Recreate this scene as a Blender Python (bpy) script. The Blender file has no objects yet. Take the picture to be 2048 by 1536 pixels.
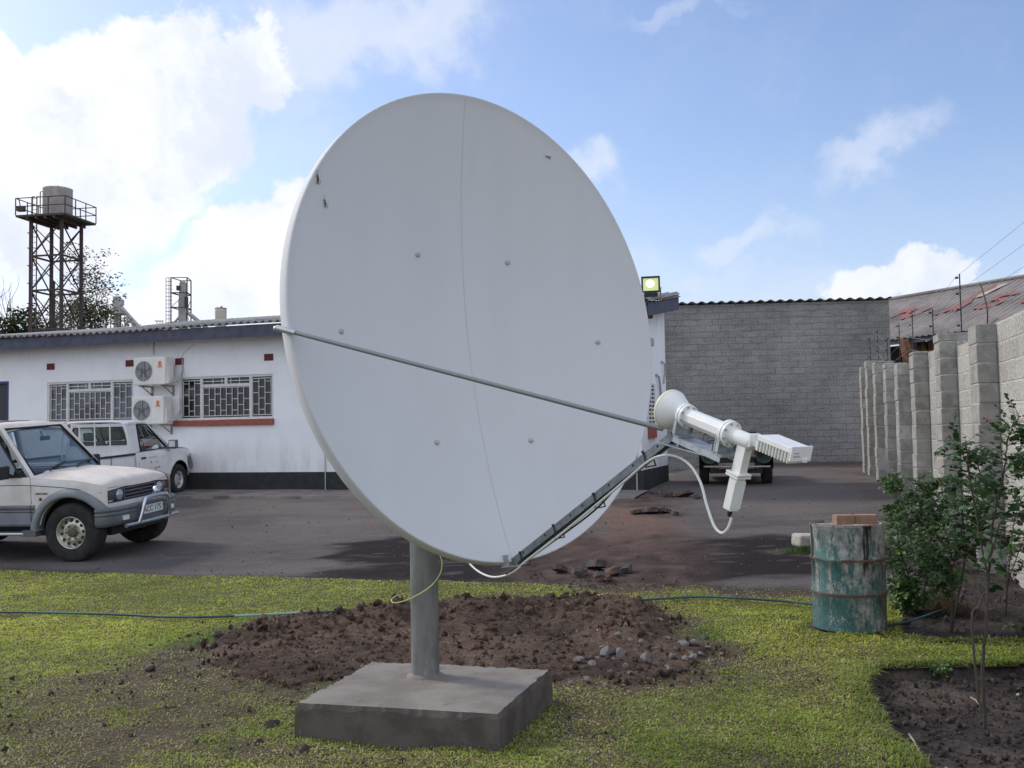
import bpy, bmesh, math, random
import numpy as np
from mathutils import Vector, Matrix, Euler

# ------------------------------------------------------------------ camera, sky, sun, exposure
scene = bpy.context.scene
COL = scene.collection
F, CAMH, TH, ROLL = 2000.0, 1.62, math.atan(.050), .017       # focal length in px of a 2048 px wide frame
cd = bpy.data.cameras.new('camera'); cam = bpy.data.objects.new('camera', cd); COL.objects.link(cam)
cd.sensor_width = 36; cd.lens = 36 * F / 2048; cd.clip_start = .05; cd.clip_end = 3000
RC = Matrix.Rotation(math.pi / 2 + TH, 3, 'X') @ Matrix.Rotation(-ROLL, 3, 'Z')
cam.matrix_world = Matrix.Translation((0, 0, CAMH)) @ RC.to_4x4()
scene.camera = cam
scene.view_settings.view_transform = 'Standard'; scene.view_settings.look = 'None'
scene.view_settings.exposure = 0.06; scene.view_settings.gamma = 1
SUN_DIR = Vector((-.87, .49, .78)).normalized()
SUN_EL = math.asin(SUN_DIR.z); SUN_AZ = math.atan2(SUN_DIR.x, SUN_DIR.y)
sd = bpy.data.lights.new('sun', 'SUN'); sd.energy = 1.8; sd.angle = math.radians(9); sd.color = (1, .95, .86)
sun = bpy.data.objects.new('sun', sd); COL.objects.link(sun)
sun.rotation_euler = SUN_DIR.to_track_quat('Z', 'Y').to_euler(); sun.location = (-20, 12, 25)
SKY_STRENGTH = .15
CLOUD_L = 1.08            # radiance of the brightest cloud
BACK_L = 1.10              # radiance of the unseen cloud cover added behind the camera for fill light

def ray(px, py):
    return RC @ Vector(((px - 1024) / F, (768 - py) / F, -1))
CO = Vector((0, 0, CAMH))
def atY(px, py, Y):
    d = ray(px, py); return CO + d * (Y / d.y)
C18, S18 = math.cos(math.radians(18)), math.sin(math.radians(18))
def gz(x, y):
    s = y * C18 + x * S18
    return .042 * np.logaddexp(0, (s - 8.7) / .7) - .072 * np.logaddexp(0, (s - 18.2) / 1.5)
def gnd(px, py, dz=0.0):
    d = ray(px, py); t = 3.0
    lo, hi = 1.0, 120.0
    for _ in range(60):
        m = (lo + hi) / 2; p = CO + d * m
        if p.z > gz(p.x, p.y) + dz: lo = m
        else: hi = m
    return CO + d * lo

def nd(nt, t, **kw):
    n = nt.nodes.new(t)
    for k, v in kw.items():
        if k == 'ins':
            for i, x in v.items():
                if isinstance(x, bpy.types.NodeSocket): nt.links.new(x, n.inputs[i])
                else: n.inputs[i].default_value = x
        else: setattr(n, k, v)
    return n
def mth(nt, op, a, b=0.0, c=0.0, clamp=False):
    n = nt.nodes.new('ShaderNodeMath'); n.operation = op; n.use_clamp = clamp
    for i, x in enumerate((a, b, c)):
        if isinstance(x, bpy.types.NodeSocket): nt.links.new(x, n.inputs[i])
        else: n.inputs[i].default_value = x
    return n.outputs[0]
def mixc(nt, f, a, b, mode='MIX'):
    n = nt.nodes.new('ShaderNodeMix'); n.data_type = 'RGBA'; n.blend_type = mode
    for i, x in ((0, f), (6, a), (7, b)):
        if isinstance(x, bpy.types.NodeSocket): nt.links.new(x, n.inputs[i])
        elif i == 0: n.inputs[0].default_value = x
        else: n.inputs[i].default_value = (*x, 1) if len(x) == 3 else x
    return n.outputs[2]
def smooth(nt, v, a, b, lo=0.0, hi=1.0):
    n = nt.nodes.new('ShaderNodeMapRange'); n.interpolation_type = 'SMOOTHSTEP'
    nt.links.new(v, n.inputs[0]); n.inputs[1].default_value = a; n.inputs[2].default_value = b
    n.inputs[3].default_value = lo; n.inputs[4].default_value = hi
    return n.outputs[0]

world = bpy.data.worlds.new('World'); scene.world = world; world.use_nodes = True
def build_world():
    nt = world.node_tree; nt.nodes.clear()
    out = nd(nt, 'ShaderNodeOutputWorld'); bg = nd(nt, 'ShaderNodeBackground'); bg.inputs[1].default_value = SKY_STRENGTH
    nt.links.new(bg.outputs[0], out.inputs[0])
    sky = nd(nt, 'ShaderNodeTexSky'); sky.sky_type = 'NISHITA'; sky.sun_disc = False
    sky.sun_elevation = SUN_EL; sky.sun_rotation = SUN_AZ; sky.air_density = 1.0; sky.dust_density = 1.2; sky.ozone_density = 1.6
    skyc = mixc(nt, 1.0, sky.outputs[0], (1.13, 1.11, 1.20), 'MULTIPLY')
    tc = nd(nt, 'ShaderNodeTexCoord').outputs['Generated']
    sp = nd(nt, 'ShaderNodeSeparateXYZ', ins={0: tc}).outputs
    az = mth(nt, 'ARCTAN2', sp[0], sp[1]); el = mth(nt, 'ARCSINE', sp[2])
    v = nd(nt, 'ShaderNodeCombineXYZ', ins={0: az, 1: el}).outputs[0]
    # billows: push the lookup around with noise before testing the cloud outlines
    n1 = nd(nt, 'ShaderNodeTexNoise', ins={'Vector': v, 'Scale': 9.0, 'Detail': 8.0, 'Roughness': .6}).outputs['Color']
    dv = nd(nt, 'ShaderNodeVectorMath', operation='SUBTRACT', ins={0: n1, 1: (.5, .5, .5)}).outputs[0]
    dv = nd(nt, 'ShaderNodeVectorMath', operation='SCALE', ins={0: dv, 'Scale': .16}).outputs[0]
    vd = nd(nt, 'ShaderNodeVectorMath', operation='ADD', ins={0: v, 1: dv}).outputs[0]
    def blob(px, py, rx, ry, rot, amp):
        d = ray(px, py).normalized(); a = math.atan2(d.x, d.y); e = math.asin(d.z)
        m = nd(nt, 'ShaderNodeMapping', vector_type='TEXTURE', ins={0: vd, 1: (a, e, 0), 2: (0, 0, math.radians(rot)), 3: (rx / F, ry / F, 1)}).outputs[0]
        ln = nd(nt, 'ShaderNodeVectorMath', operation='LENGTH', ins={0: m}).outputs[1]
        return smooth(nt, ln, 1.3, .3, 0, amp)
    cum = None
    for b in CUMULUS:
        x = blob(*b); cum = x if cum is None else mth(nt, 'MAXIMUM', cum, x)
    wis = None
    for b in WISPS:
        x = blob(*b); wis = x if wis is None else mth(nt, 'MAXIMUM', wis, x)
    n2 = nd(nt, 'ShaderNodeTexNoise', ins={'Vector': vd, 'Scale': 13.0, 'Detail': 9.0, 'Roughness': .58}).outputs['Fac']
    n2c = mth(nt, 'SUBTRACT', n2, .5)
    ca = smooth(nt, mth(nt, 'ADD', cum, mth(nt, 'MULTIPLY', n2c, .70)), .30, .62)
    wa = smooth(nt, mth(nt, 'ADD', wis, mth(nt, 'MULTIPLY', n2c, .9)), -.1, 1.45, 0, .9)
    # broken bright cloud cover, unseen, added behind the camera and overhead for soft fill
    back = smooth(nt, sp[1], .35, -.35)
    over = smooth(nt, el, .75, 1.25, 0, .75)
    n3 = nd(nt, 'ShaderNodeTexNoise', ins={'Vector': tc, 'Scale': 3.0, 'Detail': 6.0, 'Roughness': .6}).outputs['Fac']
    ba = mth(nt, 'MULTIPLY', mth(nt, 'MAXIMUM', back, over), smooth(nt, n3, .34, .56))
    hz = smooth(nt, el, .30, .0, 0, .55)                                       # pale air near the horizon
    k = 1 / SKY_STRENGTH
    col = mixc(nt, hz, skyc, (.62 * k, .72 * k, .93 * k))
    col = mixc(nt, wa, col, (.80 * k, .85 * k, .96 * k))
    n4 = nd(nt, 'ShaderNodeTexNoise', ins={'Vector': vd, 'Scale': 4.5, 'Detail': 6.0, 'Roughness': .55}).outputs['Fac']
    cc = mixc(nt, mth(nt, 'MULTIPLY', smooth(nt, n4, .36, .60), smooth(nt, el, -.02, .30, .35, 1.0)), (.70 * CLOUD_L * k, .76 * CLOUD_L * k, .93 * CLOUD_L * k), (CLOUD_L * k, CLOUD_L * k, 1.0 * CLOUD_L * k))
    col = mixc(nt, ca, col, cc)
    col = mixc(nt, ba, col, (BACK_L * .93 * k, BACK_L * .99 * k, BACK_L * 1.13 * k))
    nt.links.new(col, bg.inputs[0])
CUMULUS = [(60, 190, 190, 125, 0, 1), (230, 230, 240, 160, 0, 1), (375, 150, 140, 125, 0, 1), (405, 250, 110, 130, 0, 1), (60, 400, 260, 170, 0, .95),
           (300, 390, 170, 120, 0, .72), (300, 610, 360, 110, 0, .62), (540, 470, 170, 120, 14, .85), (520, 580, 220, 110, 0, .8),
           (510, 105, 120, 85, 15, .8), (1740, 590, 130, 60, 4, .72), (1850, 572, 80, 55, 0, .7), (2060, 575, 110, 60, 25, .62)]
WISPS = [(720, 50, 330, 90, 8, 1.0), (880, 25, 170, 70, 10, .9), (600, 170, 90, 60, 0, .5), (1170, 315, 95, 50, -10, .85), (1745, 330, 150, 52, 32, .7), (1500, 478, 120, 42, 6, .72),
         (1440, 560, 160, 50, 10, .5), (1350, 10, 120, 30, 10, .45), (880, 175, 60, 30, 0, .45), (600, 270, 150, 90, 0, .4), (1640, 600, 300, 60, 0, .5), (1250, 560, 260, 80, 0, .35)]
build_world()

# ------------------------------------------------------------------ mesh helpers
class MB:
    def __init__(s): s.v = []; s.f = []; s.m = []; s.sm = []
    def merge(s, o, mi):
        k = len(s.v); s.v += o.v; s.f += [[i + k for i in f] for f in o.f]; s.m += [mi] * len(o.f); s.sm += o.sm; return s
    def add(s, verts, faces, mi=0, M=None, sm=False):
        o = len(s.v)
        for p in verts:
            p = Vector(p); s.v.append(tuple(M @ p) if M is not None else tuple(p))
        for f in faces: s.f.append([i + o for i in f]); s.m.append(mi); s.sm.append(sm)
        return s
    def box(s, c, d, M=None, mi=0):
        x, y, z = d[0] / 2, d[1] / 2, d[2] / 2; c = Vector(c)
        vs = [c + Vector((i * x, j * y, k * z)) for i in (-1, 1) for j in (-1, 1) for k in (-1, 1)]
        return s.add(vs, [(0, 1, 3, 2), (4, 6, 7, 5), (0, 4, 5, 1), (2, 3, 7, 6), (0, 2, 6, 4), (1, 5, 7, 3)], mi, M)
    def b2(s, a, b, M=None, mi=0):
        return s.box([(a[i] + b[i]) / 2 for i in range(3)], [abs(a[i] - b[i]) for i in range(3)], M, mi)
    def bar(s, p, q, w, h, up=(0, 0, 1), mi=0, M=None):
        p, q, up = Vector(p), Vector(q), Vector(up); z = (q - p); L = z.length; z.normalize()
        x = up.cross(z)
        if x.length < 1e-5: x = Vector((1, 0, 0)).cross(z)
        x.normalize(); y = z.cross(x)
        fr = Matrix((x, y, z)).transposed().to_4x4(); fr.translation = p
        return s.box((0, 0, L / 2), (w, h, L), (M @ fr) if M is not None else fr, mi)
    def tube(s, pts, r, n=8, caps=True, M=None, mi=0):
        pts = [Vector(p) for p in pts]; rs = r if isinstance(r, (list, tuple)) else [r] * len(pts)
        vs = []; fs = []; prev = None
        for i, p in enumerate(pts):
            t = (pts[min(i + 1, len(pts) - 1)] - pts[max(i - 1, 0)])
            if t.length < 1e-9: t = Vector((0, 0, 1))
            t.normalize()
            if prev is None:
                a = Vector((0, 0, 1)) if abs(t.z) < .9 else Vector((1, 0, 0)); x = a.cross(t).normalized()
            else:
                x = prev - t * prev.dot(t)
                x = x.normalized() if x.length > 1e-6 else Vector((1, 0, 0)).cross(t).normalized()
            prev = x; y = t.cross(x)
            for k in range(n):
                a = 2 * math.pi * k / n; vs.append(p + (x * math.cos(a) + y * math.sin(a)) * rs[i])
        for i in range(len(pts) - 1):
            for k in range(n):
                fs.append((i * n + k, i * n + (k + 1) % n, (i + 1) * n + (k + 1) % n, (i + 1) * n + k))
        s.add(vs, fs, mi, M, True)
        if caps: s.add(vs[:n], [tuple(range(n))[::-1]], mi, M); s.add(vs[-n:], [tuple(range(n))], mi, M)
        return s
    def lathe(s, prof, n=32, M=None, mi=0, sm=True, cap=True):     # prof = (radius, height along local z)
        vs = []; fs = []
        for r, h in prof:
            for k in range(n):
                a = 2 * math.pi * k / n; vs.append((r * math.cos(a), r * math.sin(a), h))
        for i in range(len(prof) - 1):
            for k in range(n): fs.append((i * n + k, i * n + (k + 1) % n, (i + 1) * n + (k + 1) % n, (i + 1) * n + k))
        s.add(vs, fs, mi, M, sm)
        if cap:
            if prof[0][0] > 1e-6: s.add(vs[:n], [tuple(range(n))[::-1]], mi, M)
            if prof[-1][0] > 1e-6: s.add(vs[-n:], [tuple(range(n))], mi, M)
        return s
    def prism(s, poly, h0, h1, M=None, mi=0):                     # polygon in local xy, extruded along z
        n = len(poly)
        vs = [(p[0], p[1], h0) for p in poly] + [(p[0], p[1], h1) for p in poly]
        fs = [tuple(range(n))[::-1], tuple(range(n, 2 * n))] + [(i, (i + 1) % n, n + (i + 1) % n, n + i) for i in range(n)]
        return s.add(vs, fs, mi, M)
    def grid(s, fn, us, vs_, mi=0, M=None, sm=True, flip=False):
        nu, nv = len(us), len(vs_)
        vs = [fn(u, v) for u in us for v in vs_]
        fs = []
        for i in range(nu - 1):
            for j in range(nv - 1):
                q = (i * nv + j, (i + 1) * nv + j, (i + 1) * nv + j + 1, i * nv + j + 1)
                fs.append(q[::-1] if flip else q)
        return s.add(vs, fs, mi, M, sm)
    def poly(s, pts, mi=0, M=None): return s.add(pts, [tuple(range(len(pts)))], mi, M)
    def build(s, name, mats, parent=None, world=True, bevel=0, solid=0, seg=2):
        me = bpy.data.meshes.new(name)
        off = Vector((0, 0, 0))
        if world and parent is not None: off = parent_origin(parent)
        me.from_pydata([tuple(Vector(p) - off) for p in s.v], [], s.f)
        if not isinstance(mats, (list, tuple)): mats = [mats]
        for m in mats: me.materials.append(m)
        me.polygons.foreach_set('material_index', s.m); me.polygons.foreach_set('use_smooth', s.sm)
        me.update()
        o = bpy.data.objects.new(name, me); COL.objects.link(o)
        if parent is not None: o.parent = parent
        if solid:
            md = o.modifiers.new('thickness', 'SOLIDIFY'); md.thickness = solid; md.offset = 0
        if bevel:
            md = o.modifiers.new('edges', 'BEVEL'); md.width = bevel; md.segments = seg; md.limit_method = 'ANGLE'; md.angle_limit = math.radians(40)
        return o
def parent_origin(p):
    o = Vector((0, 0, 0))
    while p is not None: o += Vector(p.location); p = p.parent
    return o
def tag(o, label=None, cat=None, group=None, kind=None):
    if label: o['label'] = label
    if cat: o['category'] = cat
    if group: o['group'] = group
    if kind: o['kind'] = kind
    return o
def thing(name, label, cat, loc=(0, 0, 0), rot=None, group=None):
    o = bpy.data.objects.new(name, None); COL.objects.link(o); o.location = loc; o.empty_display_size = .2
    if rot is not None: o.rotation_euler = rot
    return tag(o, label, cat, group)
def npmesh(name, v, f, mat, col=None, parent=None, smooth=False):
    me = bpy.data.meshes.new(name); v = np.ascontiguousarray(v, dtype=np.float32); f = np.ascontiguousarray(f, dtype=np.int32)
    k = f.shape[1]
    me.vertices.add(len(v)); me.vertices.foreach_set('co', v.ravel())
    me.loops.add(f.size); me.loops.foreach_set('vertex_index', f.ravel())
    me.polygons.add(len(f)); me.polygons.foreach_set('loop_start', np.arange(0, f.size, k, dtype=np.int32))
    me.polygons.foreach_set('use_smooth', np.full(len(f), smooth))
    if col is not None:
        a = me.color_attributes.new('col', 'FLOAT_COLOR', 'POINT')
        c = np.ones((len(v), 4), np.float32); c[:, :3] = col; a.data.foreach_set('color', c.ravel())
    me.materials.append(mat); me.update(); me.validate()
    o = bpy.data.objects.new(name, me); COL.objects.link(o)
    if parent is not None: o.parent = parent
    return o
def frame(o, x, y, z):
    m = Matrix((Vector(x), Vector(y), Vector(z))).transposed().to_4x4(); m.translation = Vector(o); return m
def axis_frame(o, z, xh=(0, 0, 1)):
    z = Vector(z).normalized(); x = Vector(xh) - z * z.dot(Vector(xh))
    if x.length < 1e-4: x = Vector((1, 0, 0)) - z * z.x
    x.normalize(); return frame(o, x, z.cross(x), z)
def spline(pts, n=8):
    P = [Vector(p) for p in pts]; out = []
    for i in range(len(P) - 1):
        a, b, c, d = P[max(i - 1, 0)], P[i], P[i + 1], P[min(i + 2, len(P) - 1)]
        for k in range(n):
            t = k / n; out.append(.5 * ((2 * b) + (c - a) * t + (2 * a - 5 * b + 4 * c - d) * t * t + (3 * b - a - 3 * c + d) * t ** 3))
    out.append(P[-1]); return out
def vnoise(x, y, seed=0):
    x = np.asarray(x, float); y = np.asarray(y, float)
    xi = np.floor(x).astype(np.int64); yi = np.floor(y).astype(np.int64); fx = x - xi; fy = y - yi
    fx = fx * fx * (3 - 2 * fx); fy = fy * fy * (3 - 2 * fy)
    def h(a, b):
        n = (a * 374761393 + b * 668265263 + seed * 1442695041) & 0xffffffff
        n = ((n ^ (n >> 13)) * 1274126177) & 0xffffffff
        return ((n ^ (n >> 16)) & 0xffff) / 65535.0
    return (h(xi, yi) * (1 - fx) + h(xi + 1, yi) * fx) * (1 - fy) + (h(xi, yi + 1) * (1 - fx) + h(xi + 1, yi + 1) * fx) * fy
def fbm(x, y, oct=4, seed=0, gain=.5):
    t = 0; a = 1; s = 0
    for i in range(oct): t = t + a * vnoise(x * 2 ** i, y * 2 ** i, seed + i); s += a; a *= gain
    return t / s
def inpoly(x, y, poly):
    r = np.zeros(np.shape(x), bool); n = len(poly)
    for i in range(n):
        x0, y0 = poly[i]; x1, y1 = poly[(i + 1) % n]
        if y0 == y1: continue
        c = ((y0 > y) != (y1 > y)) & (x < (x1 - x0) * (y - y0) / (y1 - y0) + x0); r ^= c
    return r
def dpoly(x, y, poly, closed=True):
    d = np.full(np.shape(x), 1e9); n = len(poly)
    for i in range(n if closed else n - 1):
        ax, ay = poly[i]; bx, by = poly[(i + 1) % n]; L = (bx - ax) ** 2 + (by - ay) ** 2 + 1e-12
        t = np.clip(((x - ax) * (bx - ax) + (y - ay) * (by - ay)) / L, 0, 1)
        d = np.minimum(d, np.hypot(x - ax - t * (bx - ax), y - ay - t * (by - ay)))
    return d
def sdpoly(x, y, poly):
    d = dpoly(x, y, poly); return np.where(inpoly(x, y, poly), d, -d)
def sstep(a, b, x):
    t = np.clip((x - a) / (b - a), 0, 1); return t * t * (3 - 2 * t)

# ------------------------------------------------------------------ materials
def mat(name, c, rough=.6, metal=0.0, c2=None, scale=8.0, detail=5.0, lo=.4, hi=.65, bump=0.0, bscale=60.0, spec=.5, c3=None, scale3=2.0, lo3=.55, hi3=.7, stretch=None, coat=0.0):
    m = bpy.data.materials.new(name); m.use_nodes = True; nt = m.node_tree
    b = nt.nodes['Principled BSDF']; b.inputs['Roughness'].default_value = rough; b.inputs['Metallic'].default_value = metal
    b.inputs['Specular IOR Level'].default_value = spec; b.inputs['Coat Weight'].default_value = coat
    tc = nd(nt, 'ShaderNodeTexCoord').outputs['Object']
    if stretch:
        tc = nd(nt, 'ShaderNodeMapping', ins={0: tc, 3: stretch}).outputs[0]
    col = (*c, 1)
    if c2:
        n = nd(nt, 'ShaderNodeTexNoise', ins={'Vector': tc, 'Scale': scale, 'Detail': detail, 'Roughness': .6}).outputs['Fac']
        col = mixc(nt, smooth(nt, n, lo, hi), c, c2)
    if c3:
        n = nd(nt, 'ShaderNodeTexNoise', ins={'Vector': tc, 'Scale': scale3, 'Detail': 6.0, 'Roughness': .65}).outputs['Fac']
        f = smooth(nt, n, lo3, hi3)
        col = mixc(nt, f, col if not isinstance(col, tuple) else c, c3)
    if isinstance(col, tuple): b.inputs['Base Color'].default_value = col
    else: nt.links.new(col, b.inputs['Base Color'])
    if bump:
        n = nd(nt, 'ShaderNodeTexNoise', ins={'Vector': tc, 'Scale': bscale, 'Detail': 4.0}).outputs['Fac']
        bp = nd(nt, 'ShaderNodeBump', ins={'Strength': bump, 'Distance': .01, 'Height': n})
        nt.links.new(bp.outputs[0], b.inputs['Normal'])
    return m
def vmat(name, rough=.9, nscale=40.0, amt=.5, bump=.4, bscale=90.0, bdist=.02, transl=0.0, spec=.25):
    m = bpy.data.materials.new(name); m.use_nodes = True; nt = m.node_tree
    b = nt.nodes['Principled BSDF']; b.inputs['Roughness'].default_value = rough; b.inputs['Specular IOR Level'].default_value = spec
    at = nd(nt, 'ShaderNodeVertexColor', layer_name='col').outputs[0]
    tc = nd(nt, 'ShaderNodeTexCoord').outputs['Object']
    if amt:
        n = nd(nt, 'ShaderNodeTexNoise', ins={'Vector': tc, 'Scale': nscale, 'Detail': 6.0, 'Roughness': .75}).outputs['Fac']
        at = mixc(nt, 1.0, at, nd(nt, 'ShaderNodeCombineColor', ins={0: smooth(nt, n, .25, .75, 1 - amt, 1 + amt), 1: smooth(nt, n, .25, .75, 1 - amt, 1 + amt), 2: smooth(nt, n, .25, .75, 1 - amt, 1 + amt)}).outputs[0], 'MULTIPLY')
    nt.links.new(at, b.inputs['Base Color'])
    if bump:
        n = nd(nt, 'ShaderNodeTexNoise', ins={'Vector': tc, 'Scale': bscale, 'Detail': 5.0, 'Roughness': .7}).outputs['Fac']
        nt.links.new(nd(nt, 'ShaderNodeBump', ins={'Strength': bump, 'Distance': bdist, 'Height': n}).outputs[0], b.inputs['Normal'])
    if transl:
        t = nd(nt, 'ShaderNodeBsdfTranslucent', ins={0: at}); mx = nd(nt, 'ShaderNodeMixShader', ins={0: transl, 1: b.outputs[0], 2: t.outputs[0]})
        nt.links.new(mx.outputs[0], nt.nodes['Material Output'].inputs[0])
    return m
def glassmat(name, tint=(.75, .85, .82), refl=.08, fk=1.0):
    m = bpy.data.materials.new(name); m.use_nodes = True; nt = m.node_tree; nt.nodes.remove(nt.nodes['Principled BSDF'])
    fr = nd(nt, 'ShaderNodeFresnel', ins={0: 1.5}).outputs[0]
    f = mth(nt, 'ADD', mth(nt, 'MULTIPLY', fr, fk), refl, clamp=True)
    t = nd(nt, 'ShaderNodeBsdfTransparent', ins={0: (*tint, 1)}); g = nd(nt, 'ShaderNodeBsdfGlossy', ins={0: (.95, .97, 1, 1), 'Roughness': .03})
    mx = nd(nt, 'ShaderNodeMixShader', ins={0: f, 1: t.outputs[0], 2: g.outputs[0]})
    nt.links.new(mx.outputs[0], nt.nodes['Material Output'].inputs[0]); return m
def blockmat(name, c1, c2, cm, bw=.4, bh=.2, mortar=.012, vert=False, stain=(.10, .095, .09), streak=False):
    """hollow concrete blocks: courses and joints follow the wall; local x+y runs along it"""
    m = bpy.data.materials.new(name); m.use_nodes = True; nt = m.node_tree
    b = nt.nodes['Principled BSDF']; b.inputs['Roughness'].default_value = .95; b.inputs['Specular IOR Level'].default_value = .15
    tc = nd(nt, 'ShaderNodeTexCoord').outputs['Object']; s = nd(nt, 'ShaderNodeSeparateXYZ', ins={0: tc}).outputs
    wob = nd(nt, 'ShaderNodeTexNoise', ins={'Vector': tc, 'Scale': 2.2, 'Detail': 3.0}).outputs['Fac']
    wz = mth(nt, 'ADD', s[2], mth(nt, 'MULTIPLY', mth(nt, 'SUBTRACT', wob, .5), .03))
    wx = mth(nt, 'ADD', mth(nt, 'ADD', s[0], s[1]), mth(nt, 'MULTIPLY', mth(nt, 'SUBTRACT', wob, .5), .05))
    v = nd(nt, 'ShaderNodeCombineXYZ', ins={0: wx, 1: wz}).outputs[0]
    br = nd(nt, 'ShaderNodeTexBrick', ins={'Vector': v, 'Color1': (*c1, 1), 'Color2': (*c2, 1), 'Mortar': (*cm, 1), 'Scale': 1.0, 'Mortar Size': mortar, 'Mortar Smooth': .6, 'Bias': 0.0, 'Brick Width': bw, 'Row Height': bh})
    n = nd(nt, 'ShaderNodeTexNoise', ins={'Vector': tc, 'Scale': 1.3, 'Detail': 8.0, 'Roughness': .7}).outputs['Fac']
    n0 = nd(nt, 'ShaderNodeTexNoise', ins={'Vector': tc, 'Scale': .35, 'Detail': 4.0, 'Roughness': .6}).outputs['Fac']
    n2 = nd(nt, 'ShaderNodeTexNoise', ins={'Vector': tc, 'Scale': 26.0, 'Detail': 6.0, 'Roughness': .75}).outputs['Fac']
    col = mixc(nt, smooth(nt, n, .52, .75, 0, .6), br.outputs[0], stain)
    if streak:                     # damp and lime marks that run along the courses
        sv = nd(nt, 'ShaderNodeMapping', ins={0: tc, 3: (.55, .55, 3.2)}).outputs[0]
        n3 = nd(nt, 'ShaderNodeTexNoise', ins={'Vector': sv, 'Scale': 3.2, 'Detail': 10.0, 'Roughness': .85}).outputs['Fac']
        col = mixc(nt, smooth(nt, n3, .50, .66, 0, .5), col, (.39, .38, .365)); col = mixc(nt, smooth(nt, n3, .49, .37, 0, .75), col, (.13, .125, .12))
    g = mth(nt, 'MULTIPLY', smooth(nt, n2, .25, .75, .55, 1.45), smooth(nt, n0, .3, .7, .78, 1.2))
    col = mixc(nt, 1.0, col, nd(nt, 'ShaderNodeCombineColor', ins={0: g, 1: g, 2: g}).outputs[0], 'MULTIPLY')
    nt.links.new(col, b.inputs['Base Color'])
    h = mth(nt, 'ADD', mth(nt, 'MULTIPLY', br.outputs[1], -.6), mth(nt, 'MULTIPLY', n2, .7))
    nt.links.new(nd(nt, 'ShaderNodeBump', ins={'Strength': .4 if streak else .7, 'Distance': .02, 'Height': h}).outputs[0], b.inputs['Normal'])
    return m
def emitmat(name, c, s):
    m = bpy.data.materials.new(name); m.use_nodes = True; nt = m.node_tree; b = nt.nodes['Principled BSDF']
    b.inputs['Base Color'].default_value = (*c, 1); b.inputs['Emission Color'].default_value = (*c, 1); b.inputs['Emission Strength'].default_value = s; return m

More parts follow.
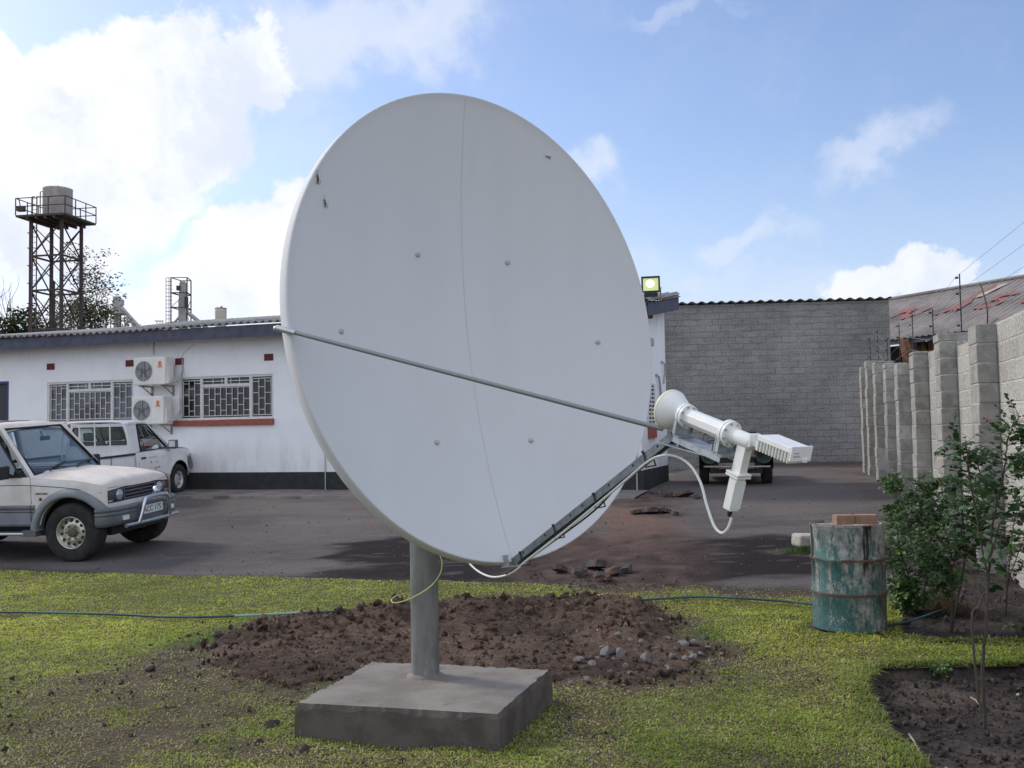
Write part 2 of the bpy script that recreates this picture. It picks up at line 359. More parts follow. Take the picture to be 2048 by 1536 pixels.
M = dict(
    concside=mat('pad_side_concrete', (.135, .112, .098), .95, c2=(.085, .072, .064), scale=5, detail=9, c3=(.17, .15, .135), scale3=9, lo3=.6, hi3=.72, bump=.8, bscale=150, spec=.2),  # darker, browner concrete for the side faces of the block
    dish=mat('dish_paint', (.605, .61, .615), .7, c2=(.59, .597, .60), scale=2.2, c3=(.592, .595, .595), scale3=4.5, lo3=.50, hi3=.78, stretch=(1.6, 1.6, .3), bump=.06, bscale=260, spec=.25),
    cap=mat('bolt_cap', (.38, .44, .36), .6),
    galv=mat('galvanised_steel', (.44, .47, .48), .52, .55, c2=(.33, .36, .37), scale=18, lo=.42, hi=.6, bump=.08, bscale=90),
    pole=mat('pole_zinc', (.20, .20, .19), .65, .15, c2=(.135, .135, .125), scale=11, c3=(.29, .285, .265), scale3=5, stretch=(1, 1, .35), bump=.1, bscale=120),
    whitem=mat('white_enamel', (.78, .78, .74), .35, c2=(.74, .74, .70), scale=20),
    whitecable=mat('white_cable', (.74, .74, .70), .5), yg=mat('earth_wire', (.50, .56, .16), .5), blk=mat('black_rubber', (.018, .018, .018), .6),
    cream=mat('cream_film', (.72, .72, .52), .5),
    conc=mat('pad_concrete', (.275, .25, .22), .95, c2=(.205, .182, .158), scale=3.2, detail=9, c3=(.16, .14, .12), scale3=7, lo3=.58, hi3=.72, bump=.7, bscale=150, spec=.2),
    wallw=mat('whitewash', (.89, .885, .885), .9, c2=(.85, .845, .85), scale=2.0, detail=8, c3=(.74, .73, .71), scale3=1.1, lo3=.60, hi3=.82, bump=.35, bscale=70, spec=.2),
    black=mat('black_plinth', (.022, .024, .026), .8, c2=(.035, .035, .035), scale=6),
    sill=mat('red_sill', (.36, .10, .07), .8, c2=(.27, .075, .055), scale=14), airbrick=mat('maroon_vent', (.16, .02, .025), .7, c2=(.10, .015, .02), scale=30),
    frame=mat('window_paint', (.70, .69, .66), .6, c2=(.60, .58, .55), scale=16),
    pane=mat('window_glass', (.012, .013, .016), .06, spec=.45), roomdark=mat('dark_room', (.02, .02, .025), .9),
    fascia=mat('fascia_board', (.085, .09, .12), .8, c2=(.06, .065, .09), scale=6),
    glasst=glassmat('tinted_glass', (.45, .50, .52), .03), glassp=glassmat('pickup_side_glass', (.80, .88, .85), .03, .3), asb=mat('fibre_cement_sheet', (.30, .29, .28), .95, c2=(.20, .19, .185), scale=3, detail=8, c3=(.12, .115, .11), scale3=1.2, lo3=.5, hi3=.75, bump=.3),
    redpaint=mat('faded_red_paint', (.27, .095, .08), .95, c2=(.21, .11, .095), scale=6), creampaint=mat('faded_cream_paint', (.40, .37, .30), .95, c2=(.30, .28, .25), scale=6),
    rust=mat('rusty_steel', (.10, .05, .032), .9, c2=(.17, .075, .04), scale=7, bump=.3), darkst=mat('dark_steel', (.055, .045, .045), .8, c2=(.10, .055, .04), scale=4),
    tank=mat('weathered_tank', (.47, .43, .40), .85, c2=(.36, .32, .30), scale=2.5, c3=(.20, .09, .06), scale3=.9, lo3=.5, hi3=.68, stretch=(1, 1, .3)),
    wpaint=mat('white_car_paint', (.76, .76, .76), .3, c2=(.70, .69, .68), scale=3, coat=.3), dusty=mat('dusty_white_paint', (.68, .62, .55), .6, c2=(.58, .50, .43), scale=3.5, detail=6, lo=.35, hi=.7),
    dingy=mat('dingy_white_paint', (.66, .64, .60), .38, c2=(.57, .54, .49), scale=3.5, detail=8, coat=.25), clad=mat('grey_cladding', (.135, .142, .152), .42, c2=(.105, .110, .118), scale=5, detail=8),
    clad2=mat('dark_grey_plastic', (.10, .115, .13), .5, c2=(.14, .145, .15), scale=5), seam=mat('panel_gap', (.03, .03, .035), .8),
    tyre=mat('tyre_rubber', (.018, .017, .017), .9, c2=(.034, .031, .029), scale=9, bump=.3, bscale=50), rim=mat('alloy_rim', (.60, .58, .50), .35, .75, c2=(.48, .46, .40), scale=14), chrome=mat('chrome', (.58, .59, .61), .26, 1.0),
    lamp=mat('lamp_glass', (.40, .42, .44), .1, .4), amber=mat('amber_lens', (.30, .07, .02), .2), redlens=mat('red_lens', (.45, .04, .035), .25), darklens=mat('smoked_lens', (.07, .06, .07), .12),
    glass=glassmat('car_glass', (.76, .86, .84), .05), darkint=mat('car_interior', (.035, .035, .04), .8), greyint=mat('seat_cloth', (.09, .09, .10), .9), mirror=mat('mirror_glass', (.85, .88, .88), .04, 1.0),
    plate=mat('plate_white', (.72, .72, .68), .5), ink=mat('lettering_black', (.03, .03, .035), .6), redink=mat('lettering_red', (.45, .16, .15), .6), yellowd=mat('decal_yellow', (.55, .42, .08), .5), blued=mat('decal_blue', (.22, .27, .36), .5),
    acw=mat('ac_casing', (.76, .74, .68), .5, c2=(.70, .68, .62), scale=5), acg=mat('ac_grille', (.26, .25, .25), .6, c2=(.20, .19, .19), scale=20), sticker=mat('ac_sticker', (.62, .12, .08), .5), stickerc=mat('ac_sticker_cream', (.72, .56, .36), .5), conduit=mat('grey_pipe', (.42, .42, .43), .7),
    drumcream=mat('drum_lettering', (.34, .33, .22), .8, c2=(.12, .19, .16), scale=30, lo=.45, hi=.55),
    brick=mat('clay_brick', (.30, .19, .125), .9, c2=(.25, .15, .10), scale=20, bump=.4), 
    greenw=mat('old_green_paint', (.03, .06, .045), .7, c2=(.05, .06, .05), scale=5), pale=mat('pale_wreck_panel', (.30, .26, .25), .9, c2=(.20, .17, .155), scale=6, c3=(.20, .10, .07), scale3=3),
    hose=mat('hose_rubber', (.018, .055, .065), .6, c2=(.035, .10, .10), scale=1.2, lo=.45, hi=.55), hosep=mat('hose_pale', (.26, .36, .33), .5),
    bark=mat('bark', (.07, .05, .04), .95, c2=(.10, .075, .055), scale=12), stemg=mat('rose_stem', (.045, .040, .026), .8, c2=(.06, .038, .028), scale=14), stick=mat('dry_stick', (.40, .32, .21), .9, c2=(.28, .2, .13), scale=9),
    stone=mat('grey_stone', (.235, .225, .22), .95, c2=(.17, .155, .145), scale=18, detail=8, c3=(.14, .10, .08), scale3=7, lo3=.52, hi3=.66, bump=.6, bscale=80), tar=mat('broken_tar', (.055, .05, .048), .95, c2=(.10, .075, .06), scale=12, c3=(.22, .11, .07), scale3=5, lo3=.52, hi3=.62, bump=.8, bscale=60), palestone=mat('pale_stone', (.45, .42, .36), .9, c2=(.36, .33, .28), scale=9, bump=.5),
    bug=mat('insect_brown', (.09, .05, .035), .6), bugg=mat('insect_green', (.12, .15, .06), .6), petal=mat('rose_petal', (.28, .05, .07), .7),
    grass=vmat('grass_blades', .7, amt=0, bump=0, transl=.3), leaf=vmat('rose_leaf', .45, amt=.2, nscale=30, bump=0, transl=.25), treeleaf=vmat('tree_leaf', .8, amt=0, bump=0, transl=.2),
    soil=vmat('soil', .95, nscale=30, amt=.6, bump=.8, bscale=45, bdist=.03), lawn=vmat('lawn_floor', .95, nscale=60, amt=.5, bump=.7, bscale=120), asphalt=vmat('asphalt', .95, nscale=55, amt=.5, bump=.6, bscale=90, spec=.08),
    gravel=mat('far_ground', (.16, .13, .10), .95, c2=(.11, .12, .05), scale=.3),
    floodglow=emitmat('lit_flood_lamp', (.50, .58, .25), .75), floodcore=emitmat('lit_flood_core', (1, 1, .85), 2.0), silo=mat('silo_paint', (.42, .41, .40), .8, c2=(.34, .33, .32), scale=1), creamtank=mat('cream_tank', (.56, .51, .40), .8, c2=(.50, .45, .36), scale=2),
)
# ------------------------------------------------------------------ ground
rng = np.random.default_rng(7); random.seed(7)
WC, WS = math.cos(math.radians(14)), math.sin(math.radians(14))
HEAP = [tuple(gnd(*p))[:2] for p in [(395, 1300), (450, 1262), (600, 1240), (830, 1220), (960, 1203), (1150, 1200), (1280, 1206), (1340, 1240), (1395, 1300), (1370, 1335), (1270, 1350), (1105, 1365), (900, 1340), (735, 1335), (600, 1362), (480, 1345)]]
BED = [tuple(gnd(*p))[:2] for p in [(1738, 1330), (1722, 1372), (1760, 1440), (1800, 1490), (1858, 1542), (1960, 1640)]] + [(2.2, 3.2), (5.0, 3.2), (5.0, 6.95), (3.47, 6.94)]
BED2 = [(3.05, 8.15), (2.92, 7.80), (3.3, 7.66), (5.2, 7.45), (6.5, 9), (6.0, 12.5), (4.9, 11.3), (3.9, 10.3)]
PAD = [tuple(gnd(*p))[:2] for p in [(999, 1503), (587, 1465), (733, 1350), (1110, 1380)]]
TRENCH = [(.95, 10.3), (1.0, 11.2), (1.55, 13.2), (2.05, 16.0), (2.35, 18.1)]
E0, E1 = gnd(0, 1141), gnd(700, 1157)
ed = (E1 - E0); ed = Vector((ed.x, ed.y)).normalized()
def edge_d(x, y):            # + on the lawn side of the tar edge
    d = (x - E0.x) * ed.y - (y - E0.y) * ed.x
    rag = (fbm(x * 1.3, y * 1.3, 4, 11) - .5)
    return d + rag * (.18 + .8 * sstep(.3, 1.4, x)) - .12 * sstep(.8, 2.0, x)
def lawn_d(x, y):            # + on grass
    d = edge_d(x, y)
    d = np.minimum(d, -sdpoly(x, y, BED) + (fbm(x * 4, y * 4, 3, 5) - .5) * .10)
    d = np.minimum(d, -sdpoly(x, y, BED2) + (fbm(x * 4, y * 4, 3, 6) - .5) * .12)
    return d
def heap_mask(x, y):
    return sdpoly(x, y, HEAP) + (fbm(x * 2.6, y * 2.6, 4, 21) - .5) * .55
def heap_h(x, y):
    g = lambda cx, cy, sx, sy, a, h: h * np.exp(-(((x - cx) * math.cos(a) + (y - cy) * math.sin(a)) / sx) ** 2 - ((-(x - cx) * math.sin(a) + (y - cy) * math.cos(a)) / sy) ** 2)
    h = g(-2.0, 8.25, .62, .42, .3, .17) + g(-1.15, 8.75, .7, .36, .1, .17) + g(-.25, 8.95, .8, .36, .05, .14) + g(.55, 8.8, .6, .42, 0, .12) + g(1.02, 8.45, .42, .50, .6, .19) + g(1.1, 7.75, .45, .5, 0, .10) + g(-1.6, 7.5, .7, .35, .2, .05) + g(0, 8.1, 1.2, .6, 0, .05)
    k = sstep(-.12, .3, heap_mask(x, y))
    n = (fbm(x * 5, y * 5, 5, 31) - .5) * .16 + np.abs(fbm(x * 14, y * 14, 4, 41) - .5) * .10
    return h * k * .52 + n * k * (.35 + h * 4).clip(0, 1) + .015 * k
def tone(c, n, a): return np.array(c)[None, :] * (1 + a * (n - .5))[:, None]
def lerp(a, b, k): return a * (1 - k)[:, None] + b * k[:, None]

def sheet(name, x0, x1, y0, y1, st, keep, zf, cf, m, label=None, kind='structure'):
    xs = np.arange(x0, x1 + 1e-6, st); ys = np.arange(y0, y1 + 1e-6, st)
    X, Y = np.meshgrid(xs, ys, indexing='ij'); nx, ny = X.shape
    x, y = X.ravel(), Y.ravel(); k = keep(x, y)
    idx = np.arange(nx * ny).reshape(nx, ny)
    q = np.stack([idx[:-1, :-1], idx[1:, :-1], idx[1:, 1:], idx[:-1, 1:]], -1).reshape(-1, 4)
    q = q[k[q].any(1)]
    used = np.unique(q); rm = np.full(nx * ny, -1); rm[used] = np.arange(len(used)); q = rm[q]
    x, y = x[used], y[used]
    o = npmesh(name, np.stack([x, y, zf(x, y)], 1), q, m, cf(x, y), smooth=True)
    return tag(o, label, None, None, kind)
# one sheet to the horizon
def far_ground():
    rs = [0] + list(np.geomspace(2, 900, 46)); n = 72; v = []; f = []
    for r in rs:
        for k in range(n):
            a = 2 * math.pi * k / n; x, y = r * math.sin(a), 8 + r * math.cos(a)
            v.append((x, y, float(gz(np.clip(x, -60, 60), np.clip(y, -60, 80))) - .16))
    for i in range(len(rs) - 1):
        for k in range(n): f.append((i * n + k, (i + 1) * n + k, (i + 1) * n + (k + 1) % n, i * n + (k + 1) % n))
    me = bpy.data.meshes.new('ground'); me.from_pydata(v, [], f); me.materials.append(M['gravel'])
    o = bpy.data.objects.new('ground', me); COL.objects.link(o); tag(o, kind='structure')
far_ground()
def perim_d(x, y): return x - .248 * y - 2.42          # + behind the block wall
def yard_col(x, y):
    n = fbm(x * .7, y * .7, 5, 3); n2 = fbm(x * 3, y * 9, 4, 8)
    c = tone((.126, .111, .106), n, .7)
    s = y * C18 + x * S18
    c = lerp(c, np.array([[.150, .132, .126]]), sstep(13.5, 17.5, s + (n - .5) * 5) * .55)
    # old damp tar along the lawn edge, left and right of the soil strip
    def patch(cx, cy, sx, sy, a=0.0, w=1.1, sd=51):
        u = ((x - cx) * math.cos(a) + (y - cy) * math.sin(a)) / sx; v = (-(x - cx) * math.sin(a) + (y - cy) * math.cos(a)) / sy
        return sstep(1.05, .82, np.hypot(u, v) + (fbm(x * 1.1, y * 2.6, 5, sd) - .5) * w)
    k = np.maximum(patch(-.55, 12.3, 1.9, 1.9, -.1, .9), patch(2.6, 11.5, 2.1, 1.5, -.12, .55, 57))
    k = np.maximum(k, .9 * patch(-.9, 11.2, 1.7, .5, -.1, .7, 61)); k = np.maximum(k, .7 * patch(-1.3, 16.4, 1.2, .22, -.1, 1.3, 63))
    k = np.maximum(k, .25 * patch(5, 14, 2.5, .35, .2, 1.2, 67)); k = np.maximum(k, .16 * sstep(.55, .75, fbm(x * .8, y * 2.0, 5, 71)))
    c = lerp(c, np.array([[.026, .022, .023]]), k)
    c = lerp(c, np.array([[.20, .165, .14]]), sstep(.60, .78, n2) * .35)
    # tar darkened in a strip along the lawn edge
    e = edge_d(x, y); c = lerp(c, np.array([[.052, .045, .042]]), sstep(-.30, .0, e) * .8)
    # red soil dug across the tar
    d = dpoly(x, y, TRENCH, False); wd = .62 + .55 * sstep(13.5, 10.8, y)
    ks = sstep(wd + .30, wd - .45, d + (fbm(x * 1.6, y * 1.6, 5, 81) - .5) * .9)
    cs = lerp(tone((.085, .060, .052), fbm(x * 5, y * 5, 5, 83), 1.9), np.array([[.165, .105, .080]]), sstep(.42, .66, fbm(x * 1.4, y * 1.4, 4, 85)) * sstep(11, 15, y))
    c = lerp(c, cs, ks * .88)
    c = lerp(c, np.array([[.11, .075, .05]]), sstep(.5, .7, fbm(x * 2, y * 2, 4, 91)) * sstep(-1.1, -.2, perim_d(x, y)) * .8)
    c = lerp(c, np.array([[.10, .065, .045]]), sstep(24.5, 26.3, y + (n - .5) * 2) * .7)
    return c
def yard_z(x, y):
    d = dpoly(x, y, TRENCH, False); k = sstep(.75, .2, d + (fbm(x * 1.6, y * 1.6, 3, 81) - .5) * .6)
    return gz(x, y) + (fbm(x * .9, y * .9, 3, 95) - .5) * .03 - .035 * sstep(-.5, .05, edge_d(x, y)) + k * (.01 + .05 * np.abs(fbm(x * 6, y * 6, 4, 97) - .5))
sheet('yard', -17, 13, 7.5, 28.5, .07, lambda x, y: (edge_d(x, y) < .06) & (sdpoly(x, y, BED2) < .12) & ((y * C18 + x * S18 < 18.4) | (x * C18 - y * S18 > -3.6)) & (perim_d(x, y) < .3), yard_z, yard_col, M['asphalt'])
def lawn_col(x, y):
    n = fbm(x * 1.6, y * 1.6, 5, 101); n2 = fbm(x * 9, y * 9, 4, 103)
    c = tone((.115, .098, .046), n2, 1.0)
    c = lerp(c, tone((.085, .062, .045), fbm(x * 12, y * 12, 3, 105), 1.4), bare(x, y) * .8)
    c = lerp(c, np.array([[.085, .055, .043]]), sstep(-.15, .1, heap_mask(x, y)))
    c = lerp(c, np.array([[.055, .042, .036]]), sstep(.25, .02, lawn_d(x, y)) * .8)
    return c
def bare(x, y):
    """0..1 thin turf: scuffed left foreground, ring round the heap, spoil beside the drum and the ragged tar edge"""
    p = lambda cx, cy, sx, sy: np.exp(-((x - cx) / sx) ** 2 - ((y - cy) / sy) ** 2)
    k = p(-2.3, 6.2, 1.1, .7) * .62 + p(-1.5, 5.3, .8, .5) * .45 + p(1.3, 6.8, .9, .5) * .5 + p(-2.3, 7.0, .7, .5) * .6 + p(.35, 5.6, .25, .6) * .7 + p(-.9, 4.5, 1.4, .4) * .4 + p(-2.1, 5.1, 1.3, .7) * .5 + p(1.4, 4.9, .7, .5) * .35 + p(-3.0, 7.0, .8, .5) * .3
    k = k + sstep(-.45, .0, heap_mask(x, y)) * .9 + sstep(.7, .1, edge_d(x, y)) * sstep(.1, 1.2, x) * .75
    d = dpoly(x, y, TRENCH, False); k = k + sstep(.9, .2, d) * sstep(9.9, 10.5, y) * .7
    n = fbm(x * 2.2, y * 2.2, 5, 107)
    return np.clip(k * 1.3 * sstep(.30, .66, n + k * .22), 0, 1)
def lawn_z(x, y): return gz(x, y) - .012 + (fbm(x * 3, y * 3, 4, 111) - .5) * .04 * sstep(.0, .35, lawn_d(x, y))
sheet('lawn', -8.5, 5.2, 3.0, 13.2, .05, lambda x, y: lawn_d(x, y) > -.02, lawn_z, lawn_col, M['lawn'])
def bed_col(x, y): return lerp(tone((.052, .042, .038), fbm(x * 6, y * 6, 4, 121), 1.5), np.array([[.13, .10, .075]]), sstep(.55, .75, fbm(x * 2, y * 2, 4, 123)) * .5)
def bed_z(poly, dep):
    return lambda x, y: gz(x, y) - .024 - (dep - .024) * sstep(.0, .12, sdpoly(x, y, poly)) + (fbm(x * 5, y * 5, 4, 131) - .5) * .05 + np.abs(fbm(x * 16, y * 16, 4, 133) - .5) * .07
sheet('flower_bed', 1.5, 5.2, 3.0, 7.2, .03, lambda x, y: sdpoly(x, y, BED) > -.1, bed_z(BED, .10), bed_col, M['soil'])
sheet('flower_bed', 2.7, 6.6, 7.2, 12.7, .04, lambda x, y: sdpoly(x, y, BED2) > -.1, bed_z(BED2, .034), bed_col, M['soil'])
# concrete apron along the office wall
def apron():
    mb = MB(); B = Vector((-6.97, 21.3, 0)); t = Vector((C18, -S18, 0)); d = Vector((S18, C18, 0))
    us = np.linspace(-17, 9.9, 66)
    def fn(u, v):
        p = B + t * u + d * (-v); return (p.x, p.y, float(gz(p.x, p.y)) + (.05 if v < 1.3 else -.04) + .006 * math.sin(u * 3 + v))
    mb.grid(fn, list(us), [0, .5, 1.0, 1.29, 1.33], sm=False, flip=True)
    tag(mb.build('pavement', M['apron'], None), kind='structure')
M['apron'] = mat('worn_apron', (.235, .205, .180), .95, c2=(.16, .14, .13), scale=2.5, detail=8, c3=(.09, .08, .075), scale3=1.5, lo3=.52, hi3=.7)
apron()

# ------------------------------------------------------------------ soil heap with its clods
def rock_mesh(seed, sub=2, rough=.35, flat=1.0):
    bm = bmesh.new(); bmesh.ops.create_icosphere(bm, subdivisions=sub, radius=1)
    r = random.Random(seed); ph = [r.uniform(0, 9) for _ in range(9)]
    pl = [(Vector((r.uniform(-1, 1), r.uniform(-1, 1), r.uniform(-1, 1))).normalized(), r.uniform(.38, .75)) for _ in range(9)]
    for v in bm.verts:
        c = v.co.copy()
        for n, h in pl:
            e = c.dot(n)
            if e > h: c -= n * (e - h) * .85
        k = 1 + rough * .35 * (math.sin(c.x * 4 + ph[0]) * math.sin(c.y * 5 + ph[1]) + .6 * math.sin(c.z * 7 + ph[2]) * math.sin(c.x * 8 + ph[3]))
        c *= k; c.z *= flat; v.co = c
    V = np.array([v.co[:] for v in bm.verts]); Fc = np.array([[v.index for v in f.verts] for f in bm.faces]); bm.free(); return V, Fc
ROCKS = [rock_mesh(i) for i in range(8)]
ROCK1 = [rock_mesh(20 + i, 1, .5) for i in range(8)]
def scatter_rocks(pts, sizes, lib, cols, seed):
    r = np.random.default_rng(seed); V = []; Fs = []; Cc = []; o = 0
    for i, (p, s) in enumerate(zip(pts, sizes)):
        v, f = lib[r.integers(len(lib))]; a = r.uniform(0, 6.28); sc = s * r.uniform(.6, 1.25, 3)
        v = v * sc; c, sn = math.cos(a), math.sin(a); v = np.stack([v[:, 0] * c - v[:, 1] * sn, v[:, 0] * sn + v[:, 1] * c, v[:, 2]], 1)
        V.append(v + np.array(p)); Fs.append(f + o); o += len(v); Cc.append(np.repeat(cols[i][None, :], len(v), 0))
    return np.concatenate(V), np.concatenate(Fs), np.concatenate(Cc)
def soil_tone(x, y, seed):
    c = tone((.088, .058, .041), fbm(x * 3, y * 3, 4, seed), 1.6)
    return lerp(c, np.array([[.13, .085, .060]]), sstep(.55, .75, fbm(x * 1.7, y * 1.7, 4, seed + 1)) * .6)
hp = sheet('soil_heap', -3.1, 2.2, 6.4, 10.4, .025, lambda x, y: heap_mask(x, y) > -.14, lambda x, y: gz(x, y) - .06 + heap_h(x, y) + .058 * sstep(-.12, .08, heap_mask(x, y)), lambda x, y: soil_tone(x, y, 141), M['soil'], kind=None)
tag(hp, 'long low heap of reddish brown dug soil behind the concrete block', 'soil heap')
def clods():
    n = 7000; x = rng.uniform(-3.0, 2.1, n); y = rng.uniform(6.5, 10.3, n); m = heap_mask(x, y); k = (m > -.05) | ((m > -.35) & (rng.random(n) < .08)); k &= ~inpoly(x, y, PAD)
    x, y = x[k], y[k]; s = np.clip(rng.lognormal(math.log(.014), .65, len(x)), .005, .045)
    big = heap_h(x, y); s *= np.where(big > .08, 1.15, .8)
    z = gz(x, y) - .005 + heap_h(x, y) + s * .2
    c = soil_tone(x, y, 147) * rng.uniform(.55, 1.5, len(x))[:, None]
    lt = rng.random(len(x)) < .05; c[lt] = np.array([.24, .20, .17]) * rng.uniform(.7, 1.2, lt.sum())[:, None]
    v, f, cc = scatter_rocks(np.stack([x, y, z], 1), s, ROCK1, c, 5)
    o = npmesh('soil_clods', v, f, M['soil'], cc, parent=hp); o['kind'] = 'stuff'
    # crumbs kicked over the turf, the dug strip and the beds
    P = []; S = []; Cq = []
    def sc(n, fx, s0, col):
        a, b = fx(n); P.append(np.stack([a, b], 1)); S.append(np.clip(rng.lognormal(math.log(s0), .5, len(a)), .004, .07)); Cq.append(np.array(col)[None, :] * rng.uniform(.6, 1.5, len(a))[:, None])
    def turf(n):
        a = rng.uniform(-3.6, 2.4, n); b = rng.uniform(4.3, 7.6, n); q = (bare(a, b) > .25) & (lawn_d(a, b) > 0) & ~inpoly(a, b, PAD); return a[q], b[q]
    def strip(n):
        t = rng.random(n) * (len(TRENCH) - 1); i = t.astype(int); T = np.array(TRENCH); p = T[i] + (T[i + 1] - T[i]) * (t - i)[:, None]
        w = rng.normal(0, .38, (n, 2)); return p[:, 0] + w[:, 0], p[:, 1] + w[:, 1]
    def bed(n):
        a = rng.uniform(1.7, 4.2, n); b = rng.uniform(4.2, 7.0, n); q = sdpoly(a, b, BED) > .05; return a[q], b[q]
    def bedb(n):
        a = rng.uniform(2.8, 6.2, n); b = rng.uniform(7.4, 12.2, n); q = sdpoly(a, b, BED2) > .02; return a[q], b[q]
    sc(800, turf, .009, (.085, .062, .05)); sc(1500, strip, .009, (.095, .07, .06)); sc(2600, bed, .011, (.066, .052, .046)); sc(500, bedb, .015, (.09, .07, .055))
    def tar(n):
        a = rng.uniform(-6, 6, n); b = rng.uniform(10.5, 18, n); q = (edge_d(a, b) < 0) & (perim_d(a, b) < -.2); return a[q], b[q]
    sc(500, tar, .010, (.16, .14, .12))
    P = np.concatenate(P); S = np.concatenate(S).clip(0, .03); Cq = np.concatenate(Cq); x, y = P[:, 0], P[:, 1]
    inb = sdpoly(x, y, BED) > 0
    z = np.where(inb, gz(x, y) - .085, gz(x, y) - .005) + S * .3
    v, f, cc = scatter_rocks(np.stack([x, y, z], 1), S, ROCK1, Cq, 6)
    o = npmesh('dirt_crumbs', v, f, M['soil'], cc); tag(o, 'loose dark crumbs of soil strewn over lawn, tar and flower bed', 'dirt', kind='stuff')
clods()
# grey rubble stones at the right foot of the heap
def stones():
    lib = []
    for i in range(6):
        me = bpy.data.meshes.new('grey_stone'); v, f = ROCKS[i]; me.from_pydata(v.tolist(), [], f.tolist()); me.materials.append(M['stone']); lib.append(me)
    spots = [(1215, 1300, 32), (1240, 1303, 34), (1157, 1313, 20), (1185, 1322, 22), (1205, 1290, 18), (1290, 1310, 30), (1270, 1296, 16), (1330, 1278, 24), (1365, 1283, 26), (1390, 1278, 20), (1318, 1272, 16), (1345, 1305, 18), (1368, 1310, 20), (1387, 1312, 28), (1402, 1300, 14),
             (1250, 1325, 18), (1310, 1292, 14), (1352, 1290, 13), (1280, 1279, 15), (1238, 1268, 18), (1262, 1276, 14), (1220, 1335, 13), (1175, 1352, 18), (1140, 1356, 16), (1212, 1360, 14), (1245, 1363, 14), (1260, 1338, 14), (1312, 1320, 16), (1415, 1288, 16), (1300, 1262, 12), (1335, 1325, 14), (1228, 1312, 12), (1195, 1308, 11), (1405, 1268, 13), (1380, 1298, 11), (1160, 1296, 10), (1425, 1312, 12), (1442, 1300, 11)]
    r = random.Random(3)
    for i, (px, py, w) in enumerate(spots):
        p = gnd(px, py, .03); h = float(heap_h(np.array([p.x]), np.array([p.y]))[0]); p = gnd(px, py, .03 + h * .8); s = w / F * p.y / 2 * 1.15
        o = bpy.data.objects.new('grey_stone', lib[i % 6]); COL.objects.link(o)
        o.location = (p.x, p.y, float(gz(p.x, p.y)) - .005 + h * .95 + s * .22); o.scale = (s, s * r.uniform(.7, 1), s * r.uniform(.55, .8)); o.rotation_euler = (r.uniform(-.3, .3), r.uniform(-.3, .3), r.uniform(0, 6.3))
        tag(o, 'grey rubble stone spilled at the right foot of the soil heap', 'stone', 'grey stones spilled at the right foot of the soil heap')
    for i, (px, py, w, lab) in enumerate([(686, 1484, 16, 'small pale stone in the grass before the concrete block'), (540, 1440, 46, 'dark clod of soil lying by the left corner of the concrete block'), (520, 1475, 40, 'greyish clod of soil in the grass left of the concrete block'),
                                          (1890, 1488, 12, 'small pale stone lying on the bare flower bed'), (2035, 1352, 14, 'whitish stone at the top of the bare flower bed, near the picture edge'), (440, 1262, 32, 'big dark clod at the left end of the soil heap'), (300, 1283, 16, 'small dark clod on the grass left of the soil heap'), (300, 1328, 26, 'dark clod half sunk in the grass well left of the soil heap')]):
        p = gnd(px, py, .03); s = w / F * p.y / 2
        nm = 'stone' if 'stone' in lab else 'soil_clod'
        me = bpy.data.meshes.new(nm); v, f = (ROCKS if nm == 'stone' else ROCKS)[(i + 3) % 8]; me.from_pydata(v.tolist(), [], f.tolist()); me.materials.append(M['palestone'] if nm == 'stone' else M['clod'])
        o = bpy.data.objects.new(nm, me); COL.objects.link(o); bz = -.09 if sdpoly(np.array([p.x]), np.array([p.y]), BED)[0] > 0 else -.01
        o.location = (p.x, p.y, float(gz(p.x, p.y)) + bz + s * .1); o.scale = (s, s * .8, s * .6); o.rotation_euler = (0, 0, i * 1.3); tag(o, lab, 'stone' if nm == 'stone' else 'clod')
M['clod'] = mat('soil_clod', (.055, .042, .038), .95, c2=(.085, .062, .05), scale=9, bump=1.0, bscale=40)
stones()
